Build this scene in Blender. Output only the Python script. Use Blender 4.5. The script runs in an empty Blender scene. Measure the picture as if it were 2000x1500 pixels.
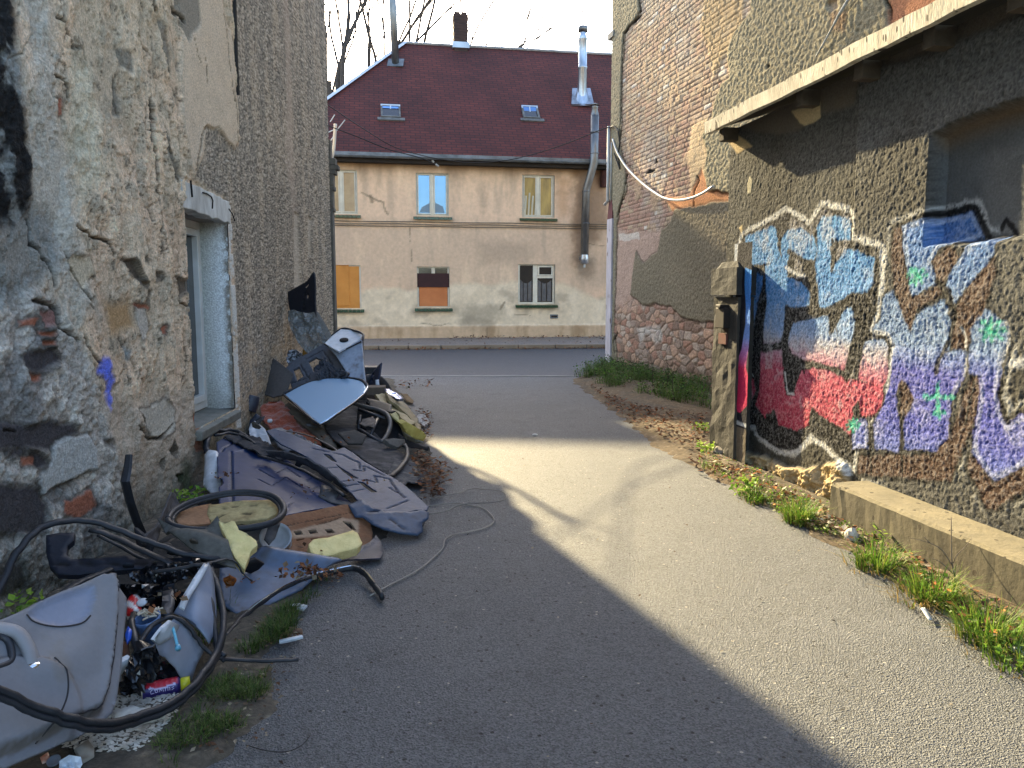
import bpy, bmesh, math, random
import numpy as np
from mathutils import Vector, Matrix
from mathutils.geometry import delaunay_2d_cdt
random.seed(7)
S = bpy.context.scene
COL = S.collection
# ------------------------------------------------------------------ camera
FPX, CAMH = 1502.0, 1.55
TH = math.atan((750-578)/FPX)
cam = bpy.data.cameras.new('camera'); co = bpy.data.objects.new('camera', cam); COL.objects.link(co)
cam.sensor_fit = 'HORIZONTAL'; cam.sensor_width = 36.0; cam.lens = 36*FPX/2000
cam.clip_start = 0.05; cam.clip_end = 2000
co.location = (0, 0, CAMH); co.rotation_euler = (math.pi/2-TH, 0, 0)
S.camera = co
# ------------------------------------------------------------------ light
SUN_AZ, SUN_EL = math.radians(20.7), math.radians(24.0)      # azimuth to the left of straight ahead
w = bpy.data.worlds.new('World'); S.world = w; w.use_nodes = True
nt = w.node_tree; bg = nt.nodes['Background']
sky = nt.nodes.new('ShaderNodeTexSky'); sky.sky_type = 'NISHITA'; sky.sun_disc = False
sky.sun_elevation = SUN_EL; sky.sun_rotation = -SUN_AZ
sky.air_density = 1.0; sky.dust_density = 2.5; sky.ozone_density = 1.0
tn = nt.nodes.new('ShaderNodeMix'); tn.data_type = 'RGBA'; tn.blend_type = 'MULTIPLY'; tn.inputs[0].default_value = 1; tn.inputs[7].default_value = (.985, .99, 1, 1); nt.links.new(sky.outputs[0], tn.inputs[6]); nt.links.new(tn.outputs[2], bg.inputs[0]); bg.inputs[1].default_value = 0.15
sd = Vector((-math.sin(SUN_AZ)*math.cos(SUN_EL), math.cos(SUN_AZ)*math.cos(SUN_EL), math.sin(SUN_EL)))
sl = bpy.data.lights.new('sun', 'SUN'); sl.energy = 3.9; sl.angle = math.radians(0.6); sl.color = (1.0, 0.81, 0.47)
so = bpy.data.objects.new('sun', sl); COL.objects.link(so)
so.rotation_euler = sd.to_track_quat('Z', 'Y').to_euler(); so.location = (-20, 40, 30)
S.view_settings.view_transform = 'Standard'; S.view_settings.look = 'None'; S.view_settings.gamma = 1
S.view_settings.exposure = 2.28
# ------------------------------------------------------------------ geometry maths
def ray(px, py):
    x = (px-1000)/FPX; y = (750-py)/FPX
    return np.array([x, math.cos(TH)+y*math.sin(TH), -math.sin(TH)+y*math.cos(TH)])
def at_h(px, py, h=0.0):
    r = ray(px, py); t = (h-CAMH)/r[2]
    return np.array([0, 0, CAMH])+t*r
def at_y(px, py, Y):
    r = ray(px, py); return np.array([0, 0, CAMH])+r*(Y/r[1])
class Frame:                     # an upright wall plane: origin, run direction, facing normal
    def __init__(s, o, d, n):
        s.o = np.array([o[0], o[1], 0.0]); d = np.array([d[0], d[1], 0.0]); s.d = d/np.linalg.norm(d)
        n = np.array([n[0], n[1], 0.0]); s.n = n/np.linalg.norm(n)
    def sz(s, px, py, off=0.0):
        r = ray(px, py); o = np.array([0, 0, CAMH])
        t = np.dot(s.o+s.n*off-o, s.n)/np.dot(r, s.n); p = o+t*r
        return np.array([np.dot(p-s.o, s.d), p[2]])
    def w(s, a, z, off=0.0):
        return s.o+s.d*a+s.n*off+np.array([0, 0, z])
    def poly(s, pts, off=0.0): return [tuple(s.sz(x, y, off)) for x, y in pts]
LF = Frame((-2.103, 0), (-.0825, 1.0065), (1.0065, .0825))
GF = Frame((3.424, 0), (-.1746, 1.0), (-1.0, -.1746))
BF = Frame((2.12, 16.8), (.2385, -.9711), (-.9711, -.2385))
HF = Frame((-5.37, 26.03), (.985, .1726), (.1726, -.985))
def srgb(c):
    c = np.array(c, dtype=float)/255.0
    return np.where(c <= .04045, c/12.92, ((c+.055)/1.055)**2.4)
# ------------------------------------------------------------------ noise in numpy
def _h(ix, iy, seed):
    n = (ix.astype(np.int64)*374761393+iy.astype(np.int64)*668265263+seed*974634777) & 0xffffffff
    n = ((n ^ (n >> 13))*1274126177) & 0xffffffff
    n = ((n ^ (n >> 16))*2246822519) & 0xffffffff
    return (n ^ (n >> 15)) & 0xffffffff
def h01(ix, iy, seed=0): return _h(np.asarray(ix), np.asarray(iy), seed)/4294967295.0
def perlin(x, y, seed=0):
    ix = np.floor(x); iy = np.floor(y); fx = x-ix; fy = y-iy
    u = fx*fx*fx*(fx*(fx*6-15)+10); v = fy*fy*fy*(fy*(fy*6-15)+10)
    def g(a, b):
        t = h01(ix+a, iy+b, seed)*2*math.pi
        return np.cos(t)*(fx-a)+np.sin(t)*(fy-b)
    n0 = g(0, 0)*(1-u)+g(1, 0)*u; n1 = g(0, 1)*(1-u)+g(1, 1)*u
    return (n0*(1-v)+n1*v)*1.5
def fbm(x, y, sc=1.0, octs=4, seed=0, gain=.5, sx=1.0, sy=1.0):
    t = 0; a = 1; f = sc; n = 0
    for i in range(octs):
        t = t+a*perlin(x*f*sx, y*f*sy, seed+i*17); n += a; a *= gain; f *= 2.03
    return t/n
def voro(x, y, sc, seed=0):      # F1, F2, cell random
    x = x*sc; y = y*sc; ix = np.floor(x); iy = np.floor(y)
    f1 = np.full(x.shape, 9.0); f2 = f1.copy(); cid = np.zeros(x.shape)
    for a in (-1, 0, 1):
        for b in (-1, 0, 1):
            cx = ix+a; cy = iy+b
            d = np.hypot(cx+h01(cx, cy, seed)-x, cy+h01(cx, cy, seed+5)-y)
            m = d < f1
            f2 = np.where(m, f1, np.minimum(f2, d)); cid = np.where(m, h01(cx, cy, seed+9), cid); f1 = np.where(m, d, f1)
    return f1, f2, cid
def ss(a, b, x):
    t = np.clip((x-a)/(b-a), 0, 1); return t*t*(3-2*t)
def sdf(x, y, poly, closed=True, lim=.6):
    """signed distance (negative inside) to a polygon, or distance to a polyline"""
    P = np.array(poly, float); out = np.full(x.shape, float(lim))
    m = (x > P[:, 0].min()-lim) & (x < P[:, 0].max()+lim) & (y > P[:, 1].min()-lim) & (y < P[:, 1].max()+lim)
    X = x[m]; Y = y[m]; d = np.full(X.shape, 1e9); ins = np.zeros(X.shape, bool); n = len(P)
    for i in range(n if closed else n-1):
        ax, ay = P[i]; bx, by = P[(i+1) % n]; ex, ey = bx-ax, by-ay
        t = np.clip(((X-ax)*ex+(Y-ay)*ey)/(ex*ex+ey*ey+1e-12), 0, 1)
        d = np.minimum(d, np.hypot(X-ax-t*ex, Y-ay-t*ey))
        if closed:
            c = (ay > Y) != (by > Y)
            with np.errstate(divide='ignore', invalid='ignore'):
                ins ^= c & (X < (bx-ax)*(Y-ay)/(by-ay+1e-12)+ax)
    if closed: d = np.where(ins, -d, d)
    out[m] = np.minimum(d, lim); return out
def mix(c, col, m):
    m = np.clip(m, 0, 1)[..., None]; return c*(1-m)+np.asarray(col)*m
# ------------------------------------------------------------------ objects
ORG = {}
def link(o, parent=None):
    COL.objects.link(o)
    if parent is not None: o.parent = parent
    return o
def tag(o, label=None, cat=None, group=None, kind=None):
    if label: o['label'] = label
    if cat: o['category'] = cat
    if group: o['group'] = group
    if kind: o['kind'] = kind
    return o
def thing(name, base, label, cat, group=None):
    o = bpy.data.objects.new(name, None); o.empty_display_size = .2
    o.location = base; link(o); ORG[o.name] = np.array(base, float)
    return tag(o, label, cat, group)
def mesh_obj(name, V, F, m, parent=None, smooth=False, col=None, base=None, mats=None, fm=None):
    V = np.asarray(V, float)
    if parent is not None: o0 = ORG[parent.name]
    else: o0 = np.array(base, float) if base is not None else np.array([V[:, 0].mean(), V[:, 1].mean(), V[:, 2].min()])
    me = bpy.data.meshes.new(name)
    L = V-o0
    if isinstance(F, np.ndarray) and F.ndim == 2:
        nf, k = F.shape; me.vertices.add(len(L)); me.vertices.foreach_set('co', L.ravel())
        me.loops.add(nf*k); me.loops.foreach_set('vertex_index', F.ravel().astype(np.int32))
        me.polygons.add(nf); me.polygons.foreach_set('loop_start', np.arange(0, nf*k, k, dtype=np.int32))
        me.update(calc_edges=True); me.validate()
    else:
        me.from_pydata([tuple(v) for v in L], [], [tuple(int(i) for i in f) for f in F]); me.validate()
    if col is not None and len(me.vertices) == len(col):
        a = me.color_attributes.new('Col', 'FLOAT_COLOR', 'POINT')
        a.data.foreach_set('color', np.concatenate([col, np.ones((len(col), 1))], 1).astype(np.float32).ravel())
    for mm in (mats or [m]): me.materials.append(mm)
    if fm is not None: me.polygons.foreach_set('material_index', np.array(fm, dtype=np.int32))
    me.polygons.foreach_set('use_smooth', np.full(len(me.polygons), bool(smooth)))
    me.update()
    o = bpy.data.objects.new(name, me); link(o, parent)
    if parent is None: o.location = o0
    ORG[o.name] = o0
    return o
def copy_tree(o, parent=None):
    c = o.copy(); COL.objects.link(c)
    if parent is not None: c.parent = parent
    for ch in list(o.children): copy_tree(ch, c)
    return c
class MB:
    def __init__(s): s.v = []; s.f = []; s.fm = []; s.cur = 0
    def add(s, V, F):
        b = len(s.v); s.v += [tuple(map(float, p)) for p in V]; s.f += [tuple(b+i for i in f) for f in F]; s.fm += [s.cur]*len(F); return s
    def hexa(s, P):      # 8 corners: bottom 4 ccw, top 4
        return s.add(P, [(0, 3, 2, 1), (4, 5, 6, 7), (0, 1, 5, 4), (1, 2, 6, 5), (2, 3, 7, 6), (3, 0, 4, 7)])
    def fbox(s, fr, s0, s1, z0, z1, o0, o1):     # box in a wall frame
        return s.hexa([fr.w(s0, z0, o0), fr.w(s1, z0, o0), fr.w(s1, z0, o1), fr.w(s0, z0, o1), fr.w(s0, z1, o0), fr.w(s1, z1, o0), fr.w(s1, z1, o1), fr.w(s0, z1, o1)])
    def box(s, c, d, R=None):
        x, y, z = [q/2 for q in d]; P = np.array([(-x, -y, -z), (x, -y, -z), (x, y, -z), (-x, y, -z), (-x, -y, z), (x, -y, z), (x, y, z), (-x, y, z)])
        if R is not None: P = P @ np.array(R).T
        return s.hexa(P+np.array(c))
    def tube(s, pts, r, n=8, cap=True, flat=1.0, up=(0, 0, 1)):
        P = np.array(pts, float); k = len(P); rr = np.broadcast_to(np.array(r, float), (k,)) if np.ndim(r) == 0 else np.array(r, float)
        T = np.gradient(P, axis=0); T /= (np.linalg.norm(T, axis=1, keepdims=True)+1e-9)
        u = np.cross(T[0], up)
        if np.linalg.norm(u) < 1e-3: u = np.cross(T[0], (1, 0, 0.01))
        u /= np.linalg.norm(u); V = []
        for i in range(k):
            u = u-T[i]*np.dot(u, T[i]); u /= (np.linalg.norm(u)+1e-9); v = np.cross(T[i], u)
            for j in range(n):
                a = 2*math.pi*j/n; V.append(P[i]+rr[i]*(math.cos(a)*u+math.sin(a)*flat*v))
        F = [(i*n+j, i*n+(j+1) % n, (i+1)*n+(j+1) % n, (i+1)*n+j) for i in range(k-1) for j in range(n)]
        if cap: F += [tuple(range(n))[::-1], tuple((k-1)*n+j for j in range(n))]
        return s.add(V, F)
    def lathe(s, prof, base, axis=(0, 0, 1), n=24):     # prof: (radius, height)
        ax = np.array(axis, float); ax /= np.linalg.norm(ax); u = np.cross(ax, (1, 0, 0) if abs(ax[0]) < .9 else (0, 1, 0)); u /= np.linalg.norm(u); v = np.cross(ax, u)
        V = [np.array(base)+ax*h+r*(math.cos(2*math.pi*j/n)*u+math.sin(2*math.pi*j/n)*v) for r, h in prof for j in range(n)]
        F = [(i*n+j, i*n+(j+1) % n, (i+1)*n+(j+1) % n, (i+1)*n+j) for i in range(len(prof)-1) for j in range(n)]
        return s.add(V, F)
    def build(s, name, m, parent=None, smooth=False, bevel=0, mats=None, base=None):
        o = mesh_obj(name, s.v, s.f, m, parent, smooth, mats=mats, fm=s.fm if mats else None, base=base)
        if bevel:
            b = o.modifiers.new('bevel', 'BEVEL'); b.width = bevel; b.segments = 2; b.limit_method = 'ANGLE'; b.angle_limit = math.radians(40)
        return o
def spline(pts, n=6, closed=False):      # Catmull-Rom
    P = np.array(pts, float); k = len(P); out = []
    for i in range(k if closed else k-1):
        p0 = P[(i-1) % k] if closed or i > 0 else 2*P[0]-P[1]; p1 = P[i]; p2 = P[(i+1) % k]
        p3 = P[(i+2) % k] if closed or i < k-2 else 2*P[-1]-P[-2]
        for t in np.linspace(0, 1, n, endpoint=False):
            out.append(.5*((2*p1)+(-p0+p2)*t+(2*p0-5*p1+4*p2-p3)*t*t+(-p0+3*p1-3*p2+p3)*t**3))
    out.append(P[0] if closed else P[-1]); return np.array(out)
# ------------------------------------------------------------------ materials
def M(name, c1, c2=None, sc=8, rough=.8, bump=0, bsc=60, metal=0, attr=False, spec=.5, coat=0, alpha=1, trans=0, contrast=.5, detail=6, ramp=None, speck=None, stretch=None, bdist=.01, sheen=0, var=None):
    m = bpy.data.materials.new(name); m.use_nodes = True; n = m.node_tree.nodes; l = m.node_tree.links
    b = n['Principled BSDF']; tc = n.new('ShaderNodeTexCoord'); src = tc.outputs['Object']
    if stretch:
        mp = n.new('ShaderNodeMapping'); mp.inputs['Scale'].default_value = stretch; l.new(src, mp.inputs[0]); src = mp.outputs[0]
    c1 = tuple(srgb(c1))+(1,) if c1 is not None else None
    out = None
    if attr:
        a = n.new('ShaderNodeAttribute'); a.attribute_name = 'Col'; out = a.outputs['Color']
    if c2 is not None or var:
        nz = n.new('ShaderNodeTexNoise'); nz.inputs['Scale'].default_value = sc; nz.inputs['Detail'].default_value = detail; nz.inputs['Roughness'].default_value = .62
        l.new(src, nz.inputs['Vector'])
        mr = n.new('ShaderNodeMapRange'); mr.inputs['From Min'].default_value = .5-contrast*.35; mr.inputs['From Max'].default_value = .5+contrast*.35
        l.new(nz.outputs['Fac'], mr.inputs[0])
        mx = n.new('ShaderNodeMix'); mx.data_type = 'RGBA'; l.new(mr.outputs[0], mx.inputs[0])
        if attr:
            mx.blend_type = 'MULTIPLY'; mx.inputs[0].default_value = 1; l.new(out, mx.inputs[6])
            v = n.new('ShaderNodeMapRange'); v.inputs['From Min'].default_value = .3; v.inputs['From Max'].default_value = .7
            v.inputs['To Min'].default_value = 1-(var or .3); v.inputs['To Max'].default_value = 1+(var or .3)*.6; l.new(nz.outputs['Fac'], v.inputs[0])
            for k in mx.inputs[0].links: l.remove(k)
            mx.inputs[0].default_value = 1; l.new(v.outputs[0], mx.inputs[7])
        else:
            mx.inputs[6].default_value = c1; mx.inputs[7].default_value = tuple(srgb(c2))+(1,)
        out = mx.outputs[2]
    if speck:            # (colour, scale, threshold) small flecks
        for (sc_, ssc, th) in speck:
            vz = n.new('ShaderNodeTexVoronoi'); vz.inputs['Scale'].default_value = ssc; l.new(src, vz.inputs['Vector'])
            sx = n.new('ShaderNodeSeparateColor'); l.new(vz.outputs['Color'], sx.inputs[0])
            g = n.new('ShaderNodeMath'); g.operation = 'GREATER_THAN'; g.inputs[1].default_value = 1-th; l.new(sx.outputs[0], g.inputs[0])
            g2 = n.new('ShaderNodeMath'); g2.operation = 'LESS_THAN'; g2.inputs[1].default_value = .42; l.new(vz.outputs['Distance'], g2.inputs[0])
            g3 = n.new('ShaderNodeMath'); g3.operation = 'MULTIPLY'; l.new(g.outputs[0], g3.inputs[0]); l.new(g2.outputs[0], g3.inputs[1])
            mx = n.new('ShaderNodeMix'); mx.data_type = 'RGBA'; l.new(g3.outputs[0], mx.inputs[0])
            if out is not None: l.new(out, mx.inputs[6])
            else: mx.inputs[6].default_value = c1
            mx.inputs[7].default_value = tuple(srgb(sc_))+(1,); out = mx.outputs[2]
    if out is not None: l.new(out, b.inputs['Base Color'])
    else: b.inputs['Base Color'].default_value = c1
    b.inputs['Roughness'].default_value = rough; b.inputs['Metallic'].default_value = metal
    b.inputs['Specular IOR Level'].default_value = spec; b.inputs['Coat Weight'].default_value = coat; b.inputs['Coat Roughness'].default_value = .08
    b.inputs['Alpha'].default_value = alpha; b.inputs['Transmission Weight'].default_value = trans
    if sheen: b.inputs['Sheen Weight'].default_value = sheen
    if bump:
        bn = n.new('ShaderNodeTexNoise'); bn.inputs['Scale'].default_value = bsc; bn.inputs['Detail'].default_value = 5; bn.inputs['Roughness'].default_value = .65
        l.new(src, bn.inputs['Vector']); bp = n.new('ShaderNodeBump'); bp.inputs['Strength'].default_value = bump; bp.inputs['Distance'].default_value = bdist
        l.new(bn.outputs['Fac'], bp.inputs['Height']); l.new(bp.outputs[0], b.inputs['Normal'])
    return m
def grid_wall(name, fr, S_, Z_, fn, m, parent, holes=(), smooth=True):
    """fn(S,Z) -> colour (..,3) linear, offset (..) ; holes: (s0,s1,z0,z1)"""
    s, z = np.meshgrid(S_, Z_, indexing='ij'); c, off = fn(s, z)
    V = fr.o+s[..., None]*fr.d+off[..., None]*fr.n; V[..., 2] = z
    ni, nj = s.shape; idx = np.arange(ni*nj).reshape(ni, nj)
    cs = (s[:-1, :-1]+s[1:, 1:])/2; cz = (z[:-1, :-1]+z[1:, 1:])/2; keep = np.ones(cs.shape, bool)
    for h in holes:
        if callable(h): keep &= ~h(cs, cz)
        else: keep &= ~((cs > h[0]) & (cs < h[1]) & (cz > h[2]) & (cz < h[3]))
    F = np.stack([idx[:-1, :-1], idx[1:, :-1], idx[1:, 1:], idx[:-1, 1:]], -1)[keep]
    if np.dot(np.cross(fr.d, (0, 0, 1)), fr.n) < 0: F = F[:, ::-1]
    return mesh_obj(name, V.reshape(-1, 3), F.copy(), m, parent, smooth, col=c.reshape(-1, 3))
def steps(a, b, f, extra=()):      # positions from a to b with local spacing f(x), including the extra ones
    out = [a]
    while out[-1] < b: out.append(out[-1]+f(out[-1]))
    out[-1] = b
    out = np.array(out)
    for e in extra:
        i = np.argmin(np.abs(out-e)); out[i] = e
    return np.sort(out)
# ================================================================== left house
GL = 1.5
def C(r, g, b, k=1.0): return srgb((r, g, b))*k*GL
m_wall = M('weathered_plaster', None, attr=True, rough=.93, var=.42, sc=70, bump=.9, bsc=85, bdist=.015, spec=.12)
m_plain = M('grey_render', (150, 142, 128), (118, 112, 102), sc=3, rough=.95, bump=.5, bsc=40)
LP = LF.poly
WS0, WS1, WZ0, WZ1 = 6.26, 7.46, .46, 2.24
def left_paint(s, z):
    wx = s+.05*fbm(s, z, 3, 4, 3); wz = z+.05*fbm(s, z, 3, 4, 4)
    n1 = fbm(s, z, 1.2, 5, 11); n2 = fbm(s, z, 6, 5, 12, .6); n3 = fbm(s, z, 22, 4, 13, .6); nv = fbm(s, z, 3, 5, 14, .6, sy=.22)
    D = lambda p, **k: sdf(wx, wz, LP(p), **k)
    c = np.broadcast_to(C(184, 168, 144), s.shape+(3,)).copy()
    c = mix(c, C(196, 174, 148), ss(-.1, .25, n1)); c = mix(c, C(150, 143, 126), ss(.0, .3, n2)*.7)
    # flaking: quantised layers
    fl = fbm(s, z, 2.2, 6, 21, .62, sy=.55)
    lay = sum(ss(t-.012, t+.012, fl) for t in (-.16, -.03, .08, .2))
    edge = np.zeros(s.shape)
    for t in (-.16, -.03, .08, .2): edge = np.maximum(edge, 1-ss(.0, .022, np.abs(fl-t+.008)))
    c = mix(c, C(70, 62, 50), edge**2*.8*ss(-.1, .25, n2+.12))
    cz1, cz2, czc = voro(s+.05*n2, z*.7+.05*n2, 3.2, 77); ck = (1-ss(.0, .035, cz2-cz1))*ss(.0, .25, n1+.05*n2); c = mix(c, C(52, 46, 38), ck*.75); c = c*(1+.10*(czc-.5))[..., None]
    off = .010*lay+.012*n2+.008*n3-.012*ck; c = c*(1+.28*n3)[..., None]; c *= (1+.07*(lay-2))[..., None]
    # pinkish lower beige
    c = mix(c, C(172, 158, 140), 1-ss(-.15, .1, D([(190, 780), (385, 760), (400, 1010), (150, 1100)])))
    # big grey roughcast zone to the right
    rg = ss(-.03, .03, -D([(449, -700), (456, 60), (460, 190), (463, 288), (425, 255), (398, 246), (388, 300), (376, 352), (440, 390), (450, 430), (462, 660), (470, 900), (760, 1100), (760, -700)]))
    grain = fbm(s, z, 34, 3, 31, .7, sx=.8, sy=1.1); gr2 = fbm(s, z, 13, 4, 33, .6, sx=.8)
    cg = np.broadcast_to(C(126, 119, 107), s.shape+(3,)).copy()
    cg = mix(cg, C(164, 150, 130), ss(-.12, .3, nv)*.75); cg = mix(cg, C(78, 74, 68), ss(.02, .4, gr2)*.65); cg = mix(cg, C(192, 180, 162), ss(.08, .35, grain)*.75)
    cg = mix(cg, C(48, 46, 43), ss(.06, .3, -grain)*.75)
    cg = mix(cg, C(172, 150, 122), (1-ss(-.2, .3, z-.9+n1))*.55*ss(.0, .4, n2+.2))
    band = 1-ss(.0, .35, np.abs(s-10.6+.3*n1)); cg = mix(cg, C(165, 148, 132), band*.6*ss(1.5, 3.5, z))
    c = c*(1-rg[..., None])+cg*rg[..., None]; off = off*(1-rg)+rg*(.009*grain+.008*gr2+.012)
    # smooth beige flat patch
    bp = 1-ss(-.01, .01, D([(336, -60), (350, 60), (346, 150), (352, 240), (368, 330), (374, 352), (392, 300), (398, 248), (420, 248), (455, 292), (461, 240), (452, 120), (446, 60), (432, 30), (418, -60)]))
    cb = np.broadcast_to(C(182, 166, 144), s.shape+(3,))*(1+.12*n2+.12*n3)[..., None]
    c = c*(1-bp[..., None])+cb*bp[..., None]; off = off*(1-bp*.8)+bp*.03
    # darker scars through the beige
    for p in ([(303, 40), (322, 60), (335, 110), (334, 150), (318, 120)], [(312, 235), (330, 300), (352, 345), (340, 350), (318, 290)], [(218, 150), (232, 200), (236, 232), (222, 228)], [(335, -20), (380, -20), (385, 40), (360, 80), (345, 45)], [(225, 100), (250, 105), (250, 140), (228, 130)], [(142, 260), (160, 262), (165, 300), (148, 300)]):
        k = 1-ss(-.01, .02, D(p)); c = mix(c, C(112, 108, 98), k*.85); off -= .012*k
    # pale band beside the soot
    k = 1-ss(-.12, .12, D([(10, -100), (78, -100), (105, 100), (122, 300), (135, 450), (200, 620), (120, 620), (60, 470), (48, 250)])+.1*n1)
    c = mix(c, C(166, 163, 152), k*.8)
    k = 1-ss(-.1, .14, D([(140, 110), (170, 130), (190, 330), (150, 380), (135, 250)])+.1*n2); c = mix(c, C(188, 180, 156), k*.7)
    # lower white/grey rubble plaster
    rub = 1-ss(-.05, .06, D([(-90, 545), (55, 540), (110, 600), (165, 700), (200, 790), (215, 850), (245, 930), (262, 1060), (262, 1400), (-90, 1400)])+.07*n2)
    v1, v2, vc = voro(s+.04*n2, z+.04*n2, 7, 41)
    cr = np.broadcast_to(C(158, 153, 144), s.shape+(3,)).copy(); cr = mix(cr, C(186, 181, 170), ss(-.1, .25, n2)); cr = mix(cr, C(92, 92, 92), ss(.08, .3, n1)*.7); cr = mix(cr, C(98, 95, 90), ss(.1, .4, -n3)*.5)
    c = c*(1-rub[..., None])+cr*rub[..., None]; off += rub*(.022*n2+.012*n3-.01)
    # grey dark scar at mid left
    k = 1-ss(-.05, .06, D([(-90, 395), (60, 400), (95, 420), (115, 520), (70, 560), (0, 590), (-90, 600)])+.06*n2); c = mix(c, C(118, 120, 116), k*.85); off -= .015*k
    # soot
    so_ = 1-ss(-.06, .05, D([(-300, -400), (20, -400), (18, 0), (28, 110), (40, 230), (58, 330), (62, 420), (30, 440), (-300, 470)])+.06*n2)
    cs = np.broadcast_to(C(120, 122, 118), s.shape+(3,)).copy(); cs = mix(cs, C(34, 34, 34), ss(-.22, .0, fbm(s, z, 3, 5, 51, .65)+.12)); off += so_*.01*n3
    c = c*(1-so_[..., None])+cs*so_[..., None]
    # stones, bricks and plaster plates read from the wall
    def plate(p, col, o, dark=.5, e=.012, var=.12):
        nonlocal c, off
        d = D(p); k = 1-ss(-e, e, d); cc = np.asarray(col)*(1+var*n2+var*.7*n3)[..., None]
        c = mix(c, C(48, 45, 40), (1-ss(0, .022, np.abs(d-.008)))*dark); c = c*(1-k[..., None])+cc*k[..., None]; off = off*(1-k)+k*(o+.006*n3+.006*n2)
    for p in ([(-90, 828), (60, 826), (140, 826), (150, 838), (95, 872), (60, 878), (-90, 882)], [(-90, 945), (20, 946), (72, 955), (86, 985), (78, 1040), (-90, 1046)], [(8, 884), (45, 882), (52, 890), (22, 898)], [(55, 884), (85, 892), (88, 905), (68, 920), (55, 905)], [(-60, 1100), (40, 1098), (48, 1140), (-60, 1190)], [(40, 700), (95, 682), (118, 700), (80, 726), (45, 722)]):
        plate(p, C(66, 64, 66), .004, .7)
    for p in ([(42, 622), (72, 618), (70, 632), (45, 634)], [(72, 646), (98, 648), (95, 656), (76, 655)], [(78, 668), (98, 666), (96, 675), (80, 676)], [(110, 195), (118, 193), (121, 230), (114, 232)], [(125, 975), (178, 962), (183, 992), (152, 1012), (124, 998)], [(50, 730), (75, 730), (70, 740), (52, 738)], [(374, 808), (384, 806), (385, 834), (376, 834)], [(378, 858), (390, 856), (392, 884), (378, 882)], [(308, 632), (320, 634), (318, 646), (310, 644)], [(38, 898), (60, 896), (62, 910), (42, 912)], [(258, 592), (292, 596), (290, 602), (260, 600)], [(306, 640), (320, 636), (318, 650), (308, 650)]):
        plate(p, C(146, 94, 74), .006, .6, .008)
    for p in ([(75, 600), (108, 605), (112, 636), (82, 636)],): plate(p, C(128, 98, 92), .0, .6)
    for p in ([(236, 508), (256, 512), (274, 545), (268, 556), (245, 530)], [(296, 528), (312, 530), (314, 545), (300, 546)], [(270, 548), (284, 552), (280, 560), (272, 558)], [(283, 565), (292, 566), (291, 588), (282, 586)], [(345, 543), (372, 545), (370, 570), (352, 575)], [(274, 500), (282, 500), (281, 508), (274, 507)], [(205, 862), (220, 860), (214, 875)], [(330, 860), (340, 880), (334, 892), (327, 880)], [(307, 900), (316, 895), (312, 915)], [(335, 930), (350, 925), (352, 940), (338, 948)]):
        plate(p, C(92, 84, 74), -.012, .7, .012)
    plate([(95, 868), (120, 852), (165, 846), (184, 880), (186, 922), (140, 935), (82, 966), (66, 940), (92, 905)], C(158, 161, 158), .022, .6, .01, .08)
    plate([(262, 600), (278, 605), (286, 640), (272, 672), (262, 640)], C(166, 160, 148), .02, .5)
    plate([(262, 800), (312, 780), (335, 800), (330, 840), (300, 860), (285, 850)], C(168, 162, 148), .024, .7)
    plate([(125, 510), (175, 500), (180, 540), (150, 560), (128, 540)], C(172, 162, 140), .016, .4)
    plate([(205, 590), (250, 585), (258, 640), (215, 650)], C(160, 132, 96), .0, .2, .05)
    # blue spray mark
    k = 1-ss(-.02, .03, D([(193, 700), (208, 700), (214, 730), (222, 745), (218, 775), (213, 798), (208, 780), (206, 750), (196, 730), (182, 720)])); c = mix(c, C(92, 110, 215), k*.9)
    k = 1-ss(-.02, .03, D([(240, 680), (250, 690), (249, 705), (242, 700)])); c = mix(c, C(110, 130, 138), k*.7)
    # patches of exposed brick by the far corner
    k = 1-ss(-.02, .02, D([(573, 415), (582, 418), (585, 560), (574, 560)])); c = mix(c, C(178, 168, 152), k*.6); off -= .02*k
    k = 1-ss(-.02, .02, D([(600, 420), (608, 430), (606, 500), (602, 500)])); c = mix(c, C(178, 168, 152), k*.5); off -= .02*k
    # darker and greener toward the foot
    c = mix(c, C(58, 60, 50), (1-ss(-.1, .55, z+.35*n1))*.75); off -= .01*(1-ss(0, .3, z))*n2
    k = 1-ss(.0, .25, np.hypot(s-5.95, z-.12)); c = mix(c, C(52, 66, 36), k*.7)
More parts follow.
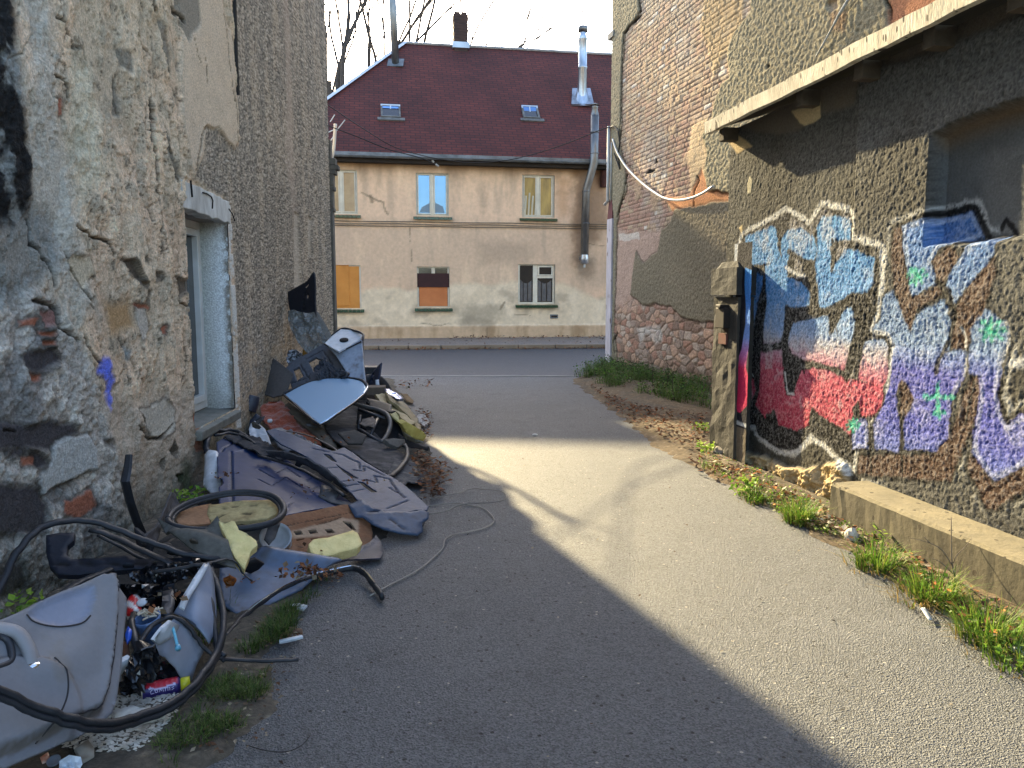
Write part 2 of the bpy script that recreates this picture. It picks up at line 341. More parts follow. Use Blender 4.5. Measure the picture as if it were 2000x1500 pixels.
    # cracks
    for p, wd in (([(285, 180), (290, 230), (287, 262), (296, 300), (298, 340), (303, 400), (309, 450), (312, 500)], .012), ([(285, 190), (288, 240), (288, 262)], .03), ([(313, 245), (318, 280), (330, 300), (336, 330), (346, 350)], .014), ([(331, 60), (338, 100), (352, 132), (350, 50)], .0),
                  ([(262, 60), (275, 85), (290, 110), (300, 150), (303, 175)], .01), ([(311, 95), (318, 118), (324, 145)], .016), ([(372, 80), (378, 115), (384, 128)], .008), ([(392, 105), (397, 135), (398, 165)], .01), ([(288, 0), (292, 20), (298, 28)], .022), ([(331, 0), (336, 22), (353, 38)], .022),
                  ([(430, 30), (436, 60), (440, 110), (448, 160), (456, 215), (457, 280)], .016), ([(398, 248), (388, 262), (380, 300), (376, 335)], .018), ([(138, 440), (150, 455), (190, 462), (205, 470), (215, 500)], .012), ([(85, 20), (110, 40), (122, 60), (140, 88), (160, 94)], .009), ([(95, 140), (112, 150), (124, 165), (127, 195)], .011),
                  ([(160, 85), (166, 115), (170, 127)], .008), ([(222, 148), (222, 190), (232, 232), (228, 215)], .012), ([(65, 580), (90, 588), (108, 605), (112, 640), (135, 660), (142, 665)], .016), ([(150, 655), (170, 690), (190, 705)], .012), ([(120, 500), (140, 545), (165, 590), (180, 610)], .01), ([(56, 430), (60, 470), (90, 520), (100, 560)], .014), ([(262, 830), (285, 860), (300, 862), (330, 830)], .014), ([(265, 815), (285, 850)], .012),
                  ([(345, 480), (350, 560), (352, 640), (362, 700), (352, 740)], .012), ([(563, 620), (566, 720)], .02), ([(350, 590), (368, 600), (372, 640), (365, 660)], .012), ([(0, 840), (30, 844)], .008)):
        if wd: 
            d = sdf(wx+.02*n2, wz, LP(p), closed=False); k = 1-ss(wd*.35, wd*1.1, d*(1+.5*n3)); c = mix(c, C(30, 27, 22), k*.92); off -= .025*k; off += .006*(1-ss(wd, wd*4, d))
    # chipped white paint round the window
    for p in ([(360, 352), (372, 366), (374, 405), (397, 842), (388, 842), (377, 700), (366, 405)], [(441, 397), (447, 402), (452, 470), (459, 620), (469, 835), (459, 835), (452, 620), (444, 470)]):
        k = (1-ss(-.004, .008, sdf(s, z, LP(p))))*ss(-.28, -.1, n2+.4*n3); c = mix(c, C(186, 188, 184), k*.85); off = off*(1-k)+k*.016
    inset = (s > WS0-.03) & (s < WS1+.03) & (z > WZ0-.03) & (z < WZ1+.25); off = np.where(inset, np.clip(off, -.002, .012), off)
    return np.clip(c, .012, .9), off
S1 = steps(1.2, 14.0, lambda q: .0085*(max(q, 3.4)/3.5)**1.75 if q > 3.2 else .06, (WS0, WS1))
Z1 = steps(-.06, 7.6, lambda q: .0085 if q < 2.9 else .015, (WZ0, WZ1))
LH = thing('old_house', LF.w(7, 0, -4), 'tall old house at the left with flaking grey and beige plaster', 'house')
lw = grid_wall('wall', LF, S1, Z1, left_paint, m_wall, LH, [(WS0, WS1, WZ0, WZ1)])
# the rest of the body (out of the frame or hidden)
mb = MB(); mb.fbox(LF, 1.2, 13.96, 7.5, 9.4, -9, -.02); mb.fbox(LF, -3.5, 1.2, -.05, 9.4, -9, 0); mb.fbox(LF, 13.93, 13.98, -.05, 7.5, -9, -.03); mb.fbox(LF, 1.2, 13.93, -.05, 7.5, -9, -8.8)
mb.build('side_wall', m_plain, LH)
# window set deep in the wall
m_white = M('chipped_white_paint', (205, 209, 207), (150, 150, 142), sc=14, rough=.75, bump=.4, bsc=40, contrast=.35, speck=[((70, 68, 62), 26, .10)])
m_lintel = M('cracked_white_lintel_paint', (208, 211, 207), (160, 160, 154), sc=9, rough=.8, bump=.5, bsc=26, contrast=.45, stretch=(1, 1, .35))
m_pvc = M('white_plastic_frame', (215, 217, 214), (196, 196, 190), sc=5, rough=.35)
def reveal_paint(a, b):    # a: depth into wall 0..-.3 as s axis, b: z
    n2 = fbm(a, b, 9, 5, 61, .6); n3 = fbm(a, b, 30, 3, 62)
    c = np.broadcast_to(C(196, 200, 200), a.shape+(3,)).copy(); c = mix(c, C(150, 152, 142), ss(.05, .28, a+.04*n2)*.75)
    ch = 1-ss(.02, .075, a+.03*n2+.012*n3); c = mix(c, C(128, 122, 112), ch*ss(-.2, .1, n2+.35-b*.15)); off = -.006*ch+.002*n3
    c = mix(c, C(110, 108, 100), (1-ss(.4, .9, b+.2*n2))*.5)
    return c, off
RF = Frame(tuple(LF.w(WS1, 0, 0)[:2]), tuple(-LF.n[:2]), tuple(-LF.d[:2]))
grid_wall('reveal', RF, np.linspace(0, .34, 48), np.linspace(WZ0, WZ1, 200), reveal_paint, m_wall, LH)
mb = MB(); mb.fbox(LF, WS0-.02, WS0, WZ0, WZ1, -.34, -.004); mb.fbox(LF, WS0-.02, WS1+.02, WZ1, WZ1+.03, -.34, -.03); mb.build('reveal', m_plain, LH)
V = []
mb = MB(); rr = random.Random(3); K = 14
for i in range(K+1):
    q = WS0-.1+(WS1+.03-WS0+.1)*i/K
    V += [LF.w(q, WZ1-.005+.012*rr.uniform(-1, 1), -.09), LF.w(q, WZ1-.005+.012*rr.uniform(-1, 1), .03), LF.w(q, 2.44+.01*rr.uniform(-1, 1)+.02*(1-i/K), .026), LF.w(q, 2.45, -.02)]
F = [(i*4+j, i*4+(j+1) % 4, i*4+4+(j+1) % 4, i*4+4+j) for i in range(K) for j in range(4)]+[(3, 2, 1, 0), (K*4, K*4+1, K*4+2, K*4+3)]
mb.add(V, F); mb.build('lintel', m_lintel, LH, bevel=.008)
m_gap = M('black_gap', (16, 15, 14), rough=1)
for p, r in (([(388, 376), (396, 378), (405, 384), (408, 392), (407, 407)], .006), ([(364, 352), (366, 372), (367, 385)], .008), ([(440, 408), (447, 418), (452, 432)], .005)):
    mb = MB(); mb.tube([LF.w(*LF.sz(x, y), .034) for x, y in p], r, 5); mb.build('lintel_crack', m_gap, LH)
wf = MB(); z0, z1, a, b = WZ0+.02, WZ1, -.32, -.25
for s0, s1, q0, q1 in ((WS0, WS0+.07, z0, z1), (WS1-.07, WS1, z0, z1), (WS0+.07, WS1-.07, z0, z0+.07), (WS0+.07, WS1-.07, z1-.07, z1)): wf.fbox(LF, s0, s1, q0, q1, a, b)
for s0, s1, q0, q1 in ((WS0+.075, WS0+.14, z0+.075, z1-.075), (WS1-.14, WS1-.075, z0+.075, z1-.075), (WS0+.14, WS1-.14, z0+.075, z0+.14), (WS0+.14, WS1-.14, z1-.14, z1-.075), (6.83, 6.89, z0+.14, z1-.14)): wf.fbox(LF, s0, s1, q0, q1, a, b+.018)
WN = wf.build('window', m_pvc, LH, bevel=.006)
m_glassd = M('dark_window_glass', (46, 52, 54), (30, 34, 36), sc=2, rough=.06, spec=.9)
mb = MB(); mb.fbox(LF, WS0+.13, WS1-.13, z0+.13, z1-.13, -.295, -.285); mb.build('pane', m_glassd, WN)
mb = MB(); mb.hexa([LF.w(WS0, .36, -.34), LF.w(WS1, .36, -.34), LF.w(WS1, .36, .06), LF.w(WS0, .36, .06), LF.w(WS0, WZ0+.02, -.34), LF.w(WS1, WZ0+.02, -.34), LF.w(WS1, WZ0-.02, .07), LF.w(WS0, WZ0-.02, .07)])
mb.build('window_sill', M('grey_stone_sill', (128, 128, 120), (96, 98, 90), sc=9, rough=.85, bump=.4, bsc=50), LH, bevel=.01)
mb = MB(); mb.tube([LF.w(*LF.sz(x, y), .03) for x, y in ((450, -80), (452, 0), (454, 70), (456, 130), (459, 185))], .018, 6)
mb.build('downpipe', M('black_cable_rubber', (22, 22, 22), rough=.6), LH)
# pilaster at the street corner
mb = MB()
for z_0, z_1, ex in ((-.05, 3.05, .05), (3.05, 3.12, .075), (3.12, 3.42, .06), (3.42, 3.5, .09), (3.5, 3.7, .075), (3.7, 3.78, .12), (3.78, 3.86, .17), (3.86, 3.98, .12), (3.98, 4.3, .04)):
    mb.fbox(LF, 14.03, 14.25, z_0, z_1, -.5, ex)
mb.build('pilaster', M('grey_carved_stone', (112, 106, 94), (80, 76, 70), sc=6, rough=.9, bump=.6, bsc=30), LH, bevel=.012)
# ================================================================== house across the street
GH = 1.52
def CH(r, g, b): return srgb((r, g, b))*GH
HP = HF.poly
UP = [(634, 698, 330, 418), (812, 877, 336, 422), (1020, 1083, 341, 425)]
LO = [(652, 705, 517, 603), (815, 878, 520, 601), (1012, 1084, 515, 594)]
def wrect(r):
    a = HF.sz(r[0], (r[2]+r[3])/2)[0]; b = HF.sz(r[1], (r[2]+r[3])/2)[0]; xm = (r[0]+r[1])/2
    return (a, b, HF.sz(xm, r[3])[1], HF.sz(xm, r[2])[1])
WU = [wrect(r) for r in UP]; WL = [wrect(r) for r in LO]
ZE = 6.05
def far_paint(s, z):
    wx = s+.12*fbm(s, z, 1.6, 4, 3); wz = z+.12*fbm(s, z, 1.6, 4, 4)
    n1 = fbm(s, z, .5, 5, 111); n2 = fbm(s, z, 2.4, 5, 112, .6); n3 = fbm(s, z, 9, 4, 113, .6); nv = fbm(s, z, 1.6, 5, 114, .6, sy=.18)
    D = lambda p, **k: sdf(wx, wz, HP(p), lim=2.0, **k)
    c = np.broadcast_to(CH(194, 166, 138), s.shape+(3,)).copy()
    c = mix(c, CH(180, 154, 130), ss(-.1, .3, n1)); c = mix(c, CH(200, 170, 138), ss(4.2, 5.6, z+.5*n2)*.75)
    mid = ss(1.4, 2.3, z+.4*n1)*(1-ss(3.9, 4.3, z)); c = mix(c, CH(174, 152, 128), mid*.7)
    c = mix(c, CH(150, 132, 112), ss(.05, .45, nv)*.5); c = mix(c, CH(214, 190, 156), ss(.1, .45, -nv)*.3)
    low = [(560, 600), (690, 590), (715, 562), (770, 562), (800, 568), (860, 556), (905, 552), (960, 556), (1000, 548), (1070, 560), (1095, 552), (1140, 570), (1170, 582), (1260, 575), (1260, 800), (560, 800)]
    k = 1-ss(-.1, .12, D(low)+.12*n2); cl = np.broadcast_to(CH(188, 172, 146), s.shape+(3,)).copy(); cl = mix(cl, CH(198, 182, 156), ss(-.1, .3, n2)); cl = mix(cl, CH(146, 132, 112), ss(.08, .35, fbm(s, z, 1.1, 5, 119))*.6)
    c = c*(1-k[..., None])+cl*k[..., None]; off = -.012*k
    base = 1-ss(-.02, .02, z-.52-.02*n3); c = mix(c, CH(170, 146, 118), base*.9); c = mix(c, CH(120, 96, 66), base*ss(-.1, .4, nv+.2*n2)*.6); off += .035*base
    # darker toward the eaves, soot by the flue
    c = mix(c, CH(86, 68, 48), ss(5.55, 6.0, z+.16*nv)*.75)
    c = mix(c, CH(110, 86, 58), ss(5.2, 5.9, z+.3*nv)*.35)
    for p, a, col in (([(1120, 330), (1190, 320), (1190, 440), (1125, 520), (1115, 440)], .7, (104, 82, 62)), ([(1125, 500), (1160, 500), (1165, 545), (1125, 545)], .6, (100, 88, 74)), ([(930, 360), (952, 362), (950, 400), (945, 420), (938, 400)], .5, (140, 122, 102)), ([(880, 600), (960, 590), (990, 600), (960, 640), (910, 640)], .5, (118, 110, 94)), ([(930, 470), (1040, 470), (1040, 510), (930, 520)], .4, (134, 118, 100)), ([(1085, 345), (1115, 345), (1110, 420), (1090, 425)], .5, (150, 112, 76)), ([(1160, 335), (1190, 340), (1188, 366), (1168, 366)], .9, (74, 52, 42))):
        c = mix(c, CH(*col), (1-ss(-.25, .2, D(p)+.25*n2))*a)
    for p, wd in (([(708, 378), (720, 384), (735, 392), (750, 398), (756, 418)], .04), ([(722, 384), (726, 394)], .07), ([(952, 640), (950, 660), (955, 668)], .05), ([(975, 605), (985, 590)], .05), ([(800, 440), (804, 510)], .012), ([(1150, 478), (1190, 480)], .02), ([(820, 632), (880, 634)], .02), ([(1005, 616), (1035, 618)], .02)):
        c = mix(c, CH(104, 90, 72), (1-ss(wd*.4, wd, sdf(wx, wz, HP(p), closed=False)))*.7)
    return np.clip(c, .02, .9), off+.004*n3
HL = HF.sz(520, 400)[0]; HR = 11.5
FH = thing('street_house', HF.w(4, 0, -3), 'ochre two storey house across the street under a dark red shingle roof', 'house')
m_hwall = M('stained_ochre_render', None, attr=True, rough=.95, var=.12, sc=9, bump=.25, bsc=25, spec=.2)
ex = [v for r in WU+WL for v in r[:2]]; ez = [v for r in WU+WL for v in r[2:]]
holes = [r for r in WU+WL]
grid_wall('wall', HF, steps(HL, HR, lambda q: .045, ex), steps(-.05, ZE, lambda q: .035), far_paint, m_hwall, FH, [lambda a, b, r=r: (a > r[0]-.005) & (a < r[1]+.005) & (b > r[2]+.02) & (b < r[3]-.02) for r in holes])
mb = MB(); mb.fbox(HF, HL+.02, HR, -.05, ZE-.1, -10, -.5); mb.fbox(HF, HL, HL+.02, -.05, ZE-.1, -10, 0); mb.build('inner_wall', m_plain, FH)
# roof with a hipped left end
RD = 5.0
r0 = HF.sz(790, 87, -RD); r1 = HF.sz(1195, 106, -RD); HRZ = (r0[1]+r1[1])/2; RL = r0[0]
EZ = 6.12; OV = .32
el = HL-.3
P = {k: v for k, v in dict(a=HF.w(el, EZ, OV), b=HF.w(HR, EZ, OV), c=HF.w(HR, HRZ, -RD), d=HF.w(RL, HRZ, -RD), e=HF.w(el, EZ, -10.3), f=HF.w(HR, EZ, -10.3)).items()}
m_roof = bpy.data.materials.new('dark_red_shingle'); m_roof.use_nodes = True
n = m_roof.node_tree.nodes; l = m_roof.node_tree.links; bs = n['Principled BSDF']; uv = n.new('ShaderNodeUVMap')
bk = n.new('ShaderNodeTexBrick'); bk.inputs['Scale'].default_value = 1; bk.inputs['Brick Width'].default_value = .34; bk.inputs['Row Height'].default_value = .15; bk.inputs['Mortar Size'].default_value = .02
bk.inputs['Color1'].default_value = tuple(srgb((98, 43, 34)))+(1,); bk.inputs['Color2'].default_value = tuple(srgb((80, 34, 27)))+(1,); bk.inputs['Mortar'].default_value = tuple(srgb((56, 28, 28)))+(1,)
l.new(uv.outputs[0], bk.inputs[0]); nz = n.new('ShaderNodeTexNoise'); nz.inputs['Scale'].default_value = .5; nz.inputs['Detail'].default_value = 7; l.new(uv.outputs[0], nz.inputs[0])
mr = n.new('ShaderNodeMapRange'); mr.inputs[1].default_value = .3; mr.inputs[2].default_value = .7; mr.inputs[3].default_value = .72; mr.inputs[4].default_value = 1.25; l.new(nz.outputs[0], mr.inputs[0])
mx = n.new('ShaderNodeMix'); mx.data_type = 'RGBA'; mx.blend_type = 'MULTIPLY'; mx.inputs[0].default_value = 1; l.new(bk.outputs[0], mx.inputs[6]); l.new(mr.outputs[0], mx.inputs[7]); l.new(mx.outputs[2], bs.inputs['Base Color'])
bs.inputs['Roughness'].default_value = .9; bp = n.new('ShaderNodeBump'); bp.inputs['Strength'].default_value = .5; bp.inputs['Distance'].default_value = .01; l.new(bk.outputs[1], bp.inputs['Height']); bp.invert = True; l.new(bp.outputs[0], bs.inputs['Normal'])
V = [P['a'], P['b'], P['c'], P['d'], P['e'], P['f']]
ro = mesh_obj('roof', V, [(0, 1, 2, 3), (0, 3, 4), (3, 2, 5, 4), (0, 4, 5, 1), (1, 5, 2)], m_roof, FH)
uvl = ro.data.uv_layers.new(name='UVMap'); up = math.hypot(RD+OV, HRZ-EZ)
for pl in ro.data.polygons:
    for li in pl.loop_indices:
        v = V[ro.data.loops[li].vertex_index]; a = np.dot(v-HF.o, HF.d); uvl.data[li].uv = (a, (v[2]-EZ)/(HRZ-EZ)*up)
def on_roof(px, py, lift=0):      # point on the front roof plane
    nrm = np.cross(P['b']-P['a'], P['d']-P['a']); nrm /= np.linalg.norm(nrm); nrm = nrm if nrm[2] > 0 else -nrm
    r = ray(px, py); o = np.array([0, 0, CAMH]); t = np.dot(P['a']+nrm*lift-o, nrm)/np.dot(r, nrm); return o+t*r, nrm
m_zinc = M('grey_zinc', (128, 134, 138), (84, 88, 90), sc=2.5, rough=.5, metal=.5)
m_trim = M('pale_sheet_metal_trim', (196, 206, 216), (168, 178, 188), sc=3, rough=.5, metal=.3)
mb = MB(); mb.tube([P['d']+np.array([0, 0, .03]), P['c']+np.array([0, 0, .03])], .09, 6, flat=.6); mb.build('ridge_cap', M('pale_ridge_metal', (190, 190, 188), (150, 150, 148), sc=2, rough=.6), FH)
mb = MB(); q = (P['a']-P['d']); mb.tube([P['d']+q*.0+np.array([0, 0, .03]), P['d']+q*.999], .15, 4, flat=.35); mb.build('hip_flashing', m_trim, FH)
# gutter: half pipe with lips and brackets
gz = 6.03; gm = MB(); prof = [(-.02+.07*math.cos(t), .065*math.sin(t)) for t in np.linspace(math.pi, 2*math.pi, 9)]
Vg = []; 
for a in (el, HR):
    for (o, zz) in prof: Vg.append(HF.w(a, gz+.06+zz, OV+.1+o))
for a in (el, HR):
    for (o, zz) in prof[::-1]: Vg.append(HF.w(a, gz+.06+zz*.86, OV+.1+o*.86+(-.0028)))
N = 9; gm.add(Vg[:18], [(i, i+1, N+i+1, N+i) for i in range(N-1)]); gm.add(Vg[18:], [(i, i+1, N+i+1, N+i) for i in range(N-1)])
gm.tube([HF.w(el, gz+.062, OV+.15), HF.w(HR, gz+.062, OV+.15)], .013, 6)
GU = gm.build('gutter', m_zinc, FH, smooth=True)
for k in range(24):
    gm = MB(); a = el+.4+k*.75; gm.tube([HF.w(a, gz+.06+zz*1.04, OV+.1+o*1.04) for o, zz in prof], .009, 4); gm.build('gutter_bracket', m_zinc, GU)
mb = MB(); mb.fbox(HF, el, HR, EZ-.02, EZ+.1, OV-.02, OV+.03); mb.build('drip_edge', m_zinc, FH)
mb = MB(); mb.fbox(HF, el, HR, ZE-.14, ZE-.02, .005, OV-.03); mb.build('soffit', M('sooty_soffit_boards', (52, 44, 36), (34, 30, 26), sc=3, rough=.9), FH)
# windows
m_frame = M('cream_window_frame', (226, 220, 200), (204, 198, 178), sc=4, rough=.5)
m_sill = M('green_glazed_tile', (30, 74, 44), (18, 48, 30), sc=14, rough=.25, spec=.7, contrast=.8)
def glass(name, c1, c2, met=.0, sc=1, rough=.08, **k): return M(name, c1, c2, sc=sc, rough=rough, metal=met, spec=1.0, **k)
m_pane = [glass('window_glass_painted_reflection', (176, 158, 128), (140, 122, 98), sc=2.4), glass('window_glass_mirroring_sky', (96, 134, 164), (84, 120, 150), met=.5, sc=1), glass('window_glass_with_yellow_curtain', (186, 160, 92), (120, 104, 64), sc=2.2, stretch=(2, 1, .5))]  # first two panes: reflected brick and sky put into the base colour
for i, (a, b, z0, z1) in enumerate(WU):
    f = MB(); t = .055; dp = -.09
    for q in ((a, a+t, z0, z1), (b-t, b, z0, z1), (a+t, b-t, z0, z0+t), (a+t, b-t, z1-t, z1), ((a+b)/2-.05, (a+b)/2+.05, z0+t, z1-t)): f.fbox(HF, *q, dp-.05, dp)
    for q0, q1 in ((a+t, (a+b)/2-.05), ((a+b)/2+.05, b-t)):
        u = .04
        for q in ((q0+.004, q0+u, z0+t+.004, z1-t-.004), (q1-u, q1-.004, z0+t+.004, z1-t-.004), (q0+u, q1-u, z0+t+.004, z0+t+u), (q0+u, q1-u, z1-t-u, z1-t-.004)): f.fbox(HF, *q, dp-.04, dp+.016)
    W = f.build('window', m_frame, FH, bevel=.006)
    g = MB()
    g.fbox(HF, a+t+.02, b-t-.02, z0+t+.02, z1-t-.02, dp-.045, dp-.035); g.build('pane', m_pane[i], W)
    if i == 2:
        g = MB()
        for q in range(5): g.tube([HF.w(a+.12+.12*q, z0+.1, dp-.03), HF.w(a+.16+.12*q, z0+.75+.1*(q % 2), dp-.03)], .03, 5)
        g.build('curtain', M('pale_curtain', (206, 200, 178), rough=.9), W)
    if i == 1:
        g = MB(); cx = (a+b)/2
        g.add([HF.w(a+.12, z0+.12, dp-.034), HF.w(b-.14, z0+.12, dp-.034), HF.w(b-.2, z0+.34, dp-.034), HF.w(cx, z0+.5, dp-.034), HF.w(a+.2, z0+.3, dp-.034)], [(0, 1, 2, 3, 4)]); g.build('curtain', M('blue_grey_curtain', (128, 150, 165), rough=.9), W)
    rv = MB(); rv.fbox(HF, a-.02, a+.003, z0, z1, -.2, -.004); rv.fbox(HF, b-.003, b+.02, z0, z1, -.2, -.004); rv.fbox(HF, a-.02, b+.02, z1-.003, z1+.02, -.2, -.004); rv.build('reveal', m_hwallp if 'm_hwallp' in globals() else m_plain, FH)
def sill(a, b, z0):
    s_ = MB(); k = max(4, int(round((b-a+.2)/.145))); w_ = (b-a+.2)/k
    for j in range(k):
        q = a-.1+j*w_
        s_.hexa([HF.w(q+.004, z0-.11, .0), HF.w(q+w_-.004, z0-.11, .0), HF.w(q+w_-.004, z0-.13, .1), HF.w(q+.004, z0-.13, .1), HF.w(q+.004, z0+.0, -.08), HF.w(q+w_-.004, z0+.0, -.08), HF.w(q+w_-.004, z0-.05, .1), HF.w(q+.004, z0-.05, .1)])
    s_.build('window_sill', m_sill, FH, bevel=.008)
for r in WU+WL: sill(r[0], r[1], r[2])
m_board = M('ochre_board', (214, 146, 66), (196, 128, 52), sc=2, rough=.7); m_board2 = M('orange_board', (204, 128, 74), (186, 110, 60), sc=2, rough=.7)
m_dark = M('dark_maroon_panel', (64, 34, 32), (50, 26, 26), sc=3, rough=.8); m_blackg = M('black_glass', (26, 26, 28), (40, 38, 36), sc=3, rough=.1, spec=.8)
a, b, z0, z1 = WL[0]
f = MB(); f.fbox(HF, a-.02, a+.05, z0, z1, -.12, -.02); f.fbox(HF, b-.05, b, z0, z1, -.12, -.05); f.fbox(HF, a+.05, b-.05, z1-.05, z1, -.12, -.05); W = f.build('window', m_frame, FH)
f = MB(); f.fbox(HF, a+.05, b-.05, z0, z1-.05, -.08, -.05); f.fbox(HF, a-.02, a+.5, z0+.1, z1, -.05, -.03); f.build('board', m_board, W, bevel=.006)
a, b, z0, z1 = WL[1]
f = MB()
for q in ((a, a+.06, z0, z1), (b-.06, b, z0, z1), (a+.06, b-.06, z0, z0+.05), (a+.06, b-.06, z1-.06, z1), ((a+b)/2-.06, (a+b)/2+.06, z1-.5, z1-.06)): f.fbox(HF, *q, -.12, -.07)
W = f.build('window', m_frame, FH, bevel=.005)
f = MB(); f.fbox(HF, a+.05, b-.05, z0+.05, z1-.05, -.11, -.1); f.build('pane', m_blackg, W)
f = MB(); f.fbox(HF, a+.07, b-.07, z0+.05, z0+.72, -.095, -.06); f.build('board', m_board2, W)
f = MB(); f.fbox(HF, a-.02, b-.01, z0+.7, z1-.24, -.06, -.03); o = f.build('board', m_dark, W); o['label'] = 'dark maroon board'
a, b, z0, z1 = WL[2]; f = MB(); mid = a+(b-a)*.44
for q in ((a, a+.07, z0, z1), (b-.07, b, z0, z1), (a+.07, b-.07, z0, z0+.07), (a+.07, b-.07, z1-.06, z1), (mid-.04, mid+.12, z0+.07, z1-.06), (mid+.12, b-.07, z1-.5, z1-.42)): f.fbox(HF, *q, -.12, -.06)
for q in ((mid+.13, mid+.18, z1-.41, z1-.07), (b-.12, b-.075, z1-.41, z1-.07), (mid+.18, b-.12, z1-.12, z1-.07), (mid+.18, b-.12, z1-.41, z1-.37)): f.fbox(HF, *q, -.1, -.045)
W = f.build('window', m_frame, FH, bevel=.005)
f = MB(); f.fbox(HF, a+.05, b-.05, z0+.05, z1-.05, -.115, -.105); f.build('pane', m_blackg, W)
f = MB()
for q0, q1 in ((a+.09, mid-.06), (mid+.14, b-.09)):
    Vc = []; K = 8
    for j in range(K+1):
        t = j/K; Vc += [HF.w(q0+(q1-q0)*t, z0+.1, -.1+.01*math.sin(j*2.2)), HF.w(q0+(q1-q0)*t, z0+.86-.14*math.sin(math.pi*t), -.1+.01*math.sin(j*2.2))]
    f.add(Vc, [(2*j, 2*j+2, 2*j+3, 2*j+1) for j in range(K)])
f.build('curtain', M('grey_net_curtain', (112, 110, 108), (90, 88, 86), sc=6, rough=.9), W)
# wall vent, chimney, flues, skylights, cables
q = HF.sz(1082, 618); f = MB(); f.fbox(HF, q[0]-.14, q[0]+.14, q[1]-.07, q[1]+.07, -.02, .02); f.fbox(HF, q[0]-.1, q[0]+.12, q[1]-.025, q[1]+.035, .02, .026); f.cur = 1
o = MB(); o.fbox(HF, q[0]-.14, q[0]+.14, q[1]-.07, q[1]+.07, -.02, .02); VN = o.build('wall_vent', m_zinc, FH, bevel=.005); o = MB(); o.fbox(HF, q[0]-.1, q[0]+.11, q[1]-.03, q[1]+.03, .021, .026); o.build('slot', m_blackg, VN)
q = HF.sz(1178, 350); f = MB(); f.tube([HF.w(q[0], q[1]-.28, .06), HF.w(q[0], q[1]+.28, .06)], .12, 10); f.build('rusty_vent_box', M('rusty_steel', (84, 48, 38), (58, 34, 30), sc=12, rough=.9), FH)
m_brickd = M('sooty_red_brick', (84, 60, 50), (50, 42, 38), sc=5, rough=.95, bump=.6, bsc=14, contrast=.9)
cp = HF.sz(899, 88, -RD); f = MB()
for k in range(13):
    g = .27+(.02 if k in (11, 12) else 0)+.008*(k % 2); f.fbox(HF, cp[0]-g, cp[0]+g, HRZ-.3+k*.112, HRZ-.3+k*.112+.104, -RD-.25, -RD+.25)
f.fbox(HF, cp[0]-.25, cp[0]+.25, HRZ-.35, HRZ-.3+13*.112, -RD-.23, -RD+.23)
CM = f.build('chimney', m_brickd, FH); f = MB(); f.fbox(HF, cp[0]-.33, cp[0]+.33, HRZ-.12, HRZ+.1, -RD-.3, -RD+.3); f.build('flashing', m_trim, CM)
f = MB(); f.fbox(HF, cp[0]-.24, cp[0]-.02, HRZ-.3+13*.112, HRZ-.3+13.8*.112, -RD-.2, -RD+.2); f.fbox(HF, cp[0]+.04, cp[0]+.24, HRZ-.3+13*.112, HRZ-.3+13.8*.112, -RD-.2, -RD+.2); f.build('chimney_pot', m_brickd, CM)
m_steel = M('brushed_steel_flue', (190, 196, 204), (120, 122, 124), sc=3, rough=.3, metal=.85, stretch=(1, 1, .3))
m_steeld = M('dull_steel_flue', (150, 150, 148), (84, 82, 80), sc=2, rough=.4, metal=.8, stretch=(1, 1, .4))
b_, nr = on_roof(773, 124); t_ = b_+np.array([-.12, -.3, 4.2]); f = MB(); f.tube([b_-[0, 0, .2], b_+(t_-b_)*.45, t_], .14, 14)
FL = f.build('flue_pipe', m_steeld, FH, smooth=True); f = MB(); f.box(b_+[0, -.03, .02], (.6, .5, .04), Matrix.Rotation(.8, 3, 'X')); f.build('flashing', m_zinc, FL)
b_, nr = on_roof(1137, 203); f = MB(); H_ = 2.75
f.lathe([(.16, 0), (.16, H_*.42), (.175, H_*.43), (.175, H_*.45), (.16, H_*.46), (.16, H_*.8), (.175, H_*.81), (.12, H_*.86), (.12, H_*.93)], b_+[0, 0, .1])
FL = f.build('flue_pipe', m_steel, FH, smooth=True)
f = MB(); f.lathe([(.03, -.1), (.17, -.1), (.19, .02), (.17, .1), (.03, .14)], b_+[0, 0, H_*.97]); f.build('cowl', m_steeld, FL, smooth=True)
f = MB(); f.lathe([(.34, -.1), (.2, .5), (.17, .62), (.17, .7)], b_+[0, .1, .0], n=20); f.hexa([b_+np.array(v) for v in ((-.42, -.2, -.12), (.42, -.2, -.12), (.34, .45, .62), (-.34, .45, .62), (-.42, -.24, -.06), (.42, -.24, -.06), (.34, .41, .68), (-.34, .41, .68))]); f.build('flashing', m_steel, FL)
pts = [HF.w(HF.sz(1153, 300)[0], HF.sz(1153, 232)[1], .5), HF.w(HF.sz(1153, 300)[0], HF.sz(1153, 322)[1], .5), HF.w(HF.sz(1144, 360)[0], HF.sz(1144, 364)[1], .25), HF.w(HF.sz(1141, 420)[0], HF.sz(1141, 375)[1], .22), HF.w(HF.sz(1139, 420)[0], HF.sz(1139, 505)[1], .22)]
f = MB(); f.tube(pts, .14, 14); 
for p in (pts[1]+[0, 0, .3], pts[1]+[0, 0, 1.0], pts[3]-[0, 0, .02], pts[3]-[0, 0, 1.1]): f.lathe([(.14, -.02), (.152, -.018), (.152, .018), (.14, .02)], p)
FL = f.build('flue_pipe', m_steeld, FH, smooth=True)
f = MB(); f.lathe([(.14, 0), (.1, .2), (.11, .22), (.11, .3)], pts[0]); f.lathe([(.02, .0), (.17, .0), (.02, .07)], pts[0]+[0, 0, .34]); f.build('cowl', m_steeld, FL, smooth=True)
